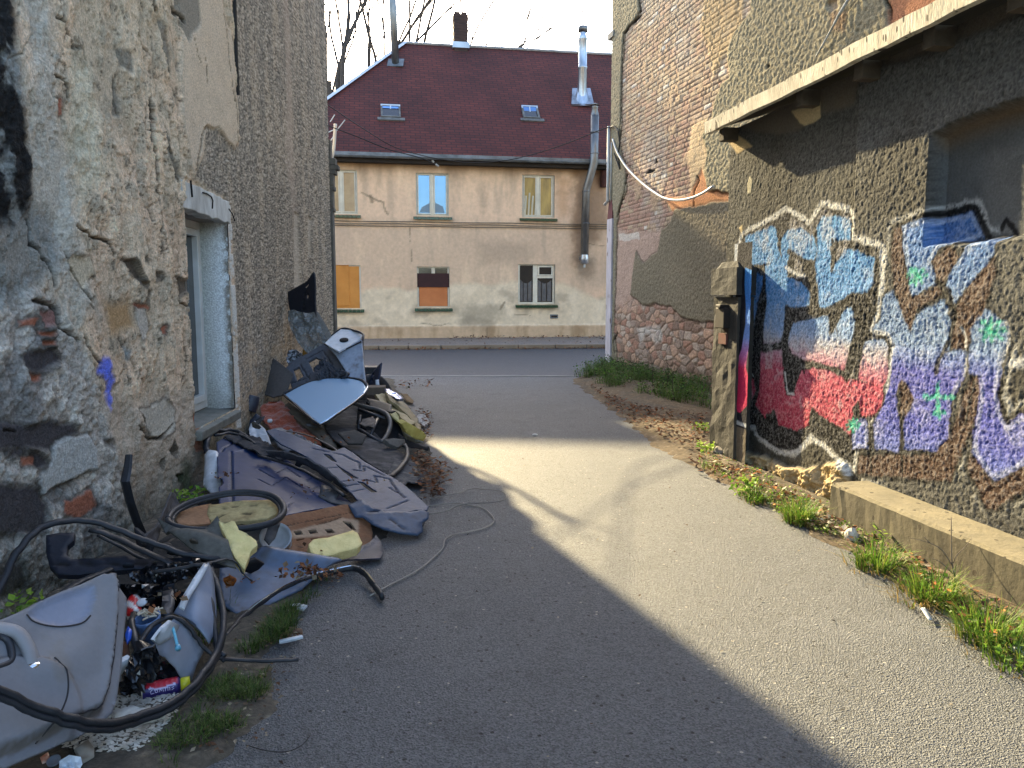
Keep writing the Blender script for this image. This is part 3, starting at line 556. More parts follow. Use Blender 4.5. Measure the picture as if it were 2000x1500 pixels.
f = MB(); e_ = pts[-1]; f.lathe([(.14, .12), (.15, 0), (.15, -.16), (.1, -.2), (.02, -.2)], e_); f.tube([e_, e_+HF.n*-.25], .14, 12); f.lathe([(.04, -.22), (.04, -.32)], e_); f.build('flue_elbow', m_steel, FL, smooth=True)
def skylight(px, py, wd, open_up):
    b_, nr = on_roof(px, py); ux = HF.d; uy = np.cross(nr, ux); uy = uy if uy[2] > 0 else -uy
    fr = MB()
    def q(a, b, h): return b_+ux*a+uy*b+nr*h
    def pbox(a0, a1, b0, b1, h0, h1, mbx): mbx.hexa([q(a0, b0, h0), q(a1, b0, h0), q(a1, b1, h0), q(a0, b1, h0), q(a0, b0, h1), q(a1, b0, h1), q(a1, b1, h1), q(a0, b1, h1)])
    for r in ((-wd, wd, -.36, -.3), (-wd, wd, .3, .36), (-wd, -wd+.06, -.3, .3), (wd-.06, wd, -.3, .3)): pbox(*r, .0, .08, fr)
    pbox(-wd-.12, wd+.14, -.52, -.37, .0, .05, fr)
    s_ = fr.build('skylight', M('weathered_skylight_frame', (118, 116, 110), (80, 78, 74), sc=5, rough=.7), FH)
    h = MB(); pbox(-wd+.06, wd-.06, -.3, .3, .005, .02, h); h.build('opening', m_blackg, s_)
    lid = MB(); ax = q(0, .36, .1)
    d2 = uy*math.cos(open_up)-nr*math.sin(open_up); d2 = -d2; n2 = np.cross(ux, d2)
    def lq(a, b, h): return ax+ux*a+d2*b+n2*h
    def lbox(a0, a1, b0, b1, h0, h1, m_): m_.hexa([lq(a0, b0, h0), lq(a1, b0, h0), lq(a1, b1, h0), lq(a0, b1, h0), lq(a0, b0, h1), lq(a1, b0, h1), lq(a1, b1, h1), lq(a0, b1, h1)])
    for r in ((-wd, wd, 0, .05), (-wd, wd, .6, .66), (-wd, -wd+.05, .05, .6), (wd-.05, wd, .05, .6), (-.02, .02, .05, .6)): lbox(*r, -.025, .025, lid)
    L = lid.build('lid', m_trim, s_); g = MB(); lbox(-wd+.04, wd-.04, .04, .61, -.006, .006, g); g.build('glass', glass('skylight_glass', (116, 156, 205), (96, 132, 182), met=.5), s_)
    return s_
skylight(763, 220, .34, math.radians(-38)); skylight(1036, 222, .3, math.radians(-22))
cb = MB()
for y0, y1, sg in ((431, 439, .03), (436, 443, .05), (440, 447, .02)):
    p0 = HF.sz(640, y0); p1 = HF.sz(1192, y1); K = 26
    cb.tube([HF.w(p0[0]+(p1[0]-p0[0])*t, p0[1]+(p1[1]-p0[1])*t+sg*.6*math.sin(t*19+sg*70)*.4, .04) for t in np.linspace(0, 1, K)], .013, 5)
cb.build('cable', M('grey_wall_cable', (128, 118, 98), (84, 76, 64), sc=1.5, rough=.8), FH)
# ================================================================== tall brick house on the right
GB = 1.12
def CB(r, g, b): return srgb((r, g, b))*GB
BP = BF.poly
def brick_paint(s, z):
    wx = s+.05*fbm(s, z, 2.5, 4, 203); wz = z+.05*fbm(s, z, 2.5, 4, 204)
    n1 = fbm(s, z, .7, 5, 211); n2 = fbm(s, z, 4, 5, 212, .6); n3 = fbm(s, z, 16, 4, 213, .6); nv = fbm(s, z, 2, 4, 214, .6, sy=.4)
    D = lambda p, **k: sdf(wx, wz, BP(p), lim=1.2, **k)
    # bricks
    H_, L_ = .078, .255; zz = z+.008*n2+.012*n1; row = np.floor(zz/H_); fz = zz/H_-row
    kind = h01(row, row*0, 5); x = s+(.5*(row % 2))*L_/2+.006*n3; bl = np.where(kind > .35, L_, L_/2); col = np.floor(x/bl); fx = x/bl-col
    mz = np.minimum(fz, 1-fz)*H_; mx_ = np.minimum(fx, 1-fx)*bl; md = np.minimum(mz, mx_)+.002*n3
    br = ss(.003, .0095, md); r1 = h01(col, row, 1); r2 = h01(col, row, 2)
    pal = np.array([CB(184, 160, 126), CB(176, 150, 118), CB(186, 150, 122), CB(170, 154, 128), CB(192, 174, 144), CB(174, 144, 118), CB(184, 156, 122), CB(164, 140, 112)])
    c = pal[(r1*7.99).astype(int)]*(1+.14*(r2-.5)+.18*n3)[..., None]
    low = (1-ss(3.2, 4.9, z+.4*n1-.12*s))*(1-ss(3, 5, s)); c = mix(c, CB(160, 104, 88)*(.8+.4*r2[..., None]), low*.6*(r1 > .25)); c = mix(c, CB(178, 176, 164), ss(.08, .3, n1+.12*n2)*.45)
    c = mix(c, CB(176, 172, 152), ss(6.3, 7.2, z+.3*n1)*.6)
    c = mix(c, CB(214, 208, 194), (r2 > .972)*1.0)
    c = mix(c, CB(178, 158, 142), .32*np.ones(s.shape)); c = mix(CB(132, 114, 98)*np.ones(c.shape), c, br); off = -.014*(1-br)+.006*(r1-.5)*br+.004*n3+.012*n2+.006*n1
    # smeared mortar
    sm = ss(.12, .3, fbm(s, z, 1.5, 5, 221, .6)+.05*n3-.12*ss(3.5, 5, z)); cm = CB(182, 156, 126)*(1+.2*n3+.12*n2)[..., None]; c = mix(c, 0, 0)*(1-.8*sm[..., None])+cm*.8*sm[..., None]; off = off*(1-.8*sm)+sm*.008*(1+n3)
    k = (1-ss(-.08, .08, D([(1390, -200), (1470, -200), (1450, 60), (1415, 110), (1395, 150), (1385, 90), (1370, 60)])+.1*nv)); c = mix(c, CB(178, 154, 116)*(1+.25*n3[..., None]), k*.8); off = off+k*.012
    k = (1-ss(-.08, .06, D([(1355, 240), (1385, 225), (1384, 330), (1375, 380), (1350, 372), (1345, 300)])+.08*n2)); c = mix(c, CB(204, 178, 138)*(1+.2*n3[..., None]), k*.75); off = off*(1-k*.6)+k*.014
    # pinkish plaster and rubble at the foot
    low = 1-ss(-.04, .05, D([(1190, 440), (1225, 455), (1300, 450), (1320, 470), (1420, 600), (1460, 800), (1150, 800), (1170, 460)])+.05*n2)
    v1, v2, vc = voro(s*.55, z, 7.5, 231); st = ss(.05, .16, v2-v1)
    cl = np.broadcast_to(CB(176, 150, 132), s.shape+(3,))*(1+.16*n2+.16*n3)[..., None]
    rb = (1-ss(1.15, 1.7, z+.35*n1+.3*n2)); sc_ = np.array([CB(158, 118, 98), CB(150, 132, 116), CB(178, 160, 142), CB(128, 104, 88), CB(184, 150, 124)])[(vc*4.99).astype(int)]
    cs = mix(CB(140, 118, 100)*np.ones(c.shape), sc_*(1+.2*n3)[..., None], st); cl = cl*(1-.85*rb[..., None])+cs*.85*rb[..., None]
    c = c*(1-low[..., None])+cl*low[..., None]; off = off*(1-low)+low*(.012*n2+.01*n3+rb*.02*(st-.6))
    k = 1-ss(-.05, .05, D([(1245, 640), (1290, 635), (1295, 665), (1280, 672), (1262, 650), (1250, 672)])); c = mix(c, CB(196, 188, 176), k*.6)
    k = 1-ss(-.01, .02, D([(1208, 458), (1248, 455), (1249, 468), (1210, 470)])); c = mix(c, CB(206, 198, 184), k*.7)
    # roughcast render: strip at the corner, the big field, and the lower plate
    def rough(p, c0, amp, e=.03, lift=.03, rim=None):
        nonlocal c, off
        d = D(p)+.03*n2; k = 1-ss(-e*.4, e*.4, d); g = fbm(s, z, 17, 2, 241, .6); g2 = fbm(s, z, 30, 2, 243, .6)
        cc = np.asarray(c0)*(1+.35*g+.22*g2+.2*n1)[..., None]; c = mix(c, CB(60, 48, 38), (1-ss(0, .035, np.abs(d-.015)))*.75)
        c = c*(1-k[..., None])+cc*k[..., None]; off = off*(1-k)+k*(lift+amp*g+amp*.5*g2)
    k = 1-ss(-.02, .03, D([(1300, 386), (1345, 386), (1362, 350), (1370, 330), (1385, 372), (1440, 372), (1440, 400), (1312, 414)])); c = c*(1-k[..., None])+(CB(206, 146, 102)*(1+.15*n2)[..., None])*k[..., None]; off = off*(1-k)
    rough([(1150, -300), (1252, -300), (1251, 20), (1238, 45), (1221, 64), (1217, 130), (1215, 250), (1211, 275), (1222, 330), (1225, 372), (1212, 400), (1206, 440), (1203, 560), (1200, 640), (1206, 700), (1200, 760), (1150, 760)], CB(146, 136, 112), .014)
    rough([(1474, -300), (1470, 20), (1440, 62), (1423, 96), (1428, 150), (1412, 165), (1398, 205), (1392, 232), (1375, 262), (1384, 300), (1380, 330), (1384, 372), (1460, 376), (2600, 376), (2600, -600), (1474, -600)], CB(148, 138, 112), .014, lift=.04)
    rough([(1318, 410), (1350, 404), (1440, 390), (1440, 560), (1402, 625), (1370, 628), (1330, 617), (1315, 600), (1290, 592), (1256, 594), (1232, 575), (1236, 540), (1243, 494), (1258, 514), (1285, 492), (1292, 450), (1310, 436)], CB(124, 114, 94), .010, lift=.022)
    k = 1-ss(-.02, .03, D([(1735, -60), (1800, -60), (1870, -40), (1860, 10), (1800, 60), (1740, 50)])); c = mix(c, CB(190, 128, 92), k*.9); off = off*(1-k)+k*.01
    k = 1-ss(-.01, .02, D([(1622, 2), (1636, 0), (1638, 18), (1628, 24), (1620, 14)])); c = mix(c, CB(176, 156, 130), k*.9); off = off*(1-k)
    k = 1-ss(-.03, .05, D([(1625, 28), (1660, 26), (1655, 60), (1630, 60)])); c = mix(c, CB(140, 100, 72), k*.5)
    for p in ([(1268, 330), (1278, 334), (1262, 338)], [(1281, 311), (1286, 318), (1280, 319)], [(1504, 125), (1508, 130), (1504, 134)]):
        k = 1-ss(-.0, .02, D(p)); c = mix(c, CB(22, 18, 15), k); off -= k*.02
    for p, wd in (([(1236, -60), (1250, 0), (1251, 30), (1220, 64), (1216, 130), (1214, 230), (1212, 272)], .03), ([(1225, 340), (1222, 372), (1212, 402), (1207, 425)], .03), ([(1202, 690), (1200, 668), (1206, 650)], .04), ([(1362, 345), (1365, 355), (1356, 372), (1355, 400)], .025), ([(1733, 0), (1741, 20), (1742, 38)], .015)):
        k = 1-ss(wd*.4, wd, sdf(wx, wz, BP(p), closed=False)); c = mix(c, CB(34, 26, 22), k*.9); off -= k*.03
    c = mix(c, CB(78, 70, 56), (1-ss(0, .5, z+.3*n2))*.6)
    return np.clip(c, .012, .9), off
TB = thing('brick_house', BF.w(4, 0, -3), 'tall house on the right with bare patchy brickwork and brown roughcast render above the shed', 'house')
m_bwall = M('brick_and_roughcast', None, attr=True, rough=.93, var=.36, sc=34, bump=.7, bsc=45, bdist=.02, spec=.12)
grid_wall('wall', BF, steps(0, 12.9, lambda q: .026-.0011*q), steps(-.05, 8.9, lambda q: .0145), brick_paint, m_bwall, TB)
mb = MB(); mb.fbox(BF, .03, 12.9, 8.85, 13, -8, 0); mb.fbox(BF, .001, .03, -.05, 8.85, -8, -.035); mb.fbox(BF, .03, 12.9, -.05, 8.85, -8, -7.9); mb.build('side_wall', m_plain, TB)
# brick quoin peeping past the corner, ledge stone, white corner strip, conduits
mb = MB(); rr = random.Random(4)
for k in range(30):
    zb = 7.25+k*.078; e = .0+.1*(k > 2)+.05*rr.random(); mb.fbox(BF, -.12-e*.4, .02, zb+.006, zb+.072, -.26, -.03)
mb.build('quoin', M('worn_orange_brick', (188, 138, 104), (160, 118, 92), sc=9, rough=.95, bump=.5, bsc=30, contrast=.9), TB)
q = BF.sz(1197, 66); mb = MB(); mb.fbox(BF, q[0]-.16, q[0]+.16, q[1]-.1, q[1]+.03, -.1, .06); mb.build('ledge_stone', M('grey_ledge_stone', (150, 148, 140), (112, 110, 104), sc=8, rough=.9), TB, bevel=.01)
m_peel = M('peeling_white_green_paint', (204, 196, 200), (176, 166, 166), sc=5, rough=.7, bump=.4, bsc=18, contrast=.5, speck=[((92, 148, 124), 3.2, .25), ((120, 100, 84), 17, .12)], stretch=(1, 1, .35))
t0 = BF.sz(1188, 430)[1]; mb = MB(); mb.fbox(BF, -.05, .24, .12, t0, -.14, .07); CS = mb.build('corner_board', m_peel, TB, bevel=.01)
mb = MB(); mb.fbox(BF, -.07, .26, -.02, .12, -.16, .085); mb.build('plinth', M('worn_plinth', (150, 140, 128), (104, 96, 86), sc=9, rough=.95, bump=.7, bsc=20), TB, bevel=.02)
mb = MB(); mb.hexa([BF.w(a, z, o) for z in (t0+.003, t0+.42) for a, o in ((-.05, -.12), (.24 if z < t0+.1 else .14, -.12), (.24 if z < t0+.1 else .14, .06 if z < t0+.1 else .03), (-.05, .06 if z < t0+.1 else .03))]); mb.build('red_patch', M('dark_red_render', (112, 60, 58), (90, 50, 48), sc=8, rough=.9), TB)
mb = MB(); a = BF.sz(1196, 300)[0]; zt = BF.sz(1197, 246)[1]; zb = BF.sz(1196, 392)[1]
mb.tube([BF.w(a-.05, zt, .07), BF.w(a-.05, zb, .07), BF.w(a-.22, zb-.05, .07)], .035, 6); mb.tube([BF.w(a+.07, zt-.35, .05), BF.w(a+.07, zb, .05)], .016, 5)
mb.build('conduit', M('pale_plastic_conduit', (214, 212, 206), (180, 178, 170), sc=3, rough=.5), TB, smooth=True)
m_wire = M('black_overhead_cable', (26, 22, 20), rough=.7)
f = MB(); f.tube([BF.w(*BF.sz(x, y), .06) for x, y in ((1196, 250), (1204, 246), (1213, 256), (1216, 280), (1213, 300), (1216, 330), (1205, 300))], .016, 5); f.build('cable', m_wire, TB)
# white hose swagged along the wall
pts = spline([BF.w(*BF.sz(x, y), o) for x, y, o in ((1201, 272, .05), (1212, 298, .07), (1232, 328, .08), (1262, 358, .08), (1292, 380, .08), (1312, 389, .08), (1335, 391, .08), (1360, 387, .09), (1385, 377, .1), (1407, 364, .12))], 6)
f = MB(); f.tube(pts, .022, 8); tag(f.build('hose', M('white_plastic_hose', (212, 210, 204), (184, 180, 170), sc=4, rough=.5), smooth=True), 'white plastic hose hanging in a swag across the brick wall', 'hose')
f = MB(); pts = [BF.w(*BF.sz(x, y), .09) for x, y in ((1606, 112), (1622, 85), (1640, 52), (1652, 30), (1668, 4), (1700, -50))]; f.tube(pts, [.012, .013, .013, .02, .02, .02], 6)
tag(f.build('wire', m_white, smooth=True), 'pale wire slanting up the brown roughcast above the shed roof', 'wire')
# ================================================================== shed with the spray painting
GP = GF.poly
def gc(pts): return [(1360+x/3.125, 350+y/3.125) for x, y in pts]
A_FILL = [[(300, 350), (460, 288), (486, 300), (498, 400), (512, 460), (480, 512), (330, 520), (298, 500)],
 [(298, 540), (340, 556), (404, 592), (404, 640), (372, 760), (352, 900), (318, 1030), (302, 1150), (318, 1210), (350, 1220), (362, 1290), (330, 1360), (268, 1424), (248, 1420), (236, 1250), (250, 1110), (275, 1040), (300, 880), (302, 760), (294, 640)],
 [(420, 530), (505, 480), (522, 360), (560, 310), (640, 298), (712, 345), (742, 425), (720, 500), (650, 485), (575, 445), (552, 520), (560, 590), (640, 622), (692, 690), (690, 770), (600, 782), (556, 770), (540, 830), (528, 980), (470, 1000), (410, 1000), (412, 880), (430, 760), (424, 640)],
 [(735, 300), (765, 228), (850, 222), (942, 246), (944, 372), (850, 365), (820, 410), (822, 560), (880, 470), (905, 425), (990, 440), (1100, 480), (1094, 640), (1070, 690), (960, 690), (880, 740), (800, 800), (752, 780), (740, 650), (725, 520), (742, 420)],
 [(590, 880), (700, 840), (800, 835), (820, 960), (905, 800), (960, 780), (972, 900), (905, 1160), (760, 1120), (640, 1100), (560, 1050), (566, 960)],
 [(1030, 990), (1090, 960), (1165, 985), (1168, 1200), (1140, 1270), (1060, 1250), (985, 1215), (1010, 1100)],
 [(395, 1060), (520, 1040), (530, 1200), (550, 1330), (600, 1300), (640, 1170), (720, 1150), (840, 1180), (905, 1215), (1000, 1230), (1140, 1262), (1138, 1380), (1080, 1440), (1010, 1450), (985, 1350), (955, 1400), (940, 1560), (860, 1500), (760, 1440), (700, 1390), (680, 1500), (610, 1536), (500, 1494), (475, 1400), (420, 1450), (362, 1380), (385, 1290), (392, 1150)]]
A_BLACK = [[(285, 345), (480, 250), (545, 200), (610, 238), (690, 290), (722, 240), (765, 172), (860, 192), (950, 222), (950, 372), (1010, 392), (1145, 436), (1130, 640), (1110, 800), (1078, 930), (1172, 950), (1190, 1010), (1170, 1290), (1150, 1410), (1090, 1450), (985, 1480), (950, 1760), (880, 1700), (790, 1610), (700, 1560), (600, 1660), (490, 1640), (380, 1560), (360, 1500), (250, 1500), (222, 1400), (205, 1150), (225, 1000), (262, 900), (285, 790), (258, 700), (268, 540), (262, 420)]]
A_EXTRA = [[(1450, 500), (1562, 410), (1622, 470), (1515, 636), (1480, 600)]]
B_FILL = [[(1270, 290), (1400, 242), (1604, 190), (1662, 352), (1560, 392), (1500, 422), (1442, 500), (1462, 560), (1482, 640), (1330, 712), (1308, 600), (1282, 430)],
 [(1690, 372), (1832, 352), (1832, 450), (1742, 560), (1664, 655), (1580, 775), (1538, 655), (1560, 580), (1640, 450)],
 [(1150, 725), (1212, 680), (1242, 760), (1312, 940), (1352, 822), (1520, 732), (1552, 800), (1560, 950), (1545, 1040), (1500, 1060), (1640, 1040), (1650, 1200), (1562, 1330), (1542, 1560), (1462, 1662), (1270, 1642), (1268, 1480), (1330, 1350), (1308, 1280), (1250, 1215), (1218, 1300), (1240, 1500), (1240, 1668), (1090, 1642), (1080, 1500), (1140, 1385), (1182, 1250), (1196, 1000), (1172, 952), (1065, 926), (1130, 850)],
 [(1686, 905), (1780, 792), (1895, 870), (1912, 965), (1868, 1120), (1842, 1300), (1862, 1430), (1900, 1486), (2030, 1420), (2400, 1440), (2400, 1700), (2010, 1745), (1822, 1845), (1682, 1664), (1702, 1480), (1732, 1280), (1722, 1200), (1662, 1190), (1672, 1000)],
 [(955, 1470), (1040, 1470), (1052, 1640), (955, 1650)]]
B_BROWN = [[(1222, 300), (1264, 292), (1292, 600), (1332, 722), (1490, 656), (1508, 702), (1352, 792), (1312, 942), (1260, 800), (1232, 690), (1205, 500)],
 [(1832, 480), (1842, 560), (1742, 890), (1650, 1040), (1560, 1040), (1580, 800), (1722, 590)], A_EXTRA[0],
 [(1742, 1200), (1732, 1300), (1692, 1500), (1602, 1700), (1545, 1842), (1250, 1822), (985, 1792), (990, 1690), (1200, 1684), (1450, 1686), (1560, 1540), (1642, 1300), (1684, 1215)],
 [(1672, 1682), (1722, 1722), (1812, 1862), (2010, 1756), (2400, 1720), (2400, 1850), (2000, 1905), (1832, 2002), (1782, 2012), (1702, 1850), (1655, 1760)],
 [(1218, 1230), (1252, 1222), (1312, 1290), (1332, 1350), (1270, 1480), (1240, 1420), (1250, 1320)]]
STARS = [(1360, 590, 55, 1), (1812, 920, 75, 1), (1475, 1330, 88, 0), (1480, 1425, 34, 0), (955, 1500, 40, 1)]
NS = GF.sz(1812, 400)[0]; NZB = GF.sz(1812, 484)[1]; NZT = GF.sz(1820, 268)[1]; NAR = GF.sz(1985, 194)[1]-NZT
def graf_paint(s, z):
    g1 = fbm(s, z, 9, 3, 311, .6); g2 = fbm(s, z, 26, 3, 312, .6); n1 = fbm(s, z, 1.1, 5, 313); n2 = fbm(s, z, 4.5, 5, 314, .6)
    r_ = 1-np.abs(fbm(s, z, 38, 2, 315))*3.2; r2_ = 1-np.abs(fbm(s+3, z, 20, 2, 317))*3.0; worm = ss(-.2, .9, r_)*.6+ss(0, 1, r2_)*.4+g2*.5  # worm also paints relief shading into the colours: pits darker, ridges lighter
    wx = s+.014*fbm(s, z, 9, 4, 316); wz = z+.014*fbm(s, z, 9, 4, 318)
    left = ss(-.01, .01, GF.sz(1672, 400)[0]-s)                   # 0 on the near side, 1 toward the far end
    left = (s > GF.sz(1671, 400)[0]).astype(float)
    amp = .0032+.0012*(1-left); off = amp*(worm-.4)+.003*g2+.004*n2
    base = np.broadcast_to(CG(88, 87, 82), s.shape+(3,)).copy(); base = mix(base, CG(102, 102, 100), (1-left)*.6); base = mix(base, CG(74, 71, 64), ss(0, .35, n1)*.6); c = base*(.55+.75*worm)[..., None]
    off += .016*(1-left)*ss(1.2, 1.6, z)
    # smooth strip under the roof and the blind niche
    top = 1-ss(-.03, .03, sdf(wx, wz, GP([(1440, 250), (1520, 262), (1560, 255), (1600, 225), (1668, 205), (1680, 140), (1760, 120), (1830, 100), (2200, -60), (2200, -300), (1400, -300)])))
    c = mix(c, CG(104, 96, 84)*(1+.15*n2[..., None]), top); off = off*(1-top)
    ar = np.clip((NS-s)/.62, 0, 1); arch = NZT+NAR*np.sqrt(np.clip(1-(1-ar)**2, 0, 1))
    ni = ss(0, .03, NS-s)*ss(0, .03, z-NZB-.03*g1)*ss(0, .04, arch-z+.02*g1)
    c = mix(c, CG(96, 97, 96)*(1+.2*n2+.12*g1)[..., None], ni); off = off*(1-ni)+ni*(-.10+.003*g1)
    k = ni*ss(-.16, -.02, z-arch); c = mix(c, CG(132, 108, 80), k*.6)
    for p, col in (([(1546, 218), (1602, 200), (1604, 228), (1590, 240), (1570, 245), (1562, 238)], (206, 184, 140)), ([(1415, 265), (1440, 262), (1470, 285), (1440, 300)], (200, 176, 130)), ([(1460, 360), (1464, 345), (1470, 350), (1468, 375), (1462, 380)], (186, 178, 150)), ([(1400, 470), (1415, 466), (1414, 505), (1402, 512)], (198, 176, 130)), ([(1444, 445), (1450, 440), (1452, 462)], (198, 176, 130))):  # first patch paints in the sunlit spot below the bracket
        k = 1-ss(-.008, .01, sdf(wx, wz, GP(p))); c = mix(c, CG(*col), k*.9); off = off*(1-k)+k*.004
    # crumbling footing
    ft = ss(.0, .04, sdf(wx, wz, GP([(1440, 870), (1470, 880), (1500, 888), (1540, 905), (1580, 915), (1612, 900), (1656, 902), (1670, 950), (2300, 1400), (2300, -400), (1300, -400), (1300, 870)]))+.02*n2); rk = fbm(s, z, 5, 5, 331, .65); v1, v2, vc = voro(s+.03*n2, z, 9, 333)
    ft *= (s > GF.sz(1664, 930)[0])
    c = mix(c, CG(178, 158, 122)*(1+.35*rk+.2*g2)[..., None], ft); off = off*(1-ft)+ft*(.02+.10*rk+.03*(vc-.5)+.03*ss(.5, 0, z))
    # the spray painting
    def dmin(ps):
        d = np.full(s.shape, .6)
        for p in ps: d = np.minimum(d, sdf(wx, wz, GP(gc(p)), lim=.25))
        return d
    fz = .012+.006*g2
    def lay(d, col, o=.0, a=1.0, e=.011, th=-.35):
        nonlocal c
        k = (1-ss(o-e, o+e, d))*a*np.where(worm > th-.0, 1, 0)*(.86+.14*ss(.1, .5, worm)); c = mix(c, np.asarray(col)*(.68+.5*worm)[..., None] if np.ndim(col) == 1 else col*(.68+.5*worm)[..., None], k)
    sk = lambda dd: dd+.018*g2+.01*g1
    dA = dmin(A_FILL); dAb = dmin(A_BLACK); dB = dmin(B_FILL); dBr = dmin(B_BROWN)
    gy = 2000-(z*0)            # picture height used only to place the fades
    _, zz0 = GF.sz(1600, 350); zt = lambda y: GF.sz(1360+900/3.125, 350+y/3.125)[1]
    # halo lines
    k = 1-ss(.012, .034, np.abs(sk(dAb)-.03)); c = mix(c, CG(206, 206, 202)*(.6+.6*worm)[..., None], k*.85*ss(.1, .55, worm+.25))
    dl = np.minimum(dB, dBr); k = 1-ss(.008, .03, np.abs(sk(dl)-.055)); kk = k*ss(-.05, .2, n1+.06)*(s < GF.sz(1700, 600)[0]); c = mix(c, CG(196, 196, 192)*(.6+.6*worm)[..., None], kk*.55*ss(.2, .6, worm+.2))
    lay(sk(dAb), CG(22, 21, 22), a=.93)
    hz = z+.05*g1+.04*n2+.02*g2
    def ramp(st):
        zs = [zt(y) for y, _ in st][::-1]; cs = np.array([CG(*q) for _, q in st][::-1]); o = np.stack([np.interp(hz, zs, cs[:, i]) for i in range(3)], -1); return o
    cA = ramp([(200, (86, 150, 206)), (620, (78, 142, 206)), (760, (104, 156, 214)), (960, (150, 176, 216)), (1040, (188, 184, 196)), (1130, (198, 140, 160)), (1230, (196, 84, 108)), (1600, (184, 62, 86))])
    cA = cA*(1+.16*n2)[..., None]; cA = mix(cA, CG(210, 214, 218), ss(.15, .45, fbm(s, z, 5, 4, 341, .7))*.3)
    lay(sk(dA), cA, a=.97)
    # pale drips between letters
    k = ss(.14, .3, fbm(s, z, 3.2, 4, 343, .7, sy=.35))*(1-ss(-.02, 0, dAb))*.45*ss(.1, .5, worm); c = mix(c, CG(196, 192, 192), k*(hz > zt(1250)))
    lay(sk(dl), CG(26, 25, 24), o=.02, a=.85)
    lay(sk(dBr), CG(92, 70, 60), a=.88)
    cB = ramp([(180, (78, 122, 190)), (500, (92, 132, 190)), (760, (122, 152, 196)), (960, (134, 160, 200)), (1020, (126, 146, 204)), (1120, (94, 98, 188)), (1400, (98, 104, 196)), (1560, (116, 130, 206)), (1900, (110, 124, 200))])
    cB = cB*(1+.15*n2)[..., None]; cB = mix(cB, CG(200, 206, 216), ss(.12, .42, fbm(s, z, 4, 4, 345, .7))*.25)
    lay(sk(dB), cB, a=.97); k = 1-ss(.006, .022, np.abs(sk(dB)+.02)); c = mix(c, CG(196, 204, 214)*(.6+.6*worm)[..., None], k*.4*ss(0, .2, n1+.1))
    # black ticks and letter joints inside the left piece
    for p, wd in (([(500, 300), (512, 420), (520, 470)], .028), ([(560, 440), (690, 520), (720, 640), (728, 780), (800, 815)], .05), ([(560, 590), (640, 620), (700, 680)], .022), ([(560, 800), (640, 850), (740, 830), (830, 780), (930, 735)], .045), ([(550, 780), (545, 900), (525, 980)], .05), ([(1085, 700), (1040, 820), (975, 950), (940, 1100), (915, 1210)], .085), ([(820, 830), (812, 950)], .022), ([(1030, 980), (1150, 960), (1175, 1010)], .022), ([(560, 1030), (590, 1150), (570, 1300)], .075), ([(830, 370), (850, 470), (830, 560)], .03), ([(640, 1090), (660, 1180)], .02), ([(840, 850), (860, 950)], .02), ([(940, 1050), (950, 1160)], .04),
                  ([(1400, 215), (1604, 168), (1690, 340)], .05), ([(1770, 300), (1800, 250), (1860, 330)], .035), ([(1480, 620), (1560, 690), (1590, 830), (1540, 1000), (1500, 1070)], .035), ([(1250, 1480), (1256, 1780)], .02), ([(1062, 1470), (1066, 1790)], .02), ([(1480, 1100), (1460, 1180)], .045), ([(1700, 1230), (1680, 1320), (1640, 1500)], .02), ([(1900, 1486), (1870, 1430), (1850, 1300)], .03)):
        k = 1-ss(wd*.3, wd*.62, sdf(wx, wz, GP(gc(p)), closed=False, lim=.2)+.012*g2); c = mix(c, CG(14, 13, 14)*(.6+.6*worm)[..., None], k*.93)
    for p, wd in (([(545, 540), (620, 580), (660, 590)], .03), ([(540, 1180), (560, 1310), (600, 1310)], .02), ([(1140, 440), (1145, 600), (1120, 800), (1070, 925), (1180, 950), (1200, 1010), (1165, 1300)], .03), ([(345, 1010), (315, 1160), (350, 1200)], .014), ([(360, 1560), (450, 1620), (540, 1680), (620, 1660), (700, 1560), (760, 1620), (850, 1700), (940, 1745), (940, 1800)], .03), ([(205, 1180), (190, 1300), (215, 1450), (240, 1510), (360, 1510)], .03), ([(1620, 900), (1650, 960), (1640, 1200)], .02), ([(1905, 880), (1915, 960), (1870, 1120)], .02), ([(1930, 1130), (2050, 1100)], .06)):
        k = 1-ss(wd*.25, wd*.7, sdf(wx, wz, GP(gc(p)), closed=False, lim=.2)+.014*g2); c = mix(c, CG(202, 204, 206)*(.6+.6*worm)[..., None], k*.85)
    for x, y, r, dg in STARS:
        for a in ((0, 1) if not dg else (0, 1, 2, 3)):
            t = a*math.pi/2 if not dg else a*math.pi/4; q = r*(1 if a != 2 else 1)
            k = 1-ss(.006, .022, sdf(wx, wz, GP(gc([(x-q*math.cos(t), y-q*math.sin(t)), (x+q*math.cos(t), y+q*math.sin(t))])), closed=False, lim=.1)+.02*g2*1.5); c = mix(c, CG(70, 176, 150), k*.8)
    pk = (1-ss(-.02, .03, np.minimum(dAb, dl))); c = mix(c, CG(190, 188, 184), pk*.30*ss(.45, 1.0, worm)); c = mix(c, CG(40, 38, 36), pk*.45*ss(.0, -.35, worm))  # grazing highlights and dark pits painted over the sprayed areas
    c = mix(c, CG(60, 54, 44), (1-ss(.0, .3, z+.3*n2))*.4*(1-ft))
    return np.clip(c, .01, .9), off
GGG = 1.15
def CG(r, g, b): return srgb((r, g, b))*GGG
SH = thing('shed', GF.w(5, 0, -2), 'low roughcast shed on the right covered in blue, pink and purple spray painted letters', 'shed')
m_gwall = M('painted_roughcast', None, attr=True, rough=.85, var=.26, sc=70, bump=.7, bsc=55, bdist=.01, spec=.12)
GE = 7.72
grid_wall('wall', GF, steps(2.2, GE, lambda q: .0085 if q > 3.9 else .03, (NS,)), steps(-.08, 3.12, lambda q: .0085), graf_paint, m_gwall, SH)
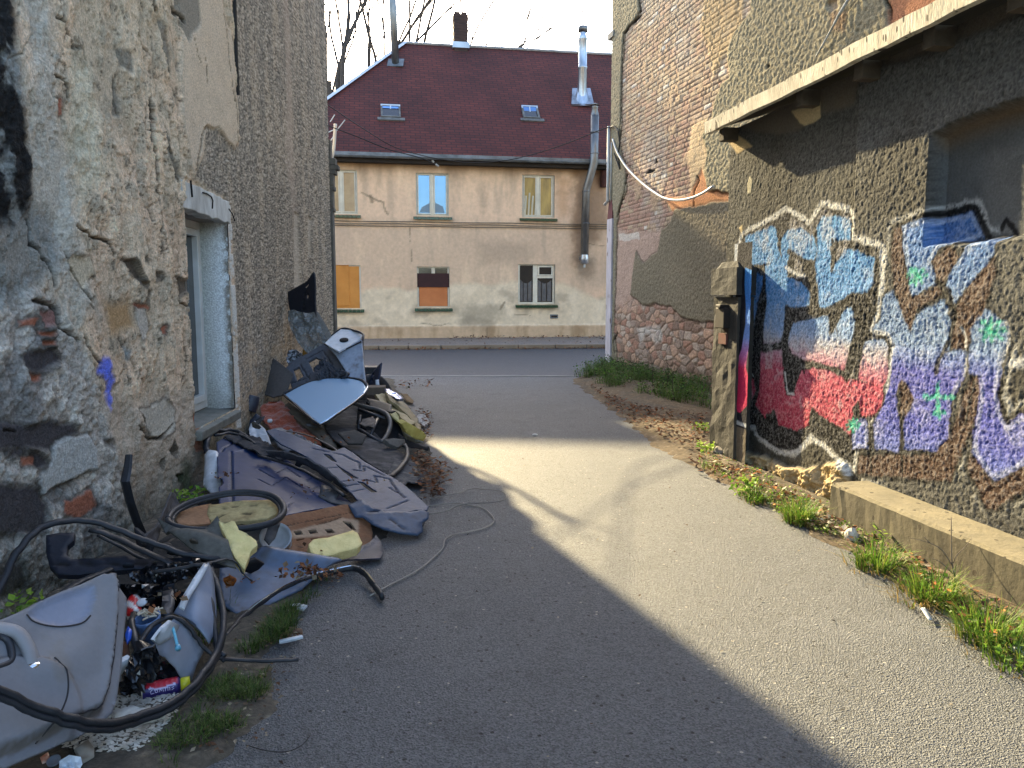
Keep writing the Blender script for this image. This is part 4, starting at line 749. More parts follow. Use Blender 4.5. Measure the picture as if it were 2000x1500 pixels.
mb = MB(); mb.fbox(GF, -3, 2.2, -.05, 3.1, -1.2, 0); mb.fbox(GF, 2.2, GE, -.05, 3.1, -1.2, -1.1); mb.fbox(GF, GE-.01, GE, -.05, 3.1, -1.2, -.04); mb.build('side_wall', M('dark_roughcast', (110, 100, 80), (84, 78, 66), sc=4, rough=.95, bump=.8, bsc=30), SH)
# roof: pale fascia, slab, soffit and brackets
m_fascia = M('whitewashed_roof_edge', (240, 234, 214), (196, 186, 164), sc=7, rough=.85, bump=.4, bsc=26, contrast=.45, stretch=(2.2, 2.2, .8), speck=[((70, 62, 52), 22, .10), ((96, 88, 78), 6, .06)])
OH = .25; RE = GF.sz(1377, 262, OH)[0]; RB = GF.sz(1377, 262, OH)[1]; RT = RB+.108
mb = MB(); V = []; K = 60; rr = random.Random(9)
for i in range(K+1):
    a = -3+(RE+3)*i/K; j = rr.uniform(-1, 1)*.006
    V += [GF.w(a, RB+j*.4, OH-.05), GF.w(a, RB+j, OH), GF.w(a, RT+j, OH+.01), GF.w(a, RT+.02, OH-.05)]
mb.add(V, [(i*4+j, i*4+(j+1) % 4, i*4+4+(j+1) % 4, i*4+4+j) for i in range(K) for j in range(4)]+[(3, 2, 1, 0), (K*4, K*4+1, K*4+2, K*4+3)])
mb.build('fascia', m_fascia, SH)
mb = MB(); mb.hexa([GF.w(-3, RB+.03, OH-.052), GF.w(RE, RB+.03, OH-.052), GF.w(RE, RB+.5, -1.3), GF.w(-3, RB+.5, -1.3), GF.w(-3, RT, OH-.052), GF.w(RE, RT, OH-.052), GF.w(RE, RT+.5, -1.3), GF.w(-3, RT+.5, -1.3)][:8]); RFS = mb.build('roof', M('old_roofing_felt', (74, 68, 60), (48, 44, 40), sc=4, rough=.95), SH)
m_wood = M('weathered_rafter', (104, 94, 80), (70, 62, 52), sc=6, rough=.9, bump=.5, bsc=40)
for px in (1408, 1556, 1668, 1800, 1960):
    a = GF.sz(px, 300, OH-.1)[0]; mb = MB(); mb.fbox(GF, a-.05, a+.05, RB-.09, RB+.03, -.05, OH-.1); mb.build('rafter_end', m_wood, SH, bevel=.005)
# concrete post at the shed's far corner
def post_paint(s, z):
    n2 = fbm(s, z, 7, 5, 351, .6); n3 = fbm(s, z, 30, 3, 352)
    c = np.broadcast_to(CG(138, 128, 108), s.shape+(3,)).copy(); c = mix(c, CG(88, 84, 78), ss(-.1, .3, n2)*.6); c = mix(c, CG(60, 58, 56), ss(1.32, 1.36, z)*.75)
    return c, .006*n3+.012*n2
m_post = M('crumbling_concrete_post', (70, 67, 61), (46, 44, 41), sc=7, rough=.95, bump=.8, bsc=22, contrast=.8)
PG = 7.36; pw0, pw1, po0, po1 = GF.sz(1452, 700, .1)[0], 7.64, -.02, .19
rr = random.Random(21)
def lumpy(name, x0, x1, y0, y1, z0, z1, fr, m, par=None, n=(6, 6, 26), amp=.02, taper=0, base=None, seed=0):
    V = []; F = []; nx, ny, nz = n; ring = []
    per = [(i/nx, 0) for i in range(nx)]+[(1, j/ny) for j in range(ny)]+[(1-i/nx, 1) for i in range(nx)]+[(0, 1-j/ny) for j in range(ny)]
    for k in range(nz+1):
        t = k/nz; z = z0+(z1-z0)*t
        for (u, v) in per:
            cu = (u-.5)*(1-taper*t)+.5; cv = (v-.5)*(1-taper*t)+.5; a = x0+(x1-x0)*cu; b = y0+(y1-y0)*cv
            q = float(fbm(np.array([a*1.3+b*2.1+seed]), np.array([z+b+a*.7]), 5, 4, 3+seed)[0])*amp*2.2; du, dv = (u-.5), (v-.5); L_ = math.hypot(du, dv)
            V.append(fr.w(a+q*du/L_, z, b+q*dv/L_))
    P_ = len(per)
    for k in range(nz):
        for i in range(P_): F.append((k*P_+i, k*P_+(i+1) % P_, (k+1)*P_+(i+1) % P_, (k+1)*P_+i))
    F.append(tuple(range(P_))[::-1]); F.append(tuple(nz*P_+i for i in range(P_)))
    return mesh_obj(name, V, F, m, par, False, base=base)
PT = thing('concrete_post', GF.w((pw0+pw1)/2, 0, .05), 'crumbling concrete gate post standing against the far end of the painted shed', 'post')
pt = GF.sz(1400, 512, .2)[1]; pm = GF.sz(1400, 574, .2)[1]
lumpy('shaft', pw0+.02, pw1-.02, po0+.02, po1-.03, -.05, pm-.03, GF, m_post, PT, amp=.012)
lumpy('cap', pw0, pw1, po0, po1, pm-.01, pt-.06, GF, M('grey_post_cap', (60, 59, 57), (44, 43, 42), sc=6, rough=.95, bump=.6, bsc=30), PT, n=(6, 6, 8), amp=.008)
lumpy('cap_stone', pw0+.03, pw1-.03, po0+.03, po1-.03, pt-.06, pt, GF, m_post, PT, n=(6, 6, 4), amp=.01, taper=.3)
q = GF.sz(1411, 622, po1)
mb = MB(); mb.fbox(GF, q[0]-.09, q[0]+.09, q[1]-.09, q[1]+.1, po1-.06, po1+.03); mb.fbox(GF, q[0]-.05, q[0]+.05, q[1]+.1, q[1]+.13, po1-.06, po1+.05); mb.build('hinge_iron', M('black_iron', (28, 27, 27), (48, 36, 30), sc=20, rough=.6, metal=.3), PT, bevel=.006)
mb = MB(); mb.fbox(GF, q[0]-.06, q[0]+.1, q[1]-.24, q[1]-.14, po1-.06, po1-.012); mb.build('red_stain_plate', M('faded_red_paint', (120, 56, 50), (90, 66, 56), sc=14, rough=.9), PT)
# board with spray paint between post and wall
m_spray = bpy.data.materials.new('sprayed_metal_sheet'); 
PF = Frame(tuple(GF.w(0, 0, .135)[:2]), tuple(GF.d[:2]), tuple(GF.n[:2])); fa = PF.sz(1462, 700)[0]; fb = PF.sz(1430, 700)[0]
def flat_paint(s, z):
    n2 = fbm(s, z, 5, 4, 361, .6); g = .004*fbm(s, z, 20, 3, 362); PPY = lambda p: [tuple(PF.sz(*q)) for q in gc(p)]
    c = np.broadcast_to(CG(34, 34, 44), s.shape+(3,)).copy(); hz = z+.03*n2
    zs = [PF.sz(1445, 350+y/3.125)[1] for y in (1300, 1150, 1060, 960, 760, 560)]; cs = np.array([CG(*q) for q in ((188, 44, 86), (188, 44, 90), (170, 110, 170), (110, 140, 205), (70, 126, 205), (70, 140, 215))])
    col = np.stack([np.interp(hz, zs, cs[:, i]) for i in range(3)], -1); d = sdf(s+g, z+g, PPY(A_FILL[1])); c = mix(c, 0, 0)*(ss(-.004, .004, d))[..., None]+col*(1-ss(-.004, .004, d))[..., None]
    k = ss(0, .01, s-(fb-.05-.02*np.sin(z*3)))+ss(0, .02, .42-z+.02*n2); c = mix(c, CG(200, 206, 212), np.clip(k, 0, 1)*(z > .38)*.8); c = mix(c, CG(112, 104, 92), (z < .36)*.95)
    return np.clip(c, .01, .9), g
GE2 = GF.sz(1462, 900)[0]
grid_wall('painted_board', PF, np.linspace(fa, fb+.02, 60), np.linspace(.02, GF.sz(1440, 480)[1], 240), flat_paint, m_gwall, PT)
# concrete kerb block in front of the shed
LB = thing('concrete_block_wall', GF.w(3.5, 0, .2), 'low mossy concrete plinth running along the foot of the painted shed', 'plinth')
lx1 = GF.sz(1622, 990, .30)[0]
def led_top(s, z):
    n2 = fbm(s, z, 5, 5, 371, .6); n3 = fbm(s, z, 40, 3, 372); c = np.broadcast_to(CG(176, 164, 128), s.shape+(3,)).copy(); c = mix(c, CG(126, 118, 92), ss(-.05, .3, n2)*.7); c = mix(c, CG(200, 190, 156), ss(.1, .4, n3)*.4); return c, .003*n3
V = []; LT = .265
m_conc = M('lichened_concrete', (142, 132, 106), (104, 98, 80), sc=6, rough=.95, bump=.7, bsc=34, contrast=.7, speck=[((64, 58, 46), 30, .07)])
m_concf = M('darker_concrete_face', (112, 105, 86), (82, 76, 62), sc=4, rough=.9, bump=.35, bsc=30, contrast=.7, speck=[((70, 62, 48), 26, .05)])  # darker version of the top concrete, for the upright face
nx = 90; V = []; F = []
for i in range(nx+1):
    a = 1.0+(lx1-1.0)*i/nx; w_ = float(fbm(np.array([a]), np.array([.3]), 3, 4, 9)[0])
    for (o, z) in ((.31, -.03), (.305, .12), (.30+.008*w_, LT-.018+.008*w_), (.285, LT+.004*w_), (.15, LT+.006), (.02, LT+.004), (.02, -.03)): V.append(GF.w(a, z, o+.003*rr.uniform(-1, 1)))
for i in range(nx):
    for j in range(6): F.append((i*7+j, i*7+j+1, (i+1)*7+j+1, (i+1)*7+j))
F.append(tuple(range(7))[::-1]); F.append(tuple(nx*7+j for j in range(7)))
mesh_obj('block', V, F, m_concf, LB, mats=[m_concf, m_conc], fm=[1 if (i % 6) in (3, 4, 2) else 0 for i in range(nx*6)]+[0, 0])
# ================================================================== ground, street, verges
m_asph = bpy.data.materials.new('old_asphalt'); m_asph.use_nodes = True
def asph(m, c1, c2, dots, bump, sc=1.0):
    m.use_nodes = True; n = m.node_tree.nodes; l = m.node_tree.links; b = n['Principled BSDF']; tc = n.new('ShaderNodeTexCoord'); o = tc.outputs['Object']
    def N(s, d=4, r=.6):
        q = n.new('ShaderNodeTexNoise'); q.inputs['Scale'].default_value = s; q.inputs['Detail'].default_value = d; q.inputs['Roughness'].default_value = r; l.new(o, q.inputs[0]); return q.outputs[0]
    def R(v, a, b_, c=0, d=1):
        q = n.new('ShaderNodeMapRange'); q.inputs[1].default_value = a; q.inputs[2].default_value = b_; q.inputs[3].default_value = c; q.inputs[4].default_value = d; l.new(v, q.inputs[0]); return q.outputs[0]
    def X(f, a, b_, mode='MIX'):
        q = n.new('ShaderNodeMix'); q.data_type = 'RGBA'; q.blend_type = mode
        for s_, v in ((0, f), (6, a), (7, b_)):
            if isinstance(v, (int, float)): q.inputs[s_].default_value = v
            elif isinstance(v, tuple): q.inputs[s_].default_value = tuple(srgb(v))+(1,)
            else: l.new(v, q.inputs[s_])
        return q.outputs[2]
    base = X(R(N(1.1, 6), .35, .65), c1, c2); base = X(R(N(.45, 4), .5, .68, 0, .6), base, tuple(int(v*.78) for v in c1))
    vo = n.new('ShaderNodeTexVoronoi'); vo.inputs['Scale'].default_value = 150*sc; l.new(o, vo.inputs[0]); sp = n.new('ShaderNodeSeparateColor'); l.new(vo.outputs['Color'], sp.inputs[0])
    base = X(.5, base, X(R(sp.outputs[0], 0, 1), tuple(int(v*.45) for v in c1), tuple(min(255, int(v*1.45)) for v in c2)))
    v2 = n.new('ShaderNodeTexVoronoi'); v2.inputs['Scale'].default_value = 34; l.new(o, v2.inputs[0]); s2 = n.new('ShaderNodeSeparateColor'); l.new(v2.outputs['Color'], s2.inputs[0])
    g = n.new('ShaderNodeMath'); g.operation = 'MULTIPLY'; l.new(R(s2.outputs[1], .955, .96), g.inputs[0]); l.new(R(v2.outputs['Distance'], .25, .18), g.inputs[1]); base = X(g.outputs[0], base, dots)
    g = n.new('ShaderNodeMath'); g.operation = 'MULTIPLY'; l.new(R(s2.outputs[2], .97, .975), g.inputs[0]); l.new(R(v2.outputs['Distance'], .3, .2), g.inputs[1]); base = X(g.outputs[0], base, (38, 36, 34))
    base = X(R(N(2.6, 7, .7), .54, .7, 0, .4), base, tuple(int(v*.62) for v in c1)); base = X(R(N(.9, 8, .75), .56, .66, 0, .35), base, tuple(min(255, int(v*1.3)) for v in c2)); l.new(base, b.inputs['Base Color']); b.inputs['Roughness'].default_value = .62; b.inputs['Specular IOR Level'].default_value = .5
    ad = n.new('ShaderNodeMath'); ad.operation = 'ADD'; l.new(vo.outputs['Distance'], ad.inputs[0]); l.new(R(N(70, 3, .7), 0, 1, 0, 1.6), ad.inputs[1])
    bp = n.new('ShaderNodeBump'); bp.inputs['Strength'].default_value = bump; bp.inputs['Distance'].default_value = .012; l.new(ad.outputs[0], bp.inputs['Height']); l.new(bp.outputs[0], b.inputs['Normal'])
    return m
asph(m_asph, (84, 88, 93), (96, 98, 100), (176, 170, 158), 1.0)
m_road = asph(bpy.data.materials.new('street_asphalt'), (48, 50, 55), (55, 57, 62), (120, 120, 120), .5)
def struct(name, V, F, m, **k):
    o = mesh_obj(name, V, F, m, base=(0, 0, 0), **k); o['kind'] = 'structure'; return o
V = [(-400, -60, 0), (400, -60, 0), (400, 600, 0), (-400, 600, 0)]
struct('ground', V, [(0, 1, 2, 3)], m_asph)
def strip(px_far, px_near, z):
    return None
kf = [at_h(x, y, 0) for x, y in ((710, 683.5), (1180, 680.5))]; kd = (kf[1]-kf[0])/np.linalg.norm(kf[1]-kf[0]); kn = np.array([-kd[1], kd[0], 0])
E_ = lambda p, a, b, z: p+kd*a+kn*b+np.array([0, 0, z])
rn = at_h(960, 726.5, 0)
V = [(-60, rn[1]+.35+.0*60, .004), (60, rn[1]-2.0, .004), E_(kf[0], 70, 0, .004), E_(kf[0], -60, 0, .004)]
struct('street', V, [(0, 1, 2, 3)], m_road)
V = [(-60, rn[1]+.30, .008), (60, rn[1]-2.05, .008), (60, rn[1]-1.93, .008), (-60, rn[1]+.42, .008)]
struct('gutter_line', V, [(0, 1, 2, 3)], M('pale_worn_gutter_stone', (150, 148, 142), (120, 120, 118), sc=3, rough=.9))
m_curb = M('sandstone_kerb', (150, 136, 116), (116, 104, 88), sc=3, rough=.95, bump=.5, bsc=18, contrast=.8)
kb = MB(); rr = random.Random(5); a = -14
while a < 26:
    L = rr.uniform(.85, 1.3); kb.hexa([E_(kf[0], a+.012, 0, -.02), E_(kf[0], a+L-.012, 0, -.02), E_(kf[0], a+L-.012, .17, -.02), E_(kf[0], a+.012, .17, -.02), E_(kf[0], a+.012, .015, .115+rr.uniform(-.01, .01)), E_(kf[0], a+L-.012, .015, .12), E_(kf[0], a+L-.012, .17, .12), E_(kf[0], a+.012, .17, .12)]); a += L
o = kb.build('kerb', m_curb, bevel=.012); o['kind'] = 'structure'
V = [E_(kf[0], -14, .16, .112), E_(kf[0], 26, .16, .112), E_(kf[0], 26, 9, .112), E_(kf[0], -14, 9, .112)]
struct('pavement', V, [(0, 1, 2, 3)], asph(bpy.data.materials.new('pavement_asphalt'), (110, 102, 96), (124, 114, 106), (170, 160, 150), .6))
# soil verges as lumpy sheets
def soil_paint(x, y, seed, gcol=(92, 84, 68)):
    n1 = fbm(x, y, 1.5, 4, seed); n2 = fbm(x, y, 8, 4, seed+1, .65); n3 = fbm(x, y, 35, 3, seed+2)
    c = np.broadcast_to(srgb(gcol), x.shape+(3,))*(1+.35*n2+.35*n3)[..., None]; c = mix(c, srgb((66, 62, 54)), ss(-.1, .3, n1)*.6); c = mix(c, srgb((150, 138, 118)), ss(.25, .45, n3)*.6); return c, n1, n2, n3
def verge(name, poly, res, hfun, seed, col=(92, 84, 68), fade=.25):
    P = np.array(poly); x0, y0 = P.min(0)-.1; x1, y1 = P.max(0)+.1
    X, Y = np.meshgrid(np.arange(x0, x1, res), np.arange(y0, y1, res), indexing='ij')
    d = sdf(X+.12*fbm(X, Y, 3, 4, seed+7), Y+.12*fbm(X, Y, 3, 4, seed+8), P, lim=2.0); c, n1, n2, n3 = soil_paint(X, Y, seed, col)
    Z = -.02+.028*ss(0, -.1, d)+hfun(X, Y, d)*ss(0, -fade, d)+(.012*n2+.007*n3)*ss(.03, -.05, d)
    idx = np.arange(X.size).reshape(X.shape); dm = (d[:-1, :-1]+d[1:, 1:])/2; keep = dm < .06
    F = np.stack([idx[:-1, :-1], idx[1:, :-1], idx[1:, 1:], idx[:-1, 1:]], -1)[keep]
    o = mesh_obj(name, np.stack([X, Y, Z], -1).reshape(-1, 3), F.copy(), m_soil, smooth=True, col=c.reshape(-1, 3), base=(0, 0, 0)); o['kind'] = 'structure'
    return o
m_soil = M('leafy_soil', None, attr=True, rough=.97, var=.4, sc=50, bump=.8, bsc=90, bdist=.01)
def G2(*pts): return [tuple(at_h(x, y, 0)[:2]) for x, y in pts]
lw_ = lambda s, o=.0: tuple(LF.w(s, 0, o)[:2])
verge('soil_verge', G2((335, 1560), (450, 1500), (545, 1385), (560, 1290), (590, 1215), (640, 1120), (700, 1040), (760, 985), (820, 940), (850, 900), (840, 850), (800, 790), (770, 740))+[lw_(14.4, .05), lw_(14, -.05), lw_(1, -.05), (-1.6, 1.0)], .025, lambda x, y, d: .03+.0*x, 400, (88, 80, 68))
verge('weedy_verge', G2((1110, 745), (1150, 722), (1185, 716))+[tuple(BF.w(0, 0, -.05)[:2]), tuple(BF.w(5.2, 0, -.05)[:2]), tuple(GF.w(7.9, 0, -.3)[:2]), tuple(GF.w(2, 0, -.05)[:2]), tuple(GF.w(1, 0, .6)[:2])]+G2((2080, 1350), (1960, 1295), (1840, 1205), (1700, 1120), (1600, 1060), (1500, 1000), (1400, 945), (1330, 905), (1260, 868), (1210, 820), (1170, 790)), .025, lambda x, y, d: .03+.05*ss(0, -1.2, d), 420, (98, 82, 60), .5)
# added unseen house: roof shaped to cast the shadow edge across the alley
nb = thing('shadow_house', (-14, 37, 0), 'added unseen house whose roof casts the far shadow edge in the alley', 'house')
mb = MB(); mb.hexa([(-26, 34, 0), (-9.8, 34, 0), (-9.8, 42, 0), (-26, 42, 0), (-26, 34, 9.5), (-9.8, 34, 9.5), (-9.8, 42, 9.5), (-26, 42, 9.5)]); mb.build('wall', m_plain, nb)
mb = MB(); mb.add([(-26, 33.5, 9.4), (-9.6, 33.5, 9.4), (-9.6, 42.5, 9.4), (-26, 42.5, 9.4), (-26, 38, 13.4), (-9.6, 38, 14.35)], [(0, 1, 5, 4), (2, 3, 4, 5), (1, 2, 5), (3, 0, 4), (3, 2, 1, 0)]); mb.build('roof', m_roof, nb)
# ------------------------------------------------------------------ overhead cables and aerial
def cab(pts, r, label, m=m_wire, name='overhead_cable', n=6):
    f = MB(); f.tube(spline(pts, n), r, 5); return tag(f.build(name, m, smooth=True), label, 'cable')
cab([at_y(x, y, Y) for x, y, Y in ((560, 150, 14.6), (640, 205, 15), (720, 258, 16.5), (770, 287, 17), (830, 305, 17), (880, 314, 17), (930, 318, 17), (990, 313, 17), (1050, 299, 17), (1110, 279, 16.9), (1170, 255, 16.8), (1199, 246, 16.75))], .010, 'black cable sagging right across the alley in front of the shingle roof')
cab([at_y(x, y, Y) for x, y, Y in ((600, 228, 14.6), (640, 245, 14.8), (700, 268, 15.2), (760, 292, 15.6), (820, 308, 16), (851, 321, 16.2))], .010, 'short black cable ending in two white tips below the grey gutter')
a = at_y(851, 321, 16.2); f = MB(); f.tube([a, a+[.06, 0, -.04]], .022, 6); f.tube([a+[-.04, 0, .04], a+[-.07, 0, .08]], .022, 6)
tag(f.build('cable_end', m_white), 'white cable end hanging from the short black cable', 'cable end')
AE = thing('aerial', at_y(645, 300, 15.2), 'pale curved aerial pole with thin rods beside the left house corner', 'aerial')
f = MB(); f.tube(spline([at_y(x, y, 15.2) for x, y in ((655, 242), (654, 262), (652, 290), (648, 310), (643, 328), (630, 345))], 4), .03, 8); f.build('pole', M('pale_aerial_pole', (206, 204, 198), rough=.5), AE, smooth=True)
f = MB()
for p in (((652, 262), (674, 234)), ((645, 238), (654, 224)), ((642, 258), (656, 252)), ((645, 276), (652, 266))): f.tube([at_y(*p[0], 15.2), at_y(*p[1], 15.2)], .01, 4)
f.build('rod', m_trim, AE)
# ------------------------------------------------------------------ bare tree behind
def tree():
    rg = random.Random(12); mb = MB(); tw = MB()
    def grow(p, d, L, r, dep):
        k = 6; pts = [p]; q = p.copy(); dd = d.copy()
        for i in range(k):
            dd = dd+np.array([rg.uniform(-1, 1), rg.uniform(-1, 1), rg.uniform(-.3, .6)])*.13; dd /= np.linalg.norm(dd); q = q+dd*L/k; pts.append(q.copy())
        if q[0] < -14.2: return
        rs = np.linspace(r, r*.68, k+1); (mb if dep < 4 else tw).tube(pts, rs, 7 if dep < 2 else 4 if dep < 4 else 3, cap=False)
        if dep >= 7: return
        n_ = 3 if dep < 5 else 3
        for j in range(n_):
            t = rg.choice([3, 4, 5, 6]) if j else 6; b = pts[t]; ax = np.array([rg.uniform(-1, 1), rg.uniform(-1, 1), rg.uniform(-.1, .5)]); nd = dd+ax*(.62 if dep else .5); nd[2] += .12; nd /= np.linalg.norm(nd)
            grow(b, nd, L*rg.uniform(.66, .86), rs[t]*(.78 if j == 0 else .6), dep+1)
    T = thing('bare_tree', (-12.2, 54, 0), 'tall leafless tree rising behind the left end of the street house', 'tree')
    mb.tube([(-12.2, 54, 0), (-12.1, 54, 5), (-12.3, 54, 9)], [.62, .5, .42], 10)
    for d in [(.0, 0, 1), (.12, 0, 1), (.55, .1, .85), (-.05, -.2, 1), (.9, .1, .75), (.3, .3, 1), (1.5, .1, .8), (1.9, 0, .55)]+[(rg.uniform(0, 1.5), rg.uniform(-.3, .3), 1) for _ in range(2)]:
        d = np.array(d, float); d /= np.linalg.norm(d); grow(np.array([-12.3, 54, 8.4+rg.uniform(-1, 5)]), d, 8.4, .2, 1)
    m_bark = M('grey_bark', (84, 78, 72), (58, 54, 50), sc=6, rough=.95)
    mb.build('trunk', m_bark, T, smooth=True); tw.build('crown', m_bark, T)
tree()
# ================================================================== heap of scrapped car parts
def proj(P):
    P = np.atleast_2d(P)-np.array([0, 0, CAMH]); zc = P[:, 1]*math.cos(TH)-P[:, 2]*math.sin(TH); yc = P[:, 1]*math.sin(TH)+P[:, 2]*math.cos(TH)
    return 1000+FPX*P[:, 0]/zc, 750-FPX*yc/zc
def anc(a): return at_y(a[0], a[1], -a[2]) if a[2] < 0 else at_h(*a)      # third value: height above ground, or minus the distance
class Pl:
    def __init__(s, A):
        a, b, c = [anc(q) for q in A]; s.n = np.cross(b-a, c-a); s.n /= np.linalg.norm(s.n)
        if np.dot(s.n, np.array([0, 0, CAMH])-a) < 0: s.n = -s.n
        s.o = a; s.u = (b-a)/np.linalg.norm(b-a); s.v = np.cross(s.n, s.u)
    def uv(s, px, py):
        r = ray(px, py); o = np.array([0, 0, CAMH]); t = np.dot(s.o-o, s.n)/np.dot(r, s.n); p = o+t*r-s.o
        return (np.dot(p, s.u), np.dot(p, s.v))
    def w(s, u, v, h=0): return s.o+np.multiply.outer(u, s.u)+np.multiply.outer(v, s.v)+np.multiply.outer(h, s.n)
def fbm3(u, v, sc, o=4, seed=0, g=.55): return fbm(np.asarray(u)+7.3, np.asarray(v)+3.1, sc, o, seed, g)
def sheet(name, out, A, m, th=.006, res=.02, disp=None, holes=(), groove=(), parent=None, noise=.004, nsc=6, paint=None, seed=0, curve=False, rim=0, smooth=True):
    """thin solid panel: outline in picture points laid on a plane through three anchor points"""
    P = Pl(A) if not isinstance(A, Pl) else A
    o2 = spline(out, 3, closed=True)[:-1] if curve else np.array(out, float)
    O = [P.uv(x, y) for x, y in o2]
    # resample border
    B = []
    for i in range(len(O)):
        a, b = np.array(O[i]), np.array(O[(i+1) % len(O)]); L = np.linalg.norm(b-a); k = max(1, int(L/(res*1.1)))
        B += [tuple(a+(b-a)*t/k) for t in range(k)]
    H_ = []
    for h in holes:
        q = [P.uv(x, y) for x, y in h]; hh = []
        for i in range(len(q)):
            a, b = np.array(q[i]), np.array(q[(i+1) % len(q)]); L = np.linalg.norm(b-a); k = max(1, int(L/res)); hh += [tuple(a+(b-a)*t/k) for t in range(k)]
        H_.append(hh)
    Bn = np.array(B); g0, g1 = Bn.min(0), Bn.max(0); rg = np.random.RandomState(seed+1)
    gx, gy = np.meshgrid(np.arange(g0[0], g1[0], res), np.arange(g0[1], g1[1], res), indexing='ij'); gx = (gx+rg.uniform(-.2, .2, gx.shape)*res).ravel(); gy = (gy+rg.uniform(-.2, .2, gy.shape)*res).ravel()
    ok = sdf(gx, gy, B, lim=5) < -res*.55
    for h in H_: ok &= sdf(gx, gy, h, lim=5) > res*.55
    pts = list(B); edges = [(i, (i+1) % len(B)) for i in range(len(B))]
    for h in H_:
        b = len(pts); pts += h; edges += [(b+i, b+(i+1) % len(h)) for i in range(len(h))]
    nb = len(pts); pts += list(zip(gx[ok], gy[ok]))
    r = delaunay_2d_cdt([Vector(p) for p in pts], edges, [], 0, 1e-5); vs = np.array([tuple(v) for v in r[0]]); T = np.array([tuple(f) for f in r[2] if len(f) == 3])
    c = vs[T].mean(1); keep = sdf(c[:, 0], c[:, 1], B, lim=5) < 0
    for h in H_: keep &= sdf(c[:, 0], c[:, 1], h, lim=5) > 0
    T = T[keep]; a_, b_, c_ = vs[T[:, 0]], vs[T[:, 1]], vs[T[:, 2]]; cr = (b_[:, 0]-a_[:, 0])*(c_[:, 1]-a_[:, 1])-(b_[:, 1]-a_[:, 1])*(c_[:, 0]-a_[:, 0]); T = T[np.abs(cr) > 1e-12]; cr = cr[np.abs(cr) > 1e-12]; T[cr < 0] = T[cr < 0][:, ::-1]
    u, v = vs[:, 0], vs[:, 1]; h = noise*fbm3(u, v, nsc, 4, seed)
    px, py = proj(P.w(u, v))
    if disp is not None: h = h+disp(px, py, u, v)
    dark = np.zeros(len(u))
    for g in groove:
        q = [P.uv(x, y) for x, y in g[0]]; d = sdf(u, v, q, closed=False, lim=1); h = h-g[2]*(1-ss(g[1]*.4, g[1], d)); dark = np.maximum(dark, (1-ss(g[1]*.2, g[1]*.85, d))*(g[2] > 0)*(g[3] if len(g) > 3 else .9))  # recessed grooves also get their shade painted dark
    if rim:
        d = sdf(u, v, B, lim=5); h = h+rim*(1-ss(.0, abs(rim)*1.5+.006, -d))
    top = P.w(u, v, h); bot = P.w(u, v, h-th); n = len(u)
    used = np.zeros(n, bool); used[T.ravel()] = True
    E = {}
    for t in T:
        for i in range(3):
            e = (int(t[i]), int(t[(i+1) % 3])); E[e] = 1
    bd = [e for e in E if (e[1], e[0]) not in E]
    V = np.vstack([top, bot]); F = [tuple(t) for t in T]+[tuple(n+t[::-1]) for t in T]+[(b, a, n+a, n+b) for a, b in bd]
    col = None
    if paint is not None:
        cc = paint(px, py, u, v); cc = cc*(1-dark[:, None]*1.0); q = np.concatenate([cc, cc*.9]); col = np.clip(q, .004, .9)
    us = np.concatenate([used, used]); rm = np.cumsum(us)-1; V = V[us]; F = [tuple(int(rm[i]) for i in f) for f in F]; col = None if col is None else col[us]
    o = mesh_obj(name, V, F, m, parent, smooth, col=col)
    if smooth and len(o.data.polygons) == len(F): o.data.polygons.foreach_set('use_smooth', np.arange(len(F)) < 2*len(T))
    return o
PG_ = 'scrapped car parts dumped against the old house'
def T_(o, label, cat): return tag(o, label, cat, PG_)
PK = .62
def flat(c, v1=.12, v2=.2, sc=4, dirt=None, seed=0):
    c = srgb(c)*PK
    def f(px, py, u, v):
        n1 = fbm3(u, v, sc, 5, 71+seed); n2 = fbm3(u, v, sc*7, 4, 72+seed); q = np.broadcast_to(c, u.shape+(3,))*(1+v1*n2*1.6+v2*n1)[:, None]
        if dirt: q = mix(q, srgb(dirt), ss(.02, .4, n1+.35*n2)*.8)
        return q
    return f
m_pl = M('worn_plastic', None, attr=True, rough=.55, var=.16, sc=30, spec=.28, bump=.12, bsc=160)
m_dull = M('dull_dirty_surface', None, attr=True, rough=.85, var=.25, sc=40, spec=.3, bump=.3, bsc=60)
m_gloss = M('scuffed_car_paint', None, attr=True, rough=.5, var=.14, sc=18, spec=.22, coat=.04, bump=.06, bsc=90)
m_rub = M('black_rubber_seal', (24, 27, 33), (48, 50, 54), sc=26, rough=.5, spec=.35, contrast=1.2, bump=.25, bsc=40)
m_blk = M('black_plastic', (28, 29, 33), (44, 46, 52), sc=9, rough=.45, bump=.1, bsc=80)
m_bag = M('black_bin_bag', (22, 24, 30), (16, 17, 20), sc=5, rough=.22, spec=.7)
m_foam = M('yellow_upholstery_foam', (244, 224, 160), (206, 184, 120), sc=12, rough=.95, bump=.9, bsc=40, contrast=.8)
m_wht = M('grubby_white_plastic', (206, 212, 218), (160, 166, 172), sc=8, rough=.4, contrast=.5)
m_chrome = M('chrome_trim', (220, 222, 226), rough=.12, metal=1)
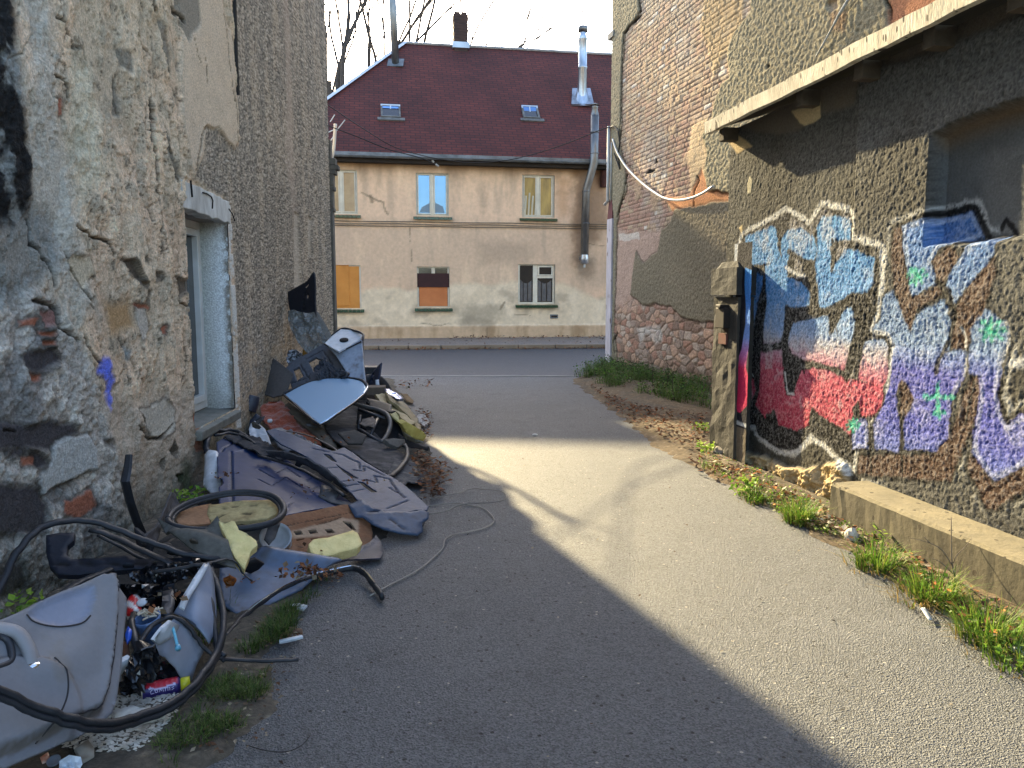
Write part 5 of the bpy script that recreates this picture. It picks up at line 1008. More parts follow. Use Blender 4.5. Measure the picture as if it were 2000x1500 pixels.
# under-layer of small dark debris so nothing floats
hp = [lw_(14.0, -.03), lw_(8, -.05), lw_(3, -.05), lw_(2.4, -.05)]+G2((60, 1560), (200, 1470), (330, 1395), (420, 1300), (450, 1240), (520, 1190), (640, 1125), (720, 1075), (800, 1030), (800, 960), (815, 900), (800, 860), (780, 810), (755, 770), (735, 745))
def heap_h(x, y, d):
    k = ss(0, -.9, d); wd = (x-LF.o[0]-LF.d[0]*y)          # distance from the wall
    back = ss(6.6, 8.4, y)*(1-ss(10.6, 12.6, y)); return k*(.06+.12*(1-ss(0, .8, wd))+back*(.42*ss(.8, .05, wd)))
_m = m_soil
hc = verge('debris_heap', hp, .03, heap_h, 500, (40, 40, 40), .5)
hc['kind'] = 'stuff'; tag(hc, 'dark mass of crushed debris, dirt and rags under the dumped car parts', 'debris')
# ---- grey door trim in the foreground
A = ((205, 1140, .45), (-40, 1240, .47), (200, 1400, .15)); Pd = Pl(A)
DP = thing('car_door_trim', anc(A[2]), 'pale grey inner door trim of a car lying face up in the lower left corner', 'door trim', PG_)
face = [(206, 1140), (212, 1160), (211, 1220), (207, 1300), (200, 1352), (188, 1388), (160, 1402), (100, 1428), (30, 1462), (-60, 1490), (-140, 1420), (-130, 1260), (-40, 1232), (30, 1205), (60, 1188), (110, 1166), (160, 1147), (182, 1138)]
rimo = [(206, 1138), (222, 1140), (236, 1156), (246, 1168), (248, 1186), (243, 1230), (237, 1300), (229, 1362), (220, 1392), (196, 1414), (150, 1440), (90, 1468), (38, 1490), (-60, 1535), (-145, 1500), (-135, 1262), (-40, 1230), (60, 1186), (182, 1135)]
facuv = [Pd.uv(*q) for q in face]; pocuv = [Pd.uv(*q) for q in [(38, 1216), (56, 1197), (92, 1180), (135, 1166), (170, 1160), (168, 1190), (157, 1218), (140, 1234), (110, 1238), (70, 1232)]]; cirv = Pd.uv(30, 1400)
def dd(px, py, u, v):
    d = sdf(u, v, facuv, lim=3); s_ = sdf(u, v, pocuv, lim=3); rr_ = np.hypot(u-cirv[0], v-cirv[1])
    q = .045*(1-ss(-.006, .012, d))-.014*(1-ss(-.015, .003, s_)); q = q+.014*(1-ss(.17, .185, rr_)); ridge = sdf(u, v, [Pd.uv(*k) for k in [(196, 1120), (200, 1170), (180, 1230), (150, 1275), (110, 1310), (90, 1320)]], closed=False, lim=3)
    q = q+.02*ss(.0, .09, ridge)*0+.02*(1-ss(0, .12, ridge)); q = q+.03*ss(180, 215, px)*(1-ss(-.006, .012, d))*.6; return q
def dp(px, py, u, v):
    c = flat((150, 151, 156), .04, .09, 3)(px, py, u, v); s_ = sdf(u, v, pocuv, lim=3); d = sdf(u, v, facuv, lim=3); c = mix(c, srgb((128, 136, 156)), (1-ss(-.004, .004, s_))*.8); c = mix(c, srgb((98, 92, 86)), (1-ss(.008, .014, np.abs(d-.008)))*.85); c = mix(c, srgb((96, 92, 88)), (1-ss(.0, .012, np.abs(d-.006)))*.35)
    c = mix(c, srgb((88, 86, 84)), (1-ss(.002, .007, np.abs(np.hypot(u-cirv[0], v-cirv[1])-.18)))*.85*(px < 125)); n = fbm3(u, v, 5, 5, 91); c = mix(c, srgb((120, 112, 102)), ss(.2, .45, n)*.4); return c
sheet('panel', rimo, Pd, M('pale_grey_trim_plastic', None, attr=True, rough=.6, var=.06, sc=60, spec=.35, bump=.1, bsc=260), .012, .011, dd, parent=DP, paint=dp, noise=.003)
m_seam = M('dark_seam', (48, 46, 48), rough=.9)
for sm_ in ([(86, 1306), (99, 1322), (109, 1346), (112, 1372), (105, 1398), (88, 1428), (64, 1458)], [(38, 1216), (50, 1229), (75, 1237), (110, 1240), (142, 1236), (158, 1222)], [(210, 1150), (212, 1190), (209, 1250), (206, 1300), (200, 1350), (188, 1387), (160, 1401), (100, 1427)]):
    q = spline(sm_, 6); uvq = np.array([Pd.uv(x, y) for x, y in q]); hh = dd(q[:, 0], q[:, 1], uvq[:, 0], uvq[:, 1]); f = MB(); f.tube(Pd.w(uvq[:, 0], uvq[:, 1], hh+.0015), .0028, 5); f.build('seam', m_seam, DP)
f = MB(); f.tube(spline([Pd.w(*Pd.uv(x, y), h) for x, y, h in ((-60, 1242, .03), (-14, 1246, .05), (14, 1258, .062), (32, 1280, .06), (43, 1304, .055), (50, 1328, .04))], 8), np.linspace(.03, .026, 41), 14, flat=.7); f.build('armrest', M('pale_grey_armrest', (150, 150, 154), (134, 134, 136), sc=5, rough=.6), DP, smooth=True)
f = MB(); a = Pd.w(*Pd.uv(45, 1316), .05); b = Pd.w(*Pd.uv(49, 1327), .044); f.tube([a, b], .0285, 14, flat=.8); f.build('chrome_band', m_chrome, DP, smooth=True)
f = MB(); f.tube(spline([Pd.w(*Pd.uv(x, y), .05) for x, y in ((-40, 1255), (-5, 1265), (6, 1290), (2, 1312), (-30, 1325))], 5), .012, 8); f.build('handle_recess', m_blk, DP, smooth=True)
# ---- rubber seals
def seal(pts, r, label, n=6, flatt=.75, m=m_rub, strands=1, name='rubber_seal', cat='rubber seal', dx=.018):
    C_ = spline([anc(p) for p in pts], n); f = MB()
    rv = r*(1+.22*fbm(np.arange(len(C_))*.35+pts[0][0], np.zeros(len(C_)), 1, 3, 5)); C_ = C_+np.stack([fbm(np.arange(len(C_))*.3, np.full(len(C_), pts[0][1]*.7+q), 1, 2, 8)*r*.5 for q in (0, 3, 7)], 1)
    for k in range(strands): f.tube(C_+np.array([0, -dx*k*.3, -dx*k]), rv, 8, flat=flatt)
    return T_(f.build(name, m, smooth=True), label, cat)
seal([(-60, 1260, .30), (-20, 1190, .33), (12, 1120, .42), (40, 1068, .5), (75, 1035, .54), (120, 1018, .55), (170, 1018, .53), (230, 1034, .48), (290, 1058, .42), (350, 1078, .37), (410, 1090, .33), (445, 1094, .3)], .017, 'long black door seal arching over the rubble stones at the foot of the wall')
seal([(178, 1034, .46), (230, 1050, .42), (290, 1082, .36), (345, 1104, .32), (400, 1110, .3)], .021, 'broad flat black seal crossing behind the torn grey trim', flatt=.5)
seal([(190, 1046, .42), (235, 1068, .36), (268, 1086, .33), (295, 1098, .31)], .01, 'thin black seal strand inside the black window frame')
seal([(-60, 1318, .48), (0, 1345, .415), (60, 1374, .34), (115, 1394, .28), (165, 1408, .225), (215, 1410, .17), (270, 1396, .12), (320, 1380, .10), (365, 1350, .10), (400, 1312, .11), (424, 1272, .13), (436, 1228, .17), (434, 1180, .22), (424, 1140, .27), (412, 1108, .31)], .0135, 'heavy black ribbed door seal looping round the pale door trim', strands=2, dx=.02, flatt=.8)
seal([(262, 1280, .24), (276, 1250, .27), (300, 1220, .29), (330, 1206, .29), (358, 1214, .26), (380, 1240, .2), (400, 1266, .14), (425, 1284, .1), (470, 1289, .06), (530, 1291, .05), (583, 1288, .04)], .011, 'black seal bent in an arch over the white plastic sheet and trailing onto the dirt')
seal([(398, 1124, .3), (410, 1170, .25), (418, 1220, .18), (426, 1268, .12), (440, 1280, .1)], .011, 'straight black seal strand beside the milky plastic sheet', strands=2)
seal([(-30, 1235, .34), (30, 1215, .32), (90, 1180, .33), (150, 1140, .33), (215, 1110, .33)], .022, 'flat black seal half hidden behind the pale door trim', flatt=.4)
f = MB(); f.tube([LF.w(*LF.sz(x, y, .12), .12) for x, y in ((252, 888), (249, 915), (244, 940), (254, 980), (266, 1015), (282, 1052), (300, 1064))], [.022, .026, .028, .028, .028, .03, .012], 6, flat=.5)
o = T_(f.build('pillar_trim', m_blk), 'narrow black bent trim strip standing upright against the flaking wall', 'trim strip')
sheet('foot', [(262, 1030), (285, 1050), (296, 1062), (290, 1084), (272, 1078), (266, 1060)], ((262, 1030, .36), (296, 1062, .32), (272, 1078, .26)), m_dull, paint=flat((62, 62, 66)), th=.02, parent=o)
T_(sheet('grey_bracket', [(331, 962), (338, 966), (349, 990), (330, 1008), (312, 1030), (303, 1062), (296, 1074), (276, 1062), (284, 1042), (302, 1030), (312, 1012)], ((334, 966, .36), (300, 1074, .24), (276, 1060, .33)), m_dull, paint=flat((104, 102, 104), dirt=(74, 70, 66)), th=.012, groove=[([(340, 985), (308, 1030), (296, 1066)], .008, .006)], rim=.012), 'grey moulded bracket leaning on the wall beside the black trim strip', 'bracket')
T_(sheet('window_frame_trim', [(90, 1046), (118, 1040), (146, 1040), (144, 1056), (132, 1066), (130, 1084), (140, 1092), (190, 1090), (255, 1084), (264, 1092), (340, 1090), (440, 1084), (446, 1100), (340, 1108), (230, 1114), (150, 1122), (112, 1121), (96, 1104), (90, 1080)], ((90, 1046, .43), (440, 1090, .31), (112, 1121, .31)), m_pl, paint=flat((46, 50, 62)), th=.03, groove=[([(110, 1100), (200, 1100), (330, 1098), (440, 1092)], .01, .008)], noise=.006), 'black car window frame lying below the arching door seal', 'window frame')
# ---- oval ring with boards
ringp = [(328, 1016, .39), (338, 1000, .405), (368, 983, .42), (410, 970, .43), (455, 962, .435), (500, 962, .43), (534, 970, .41), (553, 988, .385), (551, 1006, .36), (528, 1022, .345), (480, 1032, .34), (420, 1036, .345), (368, 1034, .36), (336, 1026, .38)]
C_ = spline([anc(p) for p in ringp], 5, closed=True); f = MB(); f.tube(C_, .0175, 8, flat=1.1); c0 = C_.mean(0); f.tube(c0+(C_-c0)*.93+[0, 0, -.006], .009, 6)
T_(f.build('window_seal_ring', m_rub, smooth=True), 'oval black window seal ring lying on the blue panel', 'rubber seal')
T_(sheet('hardboard_piece', [(342, 1014), (352, 1000), (380, 990), (413, 983), (404, 1002), (412, 1022), (380, 1026), (350, 1026)], ((345, 1010, .37), (412, 984, .37), (412, 1022, .33)), m_dull, paint=flat((190, 142, 104), .05, .1), th=.008, curve=False), 'plain tan hardboard piece inside the oval seal ring', 'board')
T_(sheet('foam_backed_panel', [(408, 986), (440, 982), (500, 976), (530, 976), (546, 986), (540, 1002), (520, 1014), (480, 1018), (414, 1024), (404, 1002)], ((410, 985, .375), (540, 985, .37), (414, 1024, .325)), m_dull, paint=flat((224, 200, 142), .15, .2, 8, dirt=(136, 116, 78)), th=.02, groove=[([(415, 1000), (450, 990), (520, 984)], .007, .006), ([(412, 1014), (440, 1006), (530, 1000)], .007, .006), ([(432, 988), (420, 1000)], .006, .004)], noise=.012, nsc=14), 'crumpled yellowish foam backed panel inside the oval seal ring', 'panel')
# ---- torn grey trim and foam
def gd(px, py, u, v): return .05*np.sin(np.clip((px-310)/140, 0, 1)*math.pi*1.2)+.03*np.sin(py*.12)
T_(sheet('torn_grey_trim', [(308, 1016), (330, 1026), (352, 1036), (362, 1046), (378, 1044), (400, 1034), (416, 1022), (427, 1014), (436, 1030), (446, 1056), (454, 1090), (440, 1092), (400, 1088), (372, 1078), (350, 1066), (330, 1050)], ((310, 1016, .42), (427, 1014, .44), (450, 1090, .34)), m_dull, paint=flat((112, 110, 104), .1, .2, 5), th=.012, disp=gd), 'torn taupe trim shell with a ragged pale edge', 'trim')
T_(sheet('foam_lump', [(428, 1015), (440, 1020), (458, 1022), (466, 1038), (482, 1040), (500, 1054), (503, 1066), (490, 1076), (486, 1090), (478, 1112), (462, 1098), (448, 1070), (440, 1046)], ((428, 1015, .45), (500, 1054, .36), (470, 1105, .28)), m_foam, th=.05, noise=.05, nsc=9, res=.012), 'ragged yellow grey foam lump torn from the taupe trim', 'foam')
seal([(390, 1104, .33), (420, 1096, .33), (446, 1092, .32), (464, 1102, .29), (476, 1122, .24), (490, 1133, .22)], .013, 'short black curled rubber strip with a drooping end', flatt=.3)
# ---- big blue panel with chevrons
def c1(L): return [(380+x/8.333, 820+y/8.333) for x, y in L]
gr = [(c1([(592, 510), (598, 800), (612, 1400)]), .014, .010, .6), (c1([(1040, 805), (1300, 950)]), .008, .009), (c1([(1330, 860), (1490, 780), (1710, 930)]), .008, .009), (c1([(1040, 970), (1245, 1070), (1480, 930), (1760, 1110)]), .008, .009), (c1([(1840, 980), (1955, 920), (2050, 985)]), .007, .007), (c1([(1910, 1135), (2020, 1070), (2090, 1110)]), .007, .007), (c1([(1500, 1400), (1585, 1345)]), .007, .007),
      (c1([(440, 520), (480, 450), (600, 400), (640, 360), (810, 365), (860, 420), (1100, 540), (1300, 650), (1500, 680), (1760, 760), (1990, 870)]), .009, .009), (c1([(600, 520), (800, 490), (950, 540), (1250, 690), (1500, 705)]), .012, -.008)]
def bp_(px, py, u, v):
    c = flat((18, 52, 100), .05, .14, 3)(px, py, u, v); c = mix(c, srgb((28, 50, 92)), ss(-.1, .3, fbm3(u, v, 3, 5, 93))*.5*ss(560, 470, px+(py-900)*.8)); n = fbm3(u, v, 6, 5, 95); return mix(c, srgb((44, 62, 100)), ss(.22, .5, n)*.4)
T_(sheet('underbody_panel', [(423, 864), (434, 857), (466, 858), (490, 866), (502, 880), (512, 888), (540, 892), (566, 900), (600, 922), (640, 948), (690, 984), (640, 992), (600, 998), (556, 1007), (520, 1004), (470, 1000), (428, 992), (427, 952), (436, 944), (434, 936), (425, 932)], ((430, 862, .34), (690, 984, .09), (430, 990, .22)), m_gloss, paint=bp_, th=.008, res=.0095, groove=gr, noise=.004, nsc=2, holes=[c1([(680, 405), (700, 400), (705, 415), (690, 420)]), c1([(1290, 540), (1330, 535), (1345, 560), (1310, 570)])], curve=False), 'large dark blue moulded panel with pressed chevron grooves', 'panel')
T_(sheet('canister', [(402, 892), (412, 884), (426, 884), (432, 920), (432, 968), (416, 968), (398, 950), (399, 915)], ((405, 886, .30), (432, 886, .32), (415, 968, .12)), m_wht, th=.06, disp=lambda px, py, u, v: .03*np.sin(np.clip((px-396)/36, 0, 1)*math.pi), noise=.01), 'pale blue white plastic canister squeezed between wall and blue panel', 'canister')
seal([(404, 884, .26), (403, 862, .33), (410, 848, .36), (424, 842, .36), (448, 840, .34), (470, 846, .32), (486, 858, .3)], .026, 'fat black hose bent round the top of the blue panel', name='hose', cat='hose')
seal([(420, 850, .38), (450, 846, .36), (478, 854, .34), (500, 868, .31)], .016, 'crumpled grey black strip on top of the blue panel', name='strip', cat='strip')
T_(sheet('rag', [(436, 852), (470, 846), (510, 858), (545, 880), (560, 896), (530, 892), (500, 884), (470, 868)], ((440, 852, .36), (545, 876, .27), (500, 884, .3)), m_dull, paint=flat((66, 66, 70), .2, .4, 14), th=.01, noise=.04, nsc=12), 'dark crumpled rag along the upper edge of the blue panel', 'rag')
# ---- long grey undertray with slots
def c2(L): return [(600+x/6.25, 820+y/6.25) for x, y in L]
gr = [(c2(q), .009, .009) for q in ([(330, 410), (430, 425), (630, 520), (640, 600)], [(550, 610), (690, 635), (680, 560), (940, 675)], [(670, 740), (730, 738), (850, 760), (820, 680)], [(845, 685), (1000, 715), (1100, 880), (1190, 950)], [(200, 595), (365, 580)], [(400, 750), (565, 735)], [(470, 808), (620, 790)], [(550, 878), (700, 845)], [(980, 1085), (1230, 980)], [(60, 340), (260, 400)], [(1000, 830), (1090, 890)])]
def ud(px, py, u, v): t = (px-520)/316; return -.10*np.clip(t-.86, 0, 1)*4*np.clip(t-.86, 0, 1)+.003*np.sin(px*.07+py*.05)
T_(sheet('engine_undertray', [(520, 842), (536, 836), (556, 842), (590, 858), (620, 870), (650, 882), (672, 874), (690, 884), (712, 902), (740, 918), (768, 932), (796, 952), (822, 974), (838, 988), (834, 996), (812, 996), (790, 1002), (762, 1006), (736, 1002), (706, 986), (686, 964), (660, 940), (630, 916), (600, 892), (575, 880), (548, 868)], ((525, 842, .40), (836, 990, .12), (690, 975, .16)), m_pl, paint=flat((62, 82, 114), .1, .22, 5, dirt=(48, 60, 82)), th=.008, res=.0105, groove=gr, disp=ud, holes=[c2([(195, 420), (270, 430), (360, 515), (300, 505)]), c2([(345, 540), (440, 600), (620, 720), (550, 715), (440, 630)]), c2([(605, 755), (680, 765), (855, 880), (785, 880)])], noise=.004, nsc=4), 'long grey plastic undertray with a row of black slots', 'undertray')
T_(sheet('fender_liner', [(680, 986), (706, 976), (730, 1000), (760, 1006), (800, 1004), (826, 996), (838, 1000), (837, 1012), (824, 1022), (826, 1038), (815, 1048), (780, 1048), (750, 1042), (726, 1028), (708, 1012), (694, 1010)], ((682, 986, .17), (836, 1004, .10), (780, 1048, .035)), m_pl, paint=flat((72, 92, 120), .08, .2, 6, dirt=(52, 58, 72)), th=.008, groove=[(c2([(970, 1230), (1210, 1390)]), .008, .008), (c2([(700, 1120), (880, 1160), (1100, 1140)]), .014, .012)], noise=.007, nsc=6, disp=lambda px, py, u, v: .03*np.sin(np.clip((px-690)/140, 0, 1)*math.pi)), 'grey fender liner tongue curling down onto the asphalt', 'liner')
f = MB(); a = anc((812, 1006, .08)); f.tube(spline([anc(p) for p in ((790, 1010, .03), (806, 1030, .02), (820, 1030, .05), (832, 1010, .08))], 4), .012, 6); f.box(a+[0, .03, -.04], (.1, .05, .05)); T_(f.build('bracket', m_blk), 'small black bracket under the grey undertray lip', 'bracket')
T_(sheet('flat_dark_panel', [(632, 826), (650, 806), (676, 796), (700, 808), (724, 838), (760, 868), (796, 892), (812, 912), (808, 930), (784, 934), (764, 928), (730, 912), (700, 890), (668, 870), (645, 850)], ((640, 830, .20), (806, 912, .07), (700, 890, .13)), m_dull, paint=flat((60, 62, 68), .1, .2, 6, dirt=(82, 82, 86)), th=.012, noise=.01, curve=True), 'flat dark grey board sloping down from under the side window', 'board')
T_(sheet('grey_flap', [(770, 896), (792, 898), (812, 906), (826, 926), (836, 944), (816, 944), (800, 938), (790, 950), (812, 966), (824, 976), (800, 968), (772, 946), (756, 930)], ((772, 898, .13), (834, 940, .04), (800, 968, .06)), m_dull, paint=flat((86, 86, 90), .1, .2, 6, dirt=(110, 108, 104)), th=.008, noise=.03, nsc=7), 'torn grey flap beside the pile of brown leaves', 'flap')
seal([(789, 868, .18), (796, 880, .15), (793, 898, .13), (782, 914, .13), (768, 926, .14), (752, 934, .15)], .02, 'grey black seal curving over the edge of the dark board', flatt=.7)
# ---- brown fibre board, foam, hub cap
def brp(px, py, u, v):
    c = flat((150, 104, 72), .1, .25, 5, dirt=(112, 84, 62))(px, py, u, v); k = ss(0, 4, (1012+.0*px)-py+np.abs(px-640)*.12)*0; d = sdf(px, py, [(560, 1040), (600, 1030), (668, 1012), (700, 1016), (700, 1040), (640, 1046), (570, 1050)], lim=200); return mix(c, srgb((168, 148, 124)), (1-ss(-2, 3, d))*.7)
T_(sheet('fibreboard_panel', [(540, 1012), (575, 1004), (620, 996), (670, 986), (690, 986), (708, 1000), (722, 1018), (728, 1040), (726, 1062), (700, 1068), (640, 1076), (612, 1080), (576, 1086), (550, 1082), (536, 1050)], ((545, 1012, .20), (725, 1020, .08), (560, 1084, .09)), m_dull, paint=brp, th=.01, res=.0105, holes=[[(573, 1038), (588, 1036), (592, 1043), (578, 1045)], [(602, 1035), (617, 1034), (621, 1041), (606, 1043)], [(634, 1034), (648, 1034), (654, 1041), (640, 1042)], [(668, 1018), (684, 1020), (696, 1036), (686, 1034)], [(578, 1053), (595, 1051), (594, 1053), (580, 1056)], [(606, 1052), (622, 1050), (621, 1052), (608, 1054)]], groove=[([(618, 1024), (650, 1016), (664, 1010)], .008, .01), ([(545, 1030), (600, 1018), (690, 1000)], .006, .005)], noise=.008, nsc=5), 'brown fibreboard car panel with small punched rectangular slots', 'panel')
T_(sheet('yellow_foam_block', [(603, 1062), (612, 1054), (640, 1050), (688, 1036), (698, 1040), (708, 1060), (700, 1070), (660, 1080), (626, 1090), (612, 1086), (606, 1076)], ((604, 1062, .17), (706, 1056, .14), (620, 1088, .12)), m_foam, th=.06, noise=.012, nsc=9, groove=[([(636, 1052), (640, 1062), (632, 1070)], .006, .006)]), 'long yellow foam block lying on the brown fibreboard', 'foam')
T_(sheet('blue_edge_panel', [(594, 1088), (640, 1094), (690, 1078), (722, 1062), (734, 1048), (744, 1062), (749, 1082), (744, 1094), (716, 1095), (680, 1096), (640, 1106), (610, 1104)], ((600, 1090, .08), (735, 1050, .05), (744, 1094, .02)), m_pl, paint=flat((40, 48, 70), .1, .3, 6, dirt=(80, 82, 92)), th=.008, rim=.012), 'dark blue panel corner sticking out below the yellow foam', 'panel')
f = MB(); a = anc((538, 1052, .17)); ax = np.array([.3, -.75, .7]); f.lathe([(.0, .0), (.05, .0), (.075, .012), (.088, .03), (.09, .02), (.09, -.02), (.075, -.05), (.0, -.05)], a, ax, 28); f.lathe([(.065, -.03), (.092, -.045), (.095, -.07), (.07, -.08)], a, ax, 28)
T_(f.build('hub_cap', M('dull_silver_plastic', (186, 188, 190), (140, 142, 144), sc=8, rough=.4, metal=.3), smooth=True), 'round silver grey cap beside the brown fibreboard', 'cap')
T_(sheet('pillar_cover', [(526, 1020), (540, 1012), (548, 1022), (538, 1050), (526, 1064), (516, 1052)], ((530, 1018, .3), (546, 1020, .29), (520, 1060, .22)), m_pl, paint=flat((96, 94, 96), .1, .3, 12), th=.01, noise=.02, nsc=12), 'small grey clip plate between the oval ring and the round cap', 'clip')
# ---- pale blue fender with rolled edge
def fd(px, py, u, v): d = np.abs((py-1080)-(px-510)*.18-2); return .05*np.exp(-(d/14)**2)*ss(490, 520, px)
T_(sheet('front_fender', [(430, 1098), (470, 1096), (510, 1074), (560, 1082), (620, 1092), (656, 1102), (664, 1108), (636, 1116), (610, 1132), (590, 1150), (560, 1164), (530, 1180), (500, 1198), (460, 1198), (436, 1180), (428, 1140)], ((440, 1100, .16), (655, 1104, .06), (480, 1198, .03)), m_gloss, paint=flat((112, 130, 158), .06, .3, 4, dirt=(78, 76, 76)), th=.008, disp=fd, noise=.007, nsc=3), 'dented pale blue fender with a rolled upper edge on the dirt', 'fender')
seal([(440, 1246, .03), (460, 1222, .03), (484, 1198, .035), (520, 1172, .04), (560, 1148, .045), (610, 1128, .05), (655, 1116, .05), (692, 1110, .055), (712, 1120, .05), (730, 1142, .04), (746, 1166, .03)], .014, 'long black channel strip curving from the dirt onto the asphalt', flatt=1.3, name='channel_strip', cat='trim strip')
f = MB(); f.tube(spline([anc(p) for p in ((484, 1192, .06), (520, 1166, .065), (560, 1142, .07), (610, 1122, .075), (655, 1111, .075), (692, 1105, .08), (714, 1116, .07), (732, 1138, .06))], 5), .0035, 5); T_(f.build('wire', m_chrome), 'bright metal bead along the top of the black channel strip', 'metal bead')
seal([(442, 1240, .02), (446, 1262, .02), (452, 1284, .02), (462, 1300, .02)], .014, 'short black strip end in the dirt beside the seal crossing', flatt=.6)
# ---- milky plastic sheets, bags and small litter near the front
m_milk = M('milky_plastic', (136, 146, 164), (100, 108, 124), sc=3, rough=.4, contrast=.6)
T_(sheet('plastic_guard', [(402, 1106), (410, 1112), (418, 1140), (422, 1180), (421, 1220), (414, 1246), (405, 1262), (384, 1244), (358, 1216), (340, 1196), (352, 1176), (372, 1146), (388, 1122)], ((402, 1108, .34), (420, 1230, .16), (342, 1196, .25)), m_milk, th=.006, noise=.02, nsc=4, disp=lambda px, py, u, v: .04*np.sin(np.clip((px-340)/80, 0, 1)*3.1)), 'milky blue plastic guard with a white rim folded over', 'plastic guard')
T_(sheet('folded_white_strip', [(398, 1100), (408, 1104), (390, 1136), (372, 1164), (360, 1190), (350, 1184), (356, 1166), (376, 1132)], ((400, 1100, .38), (390, 1136, .34), (352, 1184, .30)), m_wht, th=.008, noise=.006), 'white plastic rim strip along the milky blue guard', 'plastic strip')
T_(sheet('plastic_tray', [(304, 1252), (322, 1232), (340, 1208), (356, 1214), (380, 1244), (404, 1264), (392, 1284), (384, 1300), (376, 1330), (360, 1326), (344, 1304), (322, 1284), (302, 1276)], ((304, 1255, .24), (402, 1264, .13), (370, 1328, .06)), M('milky_grey_plastic', (140, 146, 158), (106, 110, 120), sc=3, rough=.35), th=.006, noise=.02, nsc=5), 'grey white plastic tray sheet under the arching seal', 'plastic tray')
T_(sheet('plastic_disc', [(300, 1250), (318, 1226), (334, 1212), (350, 1222), (346, 1236), (330, 1248), (312, 1260)], ((302, 1250, .28), (350, 1224, .25), (312, 1260, .24)), m_wht, th=.012, noise=.01, nsc=14), 'white plastic box lid beside the cigarette jar', 'lid')
def bag(name, out, A, label, amp=.09, sc=10, m=m_bag, cat='bin bag', seed=0):
    def f(px, py, u, v):
        r1 = 1-np.abs(fbm3(u, v, sc, 3, 141+seed))*4; r2 = 1-np.abs(fbm3(u, v, sc*2.3, 3, 147+seed))*4; return amp*.5*np.clip(r1, -1, 1)+amp*.25*np.clip(r2, -1, 1)
    return T_(sheet(name, out, A, m, th=.004, res=.011, disp=f, noise=0, smooth=False), label, cat)
bag('bin_bag', [(250, 1118), (290, 1108), (350, 1100), (392, 1092), (400, 1106), (380, 1124), (340, 1144), (300, 1150), (262, 1136)], ((252, 1118, .30), (392, 1094, .34), (300, 1148, .24)), 'shiny black bin bag lying below the black window frame', .06)
bag('bin_bag', [(225, 1140), (300, 1140), (352, 1150), (372, 1160), (350, 1195), (340, 1210), (300, 1200), (262, 1210), (240, 1200), (232, 1165)], ((228, 1140, .28), (370, 1160, .26), (262, 1210, .14)), 'crumpled black plastic in the hollow behind the cigarette jar', .08, seed=3)
bag('bin_bag', [(252, 1280), (270, 1258), (300, 1250), (308, 1276), (304, 1300), (286, 1322), (262, 1338), (244, 1330), (236, 1316), (246, 1296)], ((250, 1282, .24), (306, 1272, .22), (250, 1334, .10)), 'crinkled black bag bulging beside the white plastic hinge', .10, seed=5)
bag('black_sheet', [(232, 1330), (262, 1318), (300, 1296), (330, 1284), (352, 1300), (362, 1312), (346, 1324), (300, 1340), (262, 1352), (236, 1356)], ((234, 1332, .09), (330, 1284, .15), (262, 1352, .04)), 'black torn sheet above the red and blue spray can', .04, seed=7, cat='sheet')
T_(sheet('flat_strap', [(318, 1155), (338, 1150), (342, 1175), (334, 1205), (314, 1200)], ((320, 1155, .31), (338, 1152, .31), (318, 1202, .26)), m_blk, th=.008), 'flat black strap hanging beside the milky guard', 'strap')
J = thing('jar_of_cigarette_ends', anc((300, 1240, .12)), 'blue plastic cup heaped with cigarette ends in the middle of the litter', 'cup', PG_)
a = anc((296, 1236, .20)); ax = np.array([-.1, -.25, 1]); f = MB(); f.lathe([(.03, -.04), (.042, .0), (.05, .06), (.052, .075), (.046, .075), (.04, .02)], a, ax, 20); f.build('cup', M('blue_clear_plastic', (104, 132, 172), (70, 92, 128), sc=9, rough=.2), J, smooth=True)
f = MB(); rr = random.Random(31)
for k in range(34):
    t = rr.uniform(0, 6.28); q = rr.uniform(0, .045); p = a+np.array([q*math.cos(t), q*math.sin(t), .075+rr.uniform(0, .02)]); d = np.array([rr.uniform(-1, 1), rr.uniform(-1, 1), rr.uniform(-.2, .5)]); d = d/np.linalg.norm(d)*.014; f.tube([p-d, p+d], .004, 5)
f.build('cigarette_ends', M('cigarette_paper', (206, 200, 186), (180, 160, 128), sc=60, rough=.9), J)
T_(sheet('white_plastic_piece', [(214, 1312), (232, 1296), (256, 1284), (262, 1296), (244, 1308), (236, 1318), (240, 1330), (224, 1334), (210, 1330)], ((214, 1312, .21), (258, 1286, .22), (220, 1334, .15)), m_wht, th=.02, curve=False, noise=.004), 'white plastic hinge piece at the right edge of the door trim', 'hinge')
f = MB(); f.tube([anc((262, 1200, .26)), anc((256, 1216, .26)), anc((262, 1246, .24)), anc((272, 1280, .2))], .015, 8); T_(f.build('black_pipe', m_blk, smooth=True), 'short black pipe standing between door trim and cup', 'pipe')
T_(sheet('blue_scrap', [(244, 1240), (250, 1222), (258, 1232), (256, 1246), (248, 1258)], ((246, 1240, .26), (256, 1230, .27), (248, 1256, .24)), M('bright_blue_plastic', (34, 84, 190), rough=.3), th=.01, noise=.01, nsc=20), 'bright blue plastic scrap behind the door trim edge', 'scrap')
T_(sheet('rusty_scrap', [(236, 1248), (250, 1256), (252, 1276), (244, 1290), (236, 1282)], ((238, 1250, .22), (250, 1262, .21), (242, 1288, .18)), M('rusty_scrap_metal', (150, 104, 80), (110, 80, 66), sc=20, rough=.9), th=.006), 'pinkish brown scrap beside the short black pipe', 'scrap')
def can(pa, pb, r, label, bands, name='can', cat='can'):
    a, b = anc(pa), anc(pb); L = np.linalg.norm(b-a); ax = (b-a)/L; t = thing(name, a-[0, 0, r], label, cat, PG_)
    return t, a, ax, L
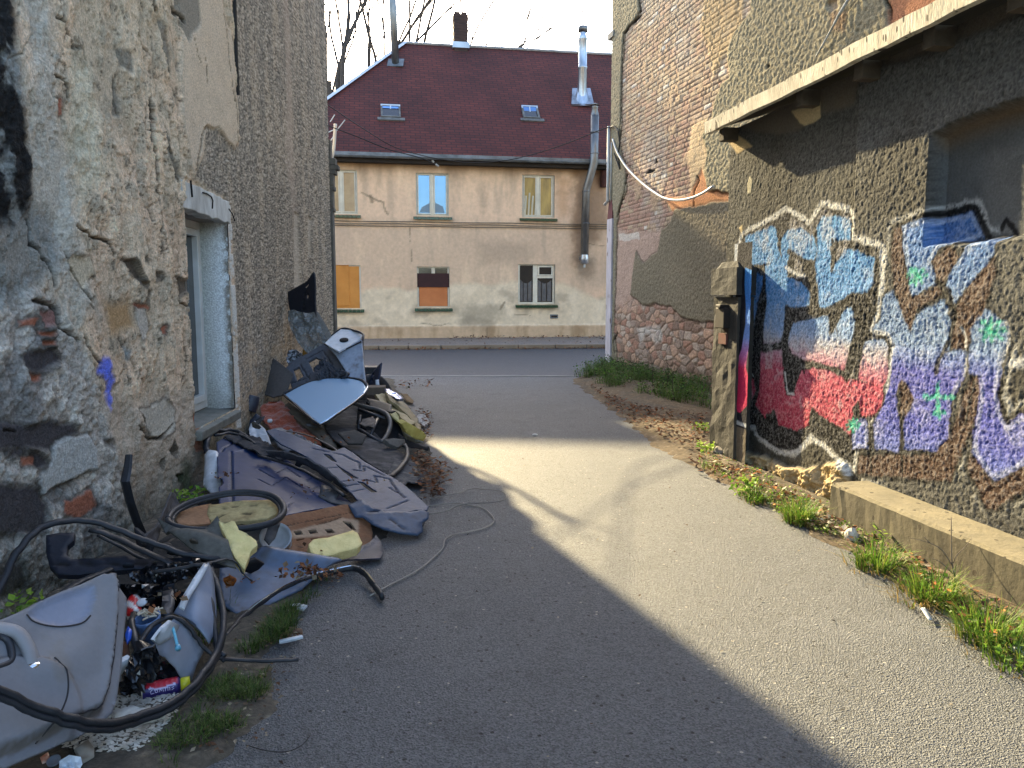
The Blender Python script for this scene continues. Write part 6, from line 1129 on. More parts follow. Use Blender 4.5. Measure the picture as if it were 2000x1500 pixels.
t, a, ax, L = can((276, 1352, .055), (350, 1338, .055), .034, 'crushed red and dark blue spray can with a yellow cap', 0, 'spray_can', 'spray can')
m_can = bpy.data.materials.new('printed_can'); m_can.use_nodes = True; n = m_can.node_tree.nodes; l = m_can.node_tree.links; at_ = n.new('ShaderNodeAttribute'); at_.attribute_name = 'Col'; l.new(at_.outputs[0], n['Principled BSDF'].inputs[0]); n['Principled BSDF'].inputs['Roughness'].default_value = .3
def coloured_lathe(name, prof, base, ax, n_, cf, par):
    f = MB(); f.lathe(prof, base, ax, n_); cols = np.array([cf(i, j/n_, prof[i], np.array(f.v[i*n_+j])-np.array(base)) for i in range(len(prof)) for j in range(n_)]); return mesh_obj(name, f.v, f.f, m_can, par, True, col=cols)
ax_can = ax.copy(); pr = [(0, 0), (.031, .0), (.034, .004)]+[(.034-.002*abs(math.sin(k*.7)), .006+k*(L-.016)/26) for k in range(27)]+[(.03, L), (.02, L+.006)]
def cf(i, t_, p, q):
    zz = (q[2]-ax_can[2]*p[1])/.034-.55; x = p[1]/L
    if i < 3: return srgb((190, 180, 160))
    w_ = .12*math.sin(x*9)
    if abs(zz-(-.05+w_)) < .08 and .2 < x < .9: return srgb((200, 190, 220))
    return srgb((190, 46, 60)) if zz > .0+w_*.6 and x < .93 else srgb((44, 34, 96))
coloured_lathe('body', pr, a, ax, 40, cf, t)
f = MB(); f.lathe([(.02, 0), (.026, .004), (.026, .034), (.0, .036)], a+ax*(L+.004), ax, 20); f.build('cap', M('yellow_cap', (214, 208, 40), (190, 180, 30), sc=20, rough=.4), t, smooth=True)
# lettering on the can, as swirled pale strokes
f = MB(); side = np.cross(ax, [0, 0, 1]); side /= np.linalg.norm(side); tow = np.array([0, 0, CAMH])-a; tow /= np.linalg.norm(tow)
def cs(x, ang): q = np.cross(ax, np.cross([0, 0, 1], ax)); q /= np.linalg.norm(q); s_ = np.cross(ax, q); s_ = s_ if s_[1] < 0 else -s_; return a+ax*(L*x)+(q*math.sin(ang)+s_*math.cos(ang))*.0352
for pts in ([(.3, .5), (.24, .3), (.26, .05), (.34, .1)], [(.38, .1), (.36, .35), (.42, .4), (.44, .15), (.38, .1)], [(.48, .1), (.49, .42), (.53, .2), (.57, .42), (.58, .1)], [(.64, .4), (.63, .1)], [(.7, .1), (.7, .4), (.75, .4), (.75, .1)], [(.86, .4), (.8, .36), (.86, .2), (.8, .1)]): f.tube([cs(x, y) for x, y in pts], .0016, 4)
f.build('lettering', M('pale_lettering', (206, 196, 224), rough=.5), t)
t, a, ax, L = can((262, 1204, .20), (262, 1172, .235), .03, 'red and white drinks can poking up behind the door trim', 0, 'drinks_can', 'can')
coloured_lathe('body', [(0, 0), (.028, 0), (.03, .01)]+[(.03, .012+k*.01) for k in range(9)]+[(.024, .115), (0, .116)], a, (ax*1.0), 24, lambda i, t_, p, q: srgb((196, 28, 32)) if math.sin(t_*18+p[1]*60) > -.3 else srgb((220, 216, 210)), t)
f = MB(); f.tube([anc((337, 1224, .27)), anc((342, 1242, .24)), anc((347, 1262, .22))], .006, 6); f.tube([anc((347, 1262, .22)), anc((348, 1268, .215))], .011, 6); T_(f.build('plastic_stick', M('mint_blue_plastic', (120, 196, 214), (90, 150, 180), sc=20, rough=.4), smooth=True), 'mint blue plastic stick on the grey white tray', 'stick')
f = MB(); f.lathe([(0, 0), (.02, 0), (.022, .006), (.018, .01), (0, .01)], anc((278, 1178, .30)), (0, -.5, 1), 16); T_(f.build('bottle_cap', m_wht, smooth=True), 'round milky bottle cap in the black plastic hollow', 'cap')
# front edge litter
def chips(name, area, n_, c_, size, label, cat, z=.03, flatn=.35, seed=1, mat_=None, kind='stuff', thick=.25):
    rg = random.Random(seed); P = [tuple(q) for q in area]; X = [p[0] for p in P]; Y = [p[1] for p in P]; f = MB(); k = 0
    while k < n_:
        x, y = rg.uniform(min(X), max(X)), rg.uniform(min(Y), max(Y))
        if sdf(np.array([x]), np.array([y]), P, lim=9)[0] > .04*rg.random(): continue
        s_ = size*rg.uniform(.4, 1.2); a0 = rg.uniform(0, 6.28); m_ = rg.choice([4, 5, 6]); tilt = np.array([rg.uniform(-1, 1), rg.uniform(-1, 1)])*flatn; zz = (z(x, y) if callable(z) else z)+rg.uniform(0, size*.5)
        ring = [(x+s_*math.cos(a0+6.28*j/m_)*rg.uniform(.6, 1.1), y+s_*math.sin(a0+6.28*j/m_)*rg.uniform(.6, 1.1)*.7) for j in range(m_)]
        V = [(a_, b_, zz+(a_-x)*tilt[0]+(b_-y)*tilt[1]) for a_, b_ in ring]; V += [(a_, b_, c__-s_*thick) for a_, b_, c__ in V]; f.add(V, [tuple(range(m_)), tuple(range(m_, 2*m_))[::-1]]+[(j, m_+j, m_+(j+1) % m_, (j+1) % m_) for j in range(m_)]); k += 1
    o = mesh_obj(name, f.v, f.f, mat_ or M(name+'_surface', c_[0], c_[1], sc=12, rough=.9), None); return tag(o, label, cat, kind=kind)
chips('plaster_rubble', G2((150, 1400), (240, 1385), (330, 1372), (345, 1400), (322, 1440), (260, 1480), (190, 1490), (130, 1470)), 1700, ((214, 210, 200), (150, 140, 124)), .010, 'white crumbled plaster and gravel spilled below the door trim', 'rubble', z=lambda x, y: .04)
T_(sheet('plaster_slab', [(222, 1388), (262, 1378), (300, 1382), (322, 1392), (290, 1404), (250, 1412), (226, 1410)], ((225, 1388, .08), (318, 1390, .07), (250, 1412, .06)), M('white_plaster_chunk', (214, 210, 202), (180, 172, 158), sc=16, rough=.95, bump=.6, bsc=40), th=.03, noise=.02, nsc=16), 'flat chunk of white plaster under the heavy ribbed seal', 'plaster chunk')
T_(sheet('broken_tile', [(146, 1462), (172, 1444), (184, 1462), (184, 1478), (162, 1492)], ((146, 1462, .07), (180, 1456, .06), (162, 1492, .04)), M('grey_tile', (166, 160, 148), (140, 134, 122), sc=12, rough=.8), th=.012, noise=.004, curve=False), 'grey broken tile at the bottom edge of the heap', 'tile')
bag('white_bag', [(116, 1486), (136, 1474), (158, 1478), (162, 1492), (152, 1510), (116, 1512)], ((118, 1488, .07), (160, 1486, .06), (120, 1510, .04)), 'small knotted white plastic bag by the bottom edge', .03, 24, M('white_carrier_bag', (206, 214, 222), (186, 194, 204), sc=8, rough=.35), 'plastic bag', 9)
f = MB(); f.lathe([(0, 0), (.018, 0), (.021, .004), (.021, .009), (.018, .006), (0, .006)], anc((106, 1488, .05)), (0, -.4, 1), 20); T_(f.build('tin_lid', M('blue_grey_tin', (140, 150, 166), (110, 118, 130), sc=20, rough=.4, metal=.4), smooth=True), 'small round blue grey tin beside the white bag', 'tin')
T_(sheet('orange_wrapper', [(78, 1478), (94, 1468), (98, 1480), (84, 1494)], ((78, 1478, .05), (96, 1472, .05), (84, 1492, .04)), M('orange_wrapper_foil', (206, 104, 62), (200, 176, 160), sc=40, rough=.4), th=.003, noise=.015, nsc=30), 'torn orange wrapper near the bottom left corner', 'wrapper')
for q, lab in (([(545, 1250), (560, 1246), (590, 1240), (592, 1244), (562, 1252), (546, 1255)], 'pale split stick lying on the soil edge'), ([(566, 1180), (585, 1178), (600, 1182), (592, 1190), (570, 1188)], 'pale chip of wood on the soil edge below the fender')):
    T_(sheet('wood_chip', q, ((q[0][0], q[0][1], .04), (q[2][0], q[2][1], .045), (q[-1][0], q[-1][1]+6, .03)), m_wht, th=.01, curve=False), lab, 'wood chip')
T_(sheet('rusty_strip', [(498, 1212), (520, 1216), (560, 1224), (590, 1228), (590, 1236), (560, 1234), (520, 1226)], ((498, 1212, .04), (590, 1230, .04), (520, 1226, .03)), M('brown_wood_strip', (128, 98, 78), (100, 78, 62), sc=14, rough=.9), th=.012, curve=False), 'thin brown wooden strip on the grassy dirt', 'strip')


# small torn fragments wedged between the bigger pieces
frs = [(585, 905, .24, 'in the gap left of the slotted undertray'), (660, 932, .2, 'below the wavy grey gasket'), (610, 880, .3, 'at the top end of the slotted undertray'), (395, 985, .26, 'against the wall left of the canister'), (470, 1062, .27, 'under the ragged foam lump'), (300, 1104, .3, 'on the black window frame'), (250, 1106, .3, 'left of the first bin bag'), (220, 1126, .33, 'behind the top edge of the door trim'), (330, 1152, .3, 'over the crumpled black plastic'), (290, 1180, .29, 'beside the milky bottle cap'), (500, 832, .34, 'on top of the white slotted shell'), (612, 832, .26, 'below the corner of the side window'), (380, 1062, .36, 'on the torn taupe trim'), (340, 1082, .34, 'under the torn taupe trim'), (770, 956, .09, 'by the brown leaf drift')]
rr = random.Random(88)
for k, (x, y, h, wh) in enumerate(frs):
    r_ = rr.uniform(10, 20); a0 = rr.uniform(0, 6.3); m_ = rr.choice([4, 5, 6, 7]); el_ = rr.uniform(.25, .8); ro_ = rr.uniform(0, 3.1)
    q = []
    for j in range(m_):
        t = a0+6.283*j/m_; dx, dy = r_*rr.uniform(.6, 1.3)*math.cos(t), r_*el_*rr.uniform(.6, 1.3)*math.sin(t); q.append((x+dx*math.cos(ro_)-dy*math.sin(ro_), y+(dx*math.sin(ro_)+dy*math.cos(ro_))*.7))
    cn = rr.choice([('slate grey', (52, 56, 66)), ('black', (30, 32, 38)), ('mid grey', (84, 84, 86)), ('taupe', (110, 104, 96))])
    o = sheet('plastic_fragment', q, ((x-r_, y, h+rr.uniform(-.02, .03)), (x+r_, y, h+rr.uniform(-.02, .03)), (x, y+r_*.8, max(.03, h-rr.uniform(.0, .07)))), m_dull, paint=flat(cn[1], .15, .3, 12, seed=k), th=.006, noise=.018, nsc=12, seed=k, res=.018)
    tag(o, 'small torn %s plastic fragment %s' % (cn[0], wh), 'fragment', 'torn plastic fragments in the heap')

# more trim and hoses filling the heap
seal([(505, 890, .31), (540, 900, .29), (590, 918, .25), (640, 945, .2), (672, 968, .16)], .014, 'thin black hose running between blue panel and undertray', name='hose', cat='hose')
seal([(560, 842, .3), (600, 850, .27), (640, 868, .24), (668, 888, .21)], .013, 'black trim strip above the top end of the slotted undertray', name='trim_strip', cat='trim strip', flatt=.4)
seal([(300, 1118, .32), (340, 1112, .33), (380, 1104, .34), (410, 1104, .34)], .015, 'black rubber strip along the top of the first bin bag', flatt=.5)
seal([(322, 1062, .3), (345, 1078, .3), (372, 1088, .3), (398, 1094, .3)], .018, 'dark strip under the lower edge of the torn taupe trim', flatt=.4)
T_(sheet('dark_liner', [(470, 1100), (500, 1092), (516, 1100), (505, 1112), (490, 1120), (478, 1116)], ((470, 1100, .19), (514, 1098, .17), (486, 1120, .12)), m_pl, paint=flat((24, 24, 28)), th=.02, noise=.02), 'black liner scrap under the pointed foam lump', 'liner')
T_(sheet('grey_trim_plate', [(660, 846), (690, 838), (716, 850), (708, 866), (680, 866)], ((660, 848, .27), (716, 850, .25), (690, 868, .2)), m_dull, paint=flat((74, 72, 70), .1, .3, 10), th=.015, noise=.01), 'dusty grey plate on the flat dark board', 'plate')
T_(sheet('orange_scrap', [(436, 1134), (450, 1128), (462, 1134), (456, 1144), (442, 1144)], ((436, 1134, .17), (462, 1134, .16), (446, 1146, .13)), m_dull, paint=flat((190, 110, 40), .2, .3, 14), th=.02, noise=.01), 'small orange scrap below the drooping rubber strip', 'scrap')
# ---- back of the heap, against the rough grey wall
m_alpha = bpy.data.materials.new('clear_plastic_bag'); m_alpha.use_nodes = True; n = m_alpha.node_tree.nodes; l = m_alpha.node_tree.links; b = n['Principled BSDF']; b.inputs['Base Color'].default_value = (.16, .16, .15, 1); b.inputs['Roughness'].default_value = .25
nz = n.new('ShaderNodeTexNoise'); nz.inputs['Scale'].default_value = 7; tc = n.new('ShaderNodeTexCoord'); l.new(tc.outputs['Object'], nz.inputs[0]); mr = n.new('ShaderNodeMapRange'); mr.inputs[3].default_value = .5; mr.inputs[4].default_value = 1; mr.inputs[1].default_value = .35; mr.inputs[2].default_value = .65; l.new(nz.outputs[0], mr.inputs[0]); l.new(mr.outputs[0], b.inputs['Alpha'])
T_(sheet('upright_plastic_panel', [(562, 572), (566, 568), (584, 558), (600, 548), (613, 531), (616, 556), (616, 590), (618, 640), (600, 650), (575, 640), (566, 606), (563, 590)], ((563, 572, -9.95), (614, 540, -9.9), (590, 640, -9.6)), m_pl, paint=flat((22, 26, 36), .1, .2, 6), th=.02, holes=[[(596, 560), (601, 554), (603, 556), (598, 563)], [(599, 576), (602, 573), (602, 582), (599, 584)]], groove=[([(592, 608), (593, 585), (598, 566)], .012, .01)], curve=True), 'dark blue black panel standing upright out of a clear plastic bag', 'panel')
T_(sheet('pale_board', [(612, 602), (622, 610), (640, 640), (654, 668), (656, 690), (640, 690), (622, 650)], ((612, 602, -10.1), (654, 668, -9.9), (630, 690, -9.8)), m_dull, paint=flat((150, 146, 138), .1, .15), th=.02, curve=False), 'pale grey board leaning on the wall behind the clear bag', 'board')
bag('clear_bag', [(562, 608), (574, 606), (592, 612), (614, 610), (622, 626), (634, 650), (642, 668), (632, 684), (616, 694), (600, 690), (584, 672), (570, 646), (563, 626)], ((563, 610, -9.6), (616, 612, -9.55), (616, 692, -9.3)), 'clear grey plastic bag wrapped round the upright black panel', .045, 3.5, m_alpha, 'plastic bag', 11)
T_(sheet('dashboard', [(556, 722), (570, 706), (600, 690), (630, 672), (640, 672), (656, 694), (674, 720), (690, 744), (688, 756), (650, 764), (600, 770), (572, 766), (566, 744)], ((560, 716, -9.1), (640, 672, -9.2), (600, 768, -8.7)), m_pl, paint=flat((108, 112, 122), .06, .15, 4, dirt=(84, 84, 88)), th=.03, res=.013, holes=[[(572, 722), (584, 716), (592, 736), (580, 744)], [(602, 706), (616, 698), (630, 704), (640, 724), (624, 734), (612, 726)]], groove=[([(570, 748), (600, 738), (606, 730)], .012, .015), ([(586, 712), (604, 740)], .012, .012), ([(596, 702), (630, 684), (650, 712)], .01, .01), ([(575, 764), (640, 744)], .01, .012), ([(597, 742), (600, 762)], .008, .01)], noise=.01, curve=False), 'grey dashboard shell with empty rectangular instrument openings', 'dashboard')
bag('dark_rag', [(612, 724), (626, 708), (636, 700), (644, 712), (660, 722), (678, 728), (684, 736), (664, 742), (640, 738), (622, 744), (616, 734)], ((600, 716, -8.75), (650, 706, -8.8), (640, 744, -8.5)), 'dark crumpled rag stuffed in the dashboard shell', .05, 8, M('dark_grey_cloth', (44, 50, 62), (30, 34, 42), sc=8, rough=.6), 'rag', 13)
f = MB(); f.tube([at_y(668, 738, 8.5), at_y(680, 730, 8.45)], .025, 8); T_(f.build('black_stub', m_blk, smooth=True), 'stubby black knob beside the dark crumpled rag', 'knob')
DR = thing('white_car_door', at_y(680, 700, 8.9), 'pale blue white car door shell with a round black hole', 'door', PG_)
A = ((636, 674, -9.0), (706, 668, -8.9), (690, 745, -8.6))
sheet('body', [(634, 672), (650, 684), (662, 688), (684, 678), (706, 664), (709, 690), (711, 720), (714, 745), (700, 750), (688, 748), (674, 722), (656, 694)], A, m_gloss, paint=flat((192, 206, 228), .05, .3, 5, dirt=(110, 104, 100)), th=.03, parent=DR, curve=False, rim=.01)
A = ((636, 672, -8.95), (668, 643, -9.35), (706, 662, -9.1))
sheet('window_ledge', [(634, 672), (650, 656), (666, 644), (690, 646), (709, 654), (704, 664), (684, 676), (662, 688)], A, m_gloss, paint=flat((232, 242, 252), .03, .1, 4), th=.02, parent=DR, curve=False, rim=.008)
Pq = Pl(A); f = MB(); c_ = Pq.w(*Pq.uv(672, 665), .012); f.lathe([(0, .004), (.046, .004), (.052, .0), (.052, -.02), (0, -.02)], c_, Pq.n, 24); f.build('speaker_hole', M('black_hole_rim', (14, 14, 15), rough=.9), DR, smooth=True)
f = MB(); f.tube(spline([at_y(x, y, Y) for x, y, Y in ((648, 656, 9.3), (668, 642, 9.38), (690, 645, 9.3), (709, 653, 9.1), (708, 668, 8.95), (709, 700, 8.8), (712, 745, 8.58))], 4), .014, 6); f.tube([at_y(634, 672, 8.93), at_y(662, 689, 8.85), at_y(706, 667, 8.88)], .01, 6); f.build('edge_seal', m_rub, DR, smooth=True)
T_(sheet('taupe_trim_shell', [(508, 742), (520, 722), (536, 704), (554, 716), (573, 730), (567, 752), (562, 776), (540, 784), (522, 776), (511, 762)], ((510, 742, -9.0), (570, 728, -8.8), (540, 784, -8.5)), m_dull, paint=flat((98, 94, 92), .05, .12, 5), th=.015, disp=lambda px, py, u, v: .06*np.sin(np.clip((px-508)/64, 0, 1)*math.pi), rim=.01), 'curved dark taupe trim shell beside the dashboard', 'trim')
# side window
GW = thing('car_side_window', at_y(640, 790, 8.1), 'blue reflecting car side window with a black and chrome frame', 'car window', PG_)
A = ((560, 772, -8.3), (716, 756, -8.2), (626, 830, -7.45)); Pg = Pl(A); gl = [(554, 772), (566, 765), (580, 758), (595, 752), (610, 747), (630, 743), (650, 741), (672, 740), (692, 741), (706, 744), (714, 750), (718, 760), (710, 774), (690, 790), (658, 812), (626, 832), (604, 815), (578, 792)]
m_sg = bpy.data.materials.new('sky_painted_window_glass'); m_sg.use_nodes = True; b = m_sg.node_tree.nodes['Principled BSDF']; b.inputs['Base Color'].default_value = (.46, .68, .95, 1); b.inputs['Metallic'].default_value = .4; b.inputs['Roughness'].default_value = .07  # sky reflection painted in as a bright blue base colour
gn = m_sg.node_tree.nodes.new('ShaderNodeTexNoise'); gn.inputs['Scale'].default_value = 3; gr_ = m_sg.node_tree.nodes.new('ShaderNodeMapRange'); gr_.inputs[3].default_value = .04; gr_.inputs[4].default_value = .2; m_sg.node_tree.links.new(gn.outputs[0], gr_.inputs[0]); m_sg.node_tree.links.new(gr_.outputs[0], b.inputs['Roughness'])
sheet('glass', gl, Pg, m_sg, th=.005, parent=GW, noise=.0, disp=lambda px, py, u, v: .02*np.sin(np.clip((px-554)/164, 0, 1)*math.pi))
C_ = np.array([Pg.w(*Pg.uv(x, y), .012) for x, y in spline(gl, 2, closed=True)]); f = MB(); f.tube(C_, .018, 6, flat=.6); f.build('seal', m_rub, GW, smooth=True)
f = MB(); f.tube([Pg.w(*Pg.uv(x, y), .025) for x, y in ((560, 778), (580, 796), (605, 818), (627, 834), (660, 812), (692, 790), (712, 773), (719, 760), (716, 750))], .006, 5); f.build('chrome_strip', m_chrome, GW, smooth=True)
# layered boards, felt
for k in range(6):
    o_ = k*3.2; A = ((556, 792+o_, -8.15+.02*k), (655, 872+o_*.4, -7.6+.02*k), (560, 812+o_, -8.0+.02*k))
    T_(sheet('splintered_board', [(552+k, 792+o_), (564, 786+o_), (600, 812+o_*.8), (630, 838+o_*.6), (656, 866+o_*.5), (660-k*2, 876+o_*.3), (640, 872+o_*.4), (606, 842+o_*.7), (575, 816+o_)], Pl(((556, 792+o_, -8.3-.03*k), (655, 872+o_*.4, -7.25-.03*k), (600, 845+o_, -7.6-.03*k))), m_dull, paint=flat([(120, 112, 100), (150, 138, 116), (70, 66, 60), (132, 124, 108), (84, 80, 72), (160, 152, 134)][k], .3, .3, 12, seed=k), th=.012, noise=.02, nsc=10, seed=k), 'splintered thin board, layer %s of the stack under the side window' % ['one from the top', 'two from the top', 'three from the top', 'three from the bottom', 'two from the bottom', 'at the bottom'][k], 'board')
m_felt = M('rust_brown_felt', (156, 64, 26), (106, 44, 20), sc=16, rough=1, bump=1, bsc=70, contrast=.8, sheen=.3)
T_(sheet('rust_brown_carpet', [(508, 796), (524, 784), (548, 782), (566, 800), (584, 824), (610, 846), (628, 858), (606, 862), (575, 852), (552, 856), (530, 840), (512, 820)], ((512, 796, -8.2), (560, 790, -8.3), (580, 856, -7.6)), m_felt, th=.03, noise=.06, nsc=7), 'rust brown shaggy carpet under the stack of splintered boards', 'carpet')
T_(sheet('carpet_offcut', [(556, 846), (590, 842), (618, 852), (628, 866), (604, 868), (576, 858)], ((556, 846, -7.55), (618, 852, -7.5), (600, 868, -7.35)), M('orange_brown_felt', (168, 96, 66), (120, 62, 40), sc=20, rough=1, bump=1, bsc=60), th=.02, noise=.03, nsc=12), 'small orange brown carpet offcut with a white edge', 'carpet')
f = MB(); f.tube([at_y(x, y, Y) for x, y, Y in ((584, 862, 7.3), (606, 866, 7.25), (626, 874, 7.2))], .012, 6); T_(f.build('white_strip', m_wht), 'thin white strip below the orange brown carpet offcut', 'strip')
T_(sheet('white_plastic_shell', [(486, 838), (490, 826), (498, 822), (508, 828), (518, 838), (526, 856), (530, 868), (512, 864), (496, 856), (488, 850)], ((487, 838, -7.7), (524, 850, -7.55), (500, 862, -7.4)), m_wht, th=.03, groove=[([(502, 838), (520, 842)], .01, .012), ([(502, 843), (522, 848)], .01, .012), ([(497, 824), (502, 856)], .016, .012)], noise=.01), 'white plastic shell with black slots above the blue panel', 'plastic shell')
f = MB(); f.lathe([(0, .02), (.02, .018), (.028, 0), (.02, -.018), (0, -.02)], at_y(527, 822, 7.7), n=12); T_(f.build('white_ball', m_wht, smooth=True), 'small round white cap on the rust brown carpet', 'cap')
for pts, r, lab in ((((494, 772), (490, 786), (484, 800)), .09, 'dark rounded boot shaft leaning under the window sill'), (((506, 812), (494, 826), (478, 836)), .05, 'dark bent pipe below the boot shaft'), (((468, 818), (470, 828), (476, 842)), .035, 'short dark stub right below the window sill')):
    f = MB(); P_ = spline([at_y(x, y, 8.0+.001*(800-y)) for x, y in pts], 5); f.tube(P_, np.linspace(r*.8, r, len(P_)), 12); T_(f.build('dark_tube', M('dark_blue_grey_plastic', (52, 58, 72), (36, 40, 50), sc=8, rough=.5), smooth=True), lab, 'tube')
T_(sheet('curved_grey_sliver', [(478, 856), (484, 838), (500, 822), (516, 812), (512, 820), (498, 834), (488, 848)], ((480, 855, -7.75), (514, 813, -7.8), (490, 850, -7.65)), m_dull, paint=flat((96, 96, 98)), th=.01), 'curved grey sliver over the dark bent pipe', 'sliver')
# torn metal at the top of the undertray
T_(sheet('crumpled_sheet_metal', [(524, 842), (545, 838), (566, 838), (586, 850), (606, 862), (612, 868), (584, 874), (558, 884), (546, 874), (534, 858)], ((526, 842, -7.4), (606, 860, -7.2), (558, 884, -6.9)), m_pl, paint=flat((118, 122, 130), .15, .3, 8, dirt=(84, 84, 86)), th=.006, noise=.06, nsc=9), 'crumpled grey sheet at the top of the slotted undertray', 'sheet')
T_(sheet('grey_gasket', [(518, 880), (560, 884), (600, 896), (640, 920), (668, 944), (684, 960), (676, 962), (640, 936), (600, 910), (560, 896), (524, 890)], ((520, 882, .33), (684, 958, .17), (560, 896, .31)), m_pl, paint=flat((84, 86, 92)), th=.012, noise=.02, nsc=10), 'wavy grey gasket strip between blue panel and undertray', 'gasket')
T_(sheet('metal_tongue', [(628, 948), (656, 950), (664, 966), (656, 974), (690, 984), (700, 980), (676, 990), (640, 978), (622, 968)], ((628, 948, .17), (700, 980, .12), (640, 978, .13)), m_pl, paint=flat((92, 94, 98)), th=.008, noise=.02), 'grey metal tongue on the right tip of the blue panel', 'metal plate')
# right flank of the heap
f = MB(); f.fbox(Frame((at_y(722, 720, 10.2)[0], 10.2), (1, .1), (.1, -1)), -.13, .1, .32, .62, -.12, .12); T_(f.build('black_crate', m_blk, bevel=.01), 'black plastic crate corner behind the white door shell', 'crate')
T_(sheet('blue_bracket', [(718, 752), (722, 736), (730, 724), (744, 708), (741, 730), (736, 752), (726, 762)], ((720, 740, -9.9), (743, 710, -9.8), (728, 760, -9.6)), m_pl, paint=flat((44, 58, 84), .1, .2, 8), th=.02, curve=False, holes=[[(727, 731), (730, 729), (730, 734), (727, 735)], [(725, 741), (728, 740), (728, 745), (725, 745)]]), 'dark blue metal bracket in front of the worn tyre', 'bracket')
a = at_y(742, 765, 9.9); TY = thing('car_tyre', a-[0, 0, .2], 'worn car tyre half buried at the back right of the heap', 'tyre', PG_)
f = MB(); prof = [(.17, -.07), (.24, -.085), (.275, -.07), (.285, -.03), (.285, .03), (.275, .07), (.24, .085), (.17, .07), (.17, -.07)]; f.lathe(prof, a+[-.08, 0, -.05], (.75, -.55, .35), 36); f.build('tread', M('worn_tyre_rubber', (46, 46, 48), (34, 34, 36), sc=18, rough=.8, bump=.6, bsc=24), TY, smooth=True)
f = MB(); f.lathe([(0, .0), (.1, .01), (.165, .05), (.168, -.05), (.1, -.02), (0, -.02)], a+[-.08, 0, -.05], (.75, -.55, .35), 24); f.build('rim', M('dirty_wheel_steel', (70, 72, 76), (50, 50, 54), sc=12, rough=.5, metal=.5), TY, smooth=True)
T_(sheet('white_tab', [(733, 742), (740, 741), (741, 753), (734, 753)], ((733, 742, -9.45), (741, 742, -9.45), (734, 753, -9.4)), m_wht, th=.01, curve=False), 'small white tab in front of the dark blue bracket', 'tab')
f = MB(); f.fbox(Frame((at_y(716, 762, 9.2)[0], 9.2), (1, .12), (.12, -1)), 0, .22, .36, .46, -.2, .05); T_(f.build('brown_box', M('brown_cardboard', (112, 98, 84), (92, 80, 68), sc=5, rough=.9), bevel=.006), 'flat brown box between side window and tyre', 'box')
T_(sheet('headlamp', [(750, 758), (760, 760), (776, 768), (787, 779), (776, 779), (760, 772), (752, 766)], ((751, 759, -9.0), (787, 778, -8.7), (756, 772, -8.8)), M('headlamp_reflector', (170, 178, 206), (60, 62, 90), sc=24, rough=.12, metal=.8, contrast=.3), th=.03, noise=.02, nsc=20), 'chrome headlamp reflector on the olive trim', 'headlamp')
ol = flat((168, 150, 108), .1, .25, 6, dirt=(104, 98, 72))
T_(sheet('olive_trim', [(752, 766), (764, 776), (782, 782), (798, 798), (812, 816), (822, 836), (818, 842), (808, 830), (796, 812), (776, 794), (760, 782)], ((754, 768, -8.8), (820, 834, -8.0), (776, 796, -8.3)), m_pl, paint=ol, th=.03, noise=.02, rim=.01), 'outer olive green trim rail running down to the asphalt', 'trim')
T_(sheet('olive_trim', [(732, 772), (748, 770), (764, 784), (782, 800), (800, 818), (810, 828), (800, 832), (784, 820), (780, 812), (760, 796), (744, 788)], ((734, 773, -8.7), (808, 826, -7.95), (760, 798, -8.2)), m_pl, paint=flat((176, 160, 114), .1, .2, 6), th=.03, noise=.02, rim=.01), 'middle olive beige trim rail beside the black seat frame', 'trim')
T_(sheet('olive_shield', [(756, 806), (766, 802), (776, 806), (781, 818), (790, 826), (784, 830), (770, 818)], ((757, 806, -8.1), (778, 806, -8.1), (786, 828, -7.85)), m_pl, paint=flat((196, 188, 122), .05, .1), th=.02), 'small yellow green shield under the olive trim rails', 'trim')
T_(sheet('foam_headrest', [(784, 828), (794, 824), (812, 834), (828, 844), (833, 852), (828, 862), (812, 858), (796, 848)], ((786, 828, .34), (832, 850, .18), (800, 852, .2)), M('olive_foam', (196, 184, 104), (160, 144, 74), sc=8, rough=.8), th=.07, noise=.02, nsc=8), 'yellow green padded end piece on the right tip of the heap', 'foam')
T_(sheet('beige_plate', [(784, 838), (796, 850), (812, 858), (826, 864), (812, 866), (796, 860), (788, 852)], ((785, 838, .24), (824, 863, .13), (794, 860, .12)), m_dull, paint=flat((160, 156, 140)), th=.01), 'beige plate under the yellow green end piece', 'plate')
T_(sheet('base_piece', [(778, 846), (800, 860), (826, 868), (838, 872), (836, 880), (812, 878), (788, 872), (776, 862)], ((780, 850, .14), (836, 872, .06), (790, 872, .05)), m_pl, paint=flat((24, 24, 26)), th=.05), 'black plastic base piece on the asphalt at the heap tip', 'base')
SF = thing('seat_frame', anc((740, 850, .1)), 'black bare car seat frame with a grey bent tube', 'seat frame', PG_)
f = MB(); f.tube(spline([at_y(x, y, Y) for x, y, Y in ((690, 788, 8.3), (712, 794, 8.2), (738, 800, 8.1), (754, 808, 7.95), (762, 822, 7.8), (760, 840, 7.65), (752, 856, 7.5), (744, 864, 7.42))], 5), .022, 8); f.build('bent_tube', M('grey_tube', (96, 94, 92), (70, 68, 66), sc=10, rough=.6), SF, smooth=True)
f = MB()
for q in (((704, 812, 8.0), (700, 838, 7.8)), ((738, 818, 7.9), (724, 850, 7.6)), ((700, 838, 7.75), (744, 864, 7.45)), ((700, 800, 8.1), (754, 818, 7.95)), ((716, 786, 8.35), (770, 806, 8.2))): f.tube([at_y(*q[0]), at_y(*q[1])], .018, 6)
f.build('frame_bars', m_blk, SF, smooth=True)
sheet('seat_back_shell', [(700, 782), (740, 780), (770, 802), (790, 832), (786, 858), (760, 866), (724, 850), (696, 826)], ((700, 784, -8.45), (786, 836, -7.95), (724, 852, -7.85)), m_dull, paint=flat((22, 24, 28), .2, .3), th=.02, parent=SF, noise=.03)
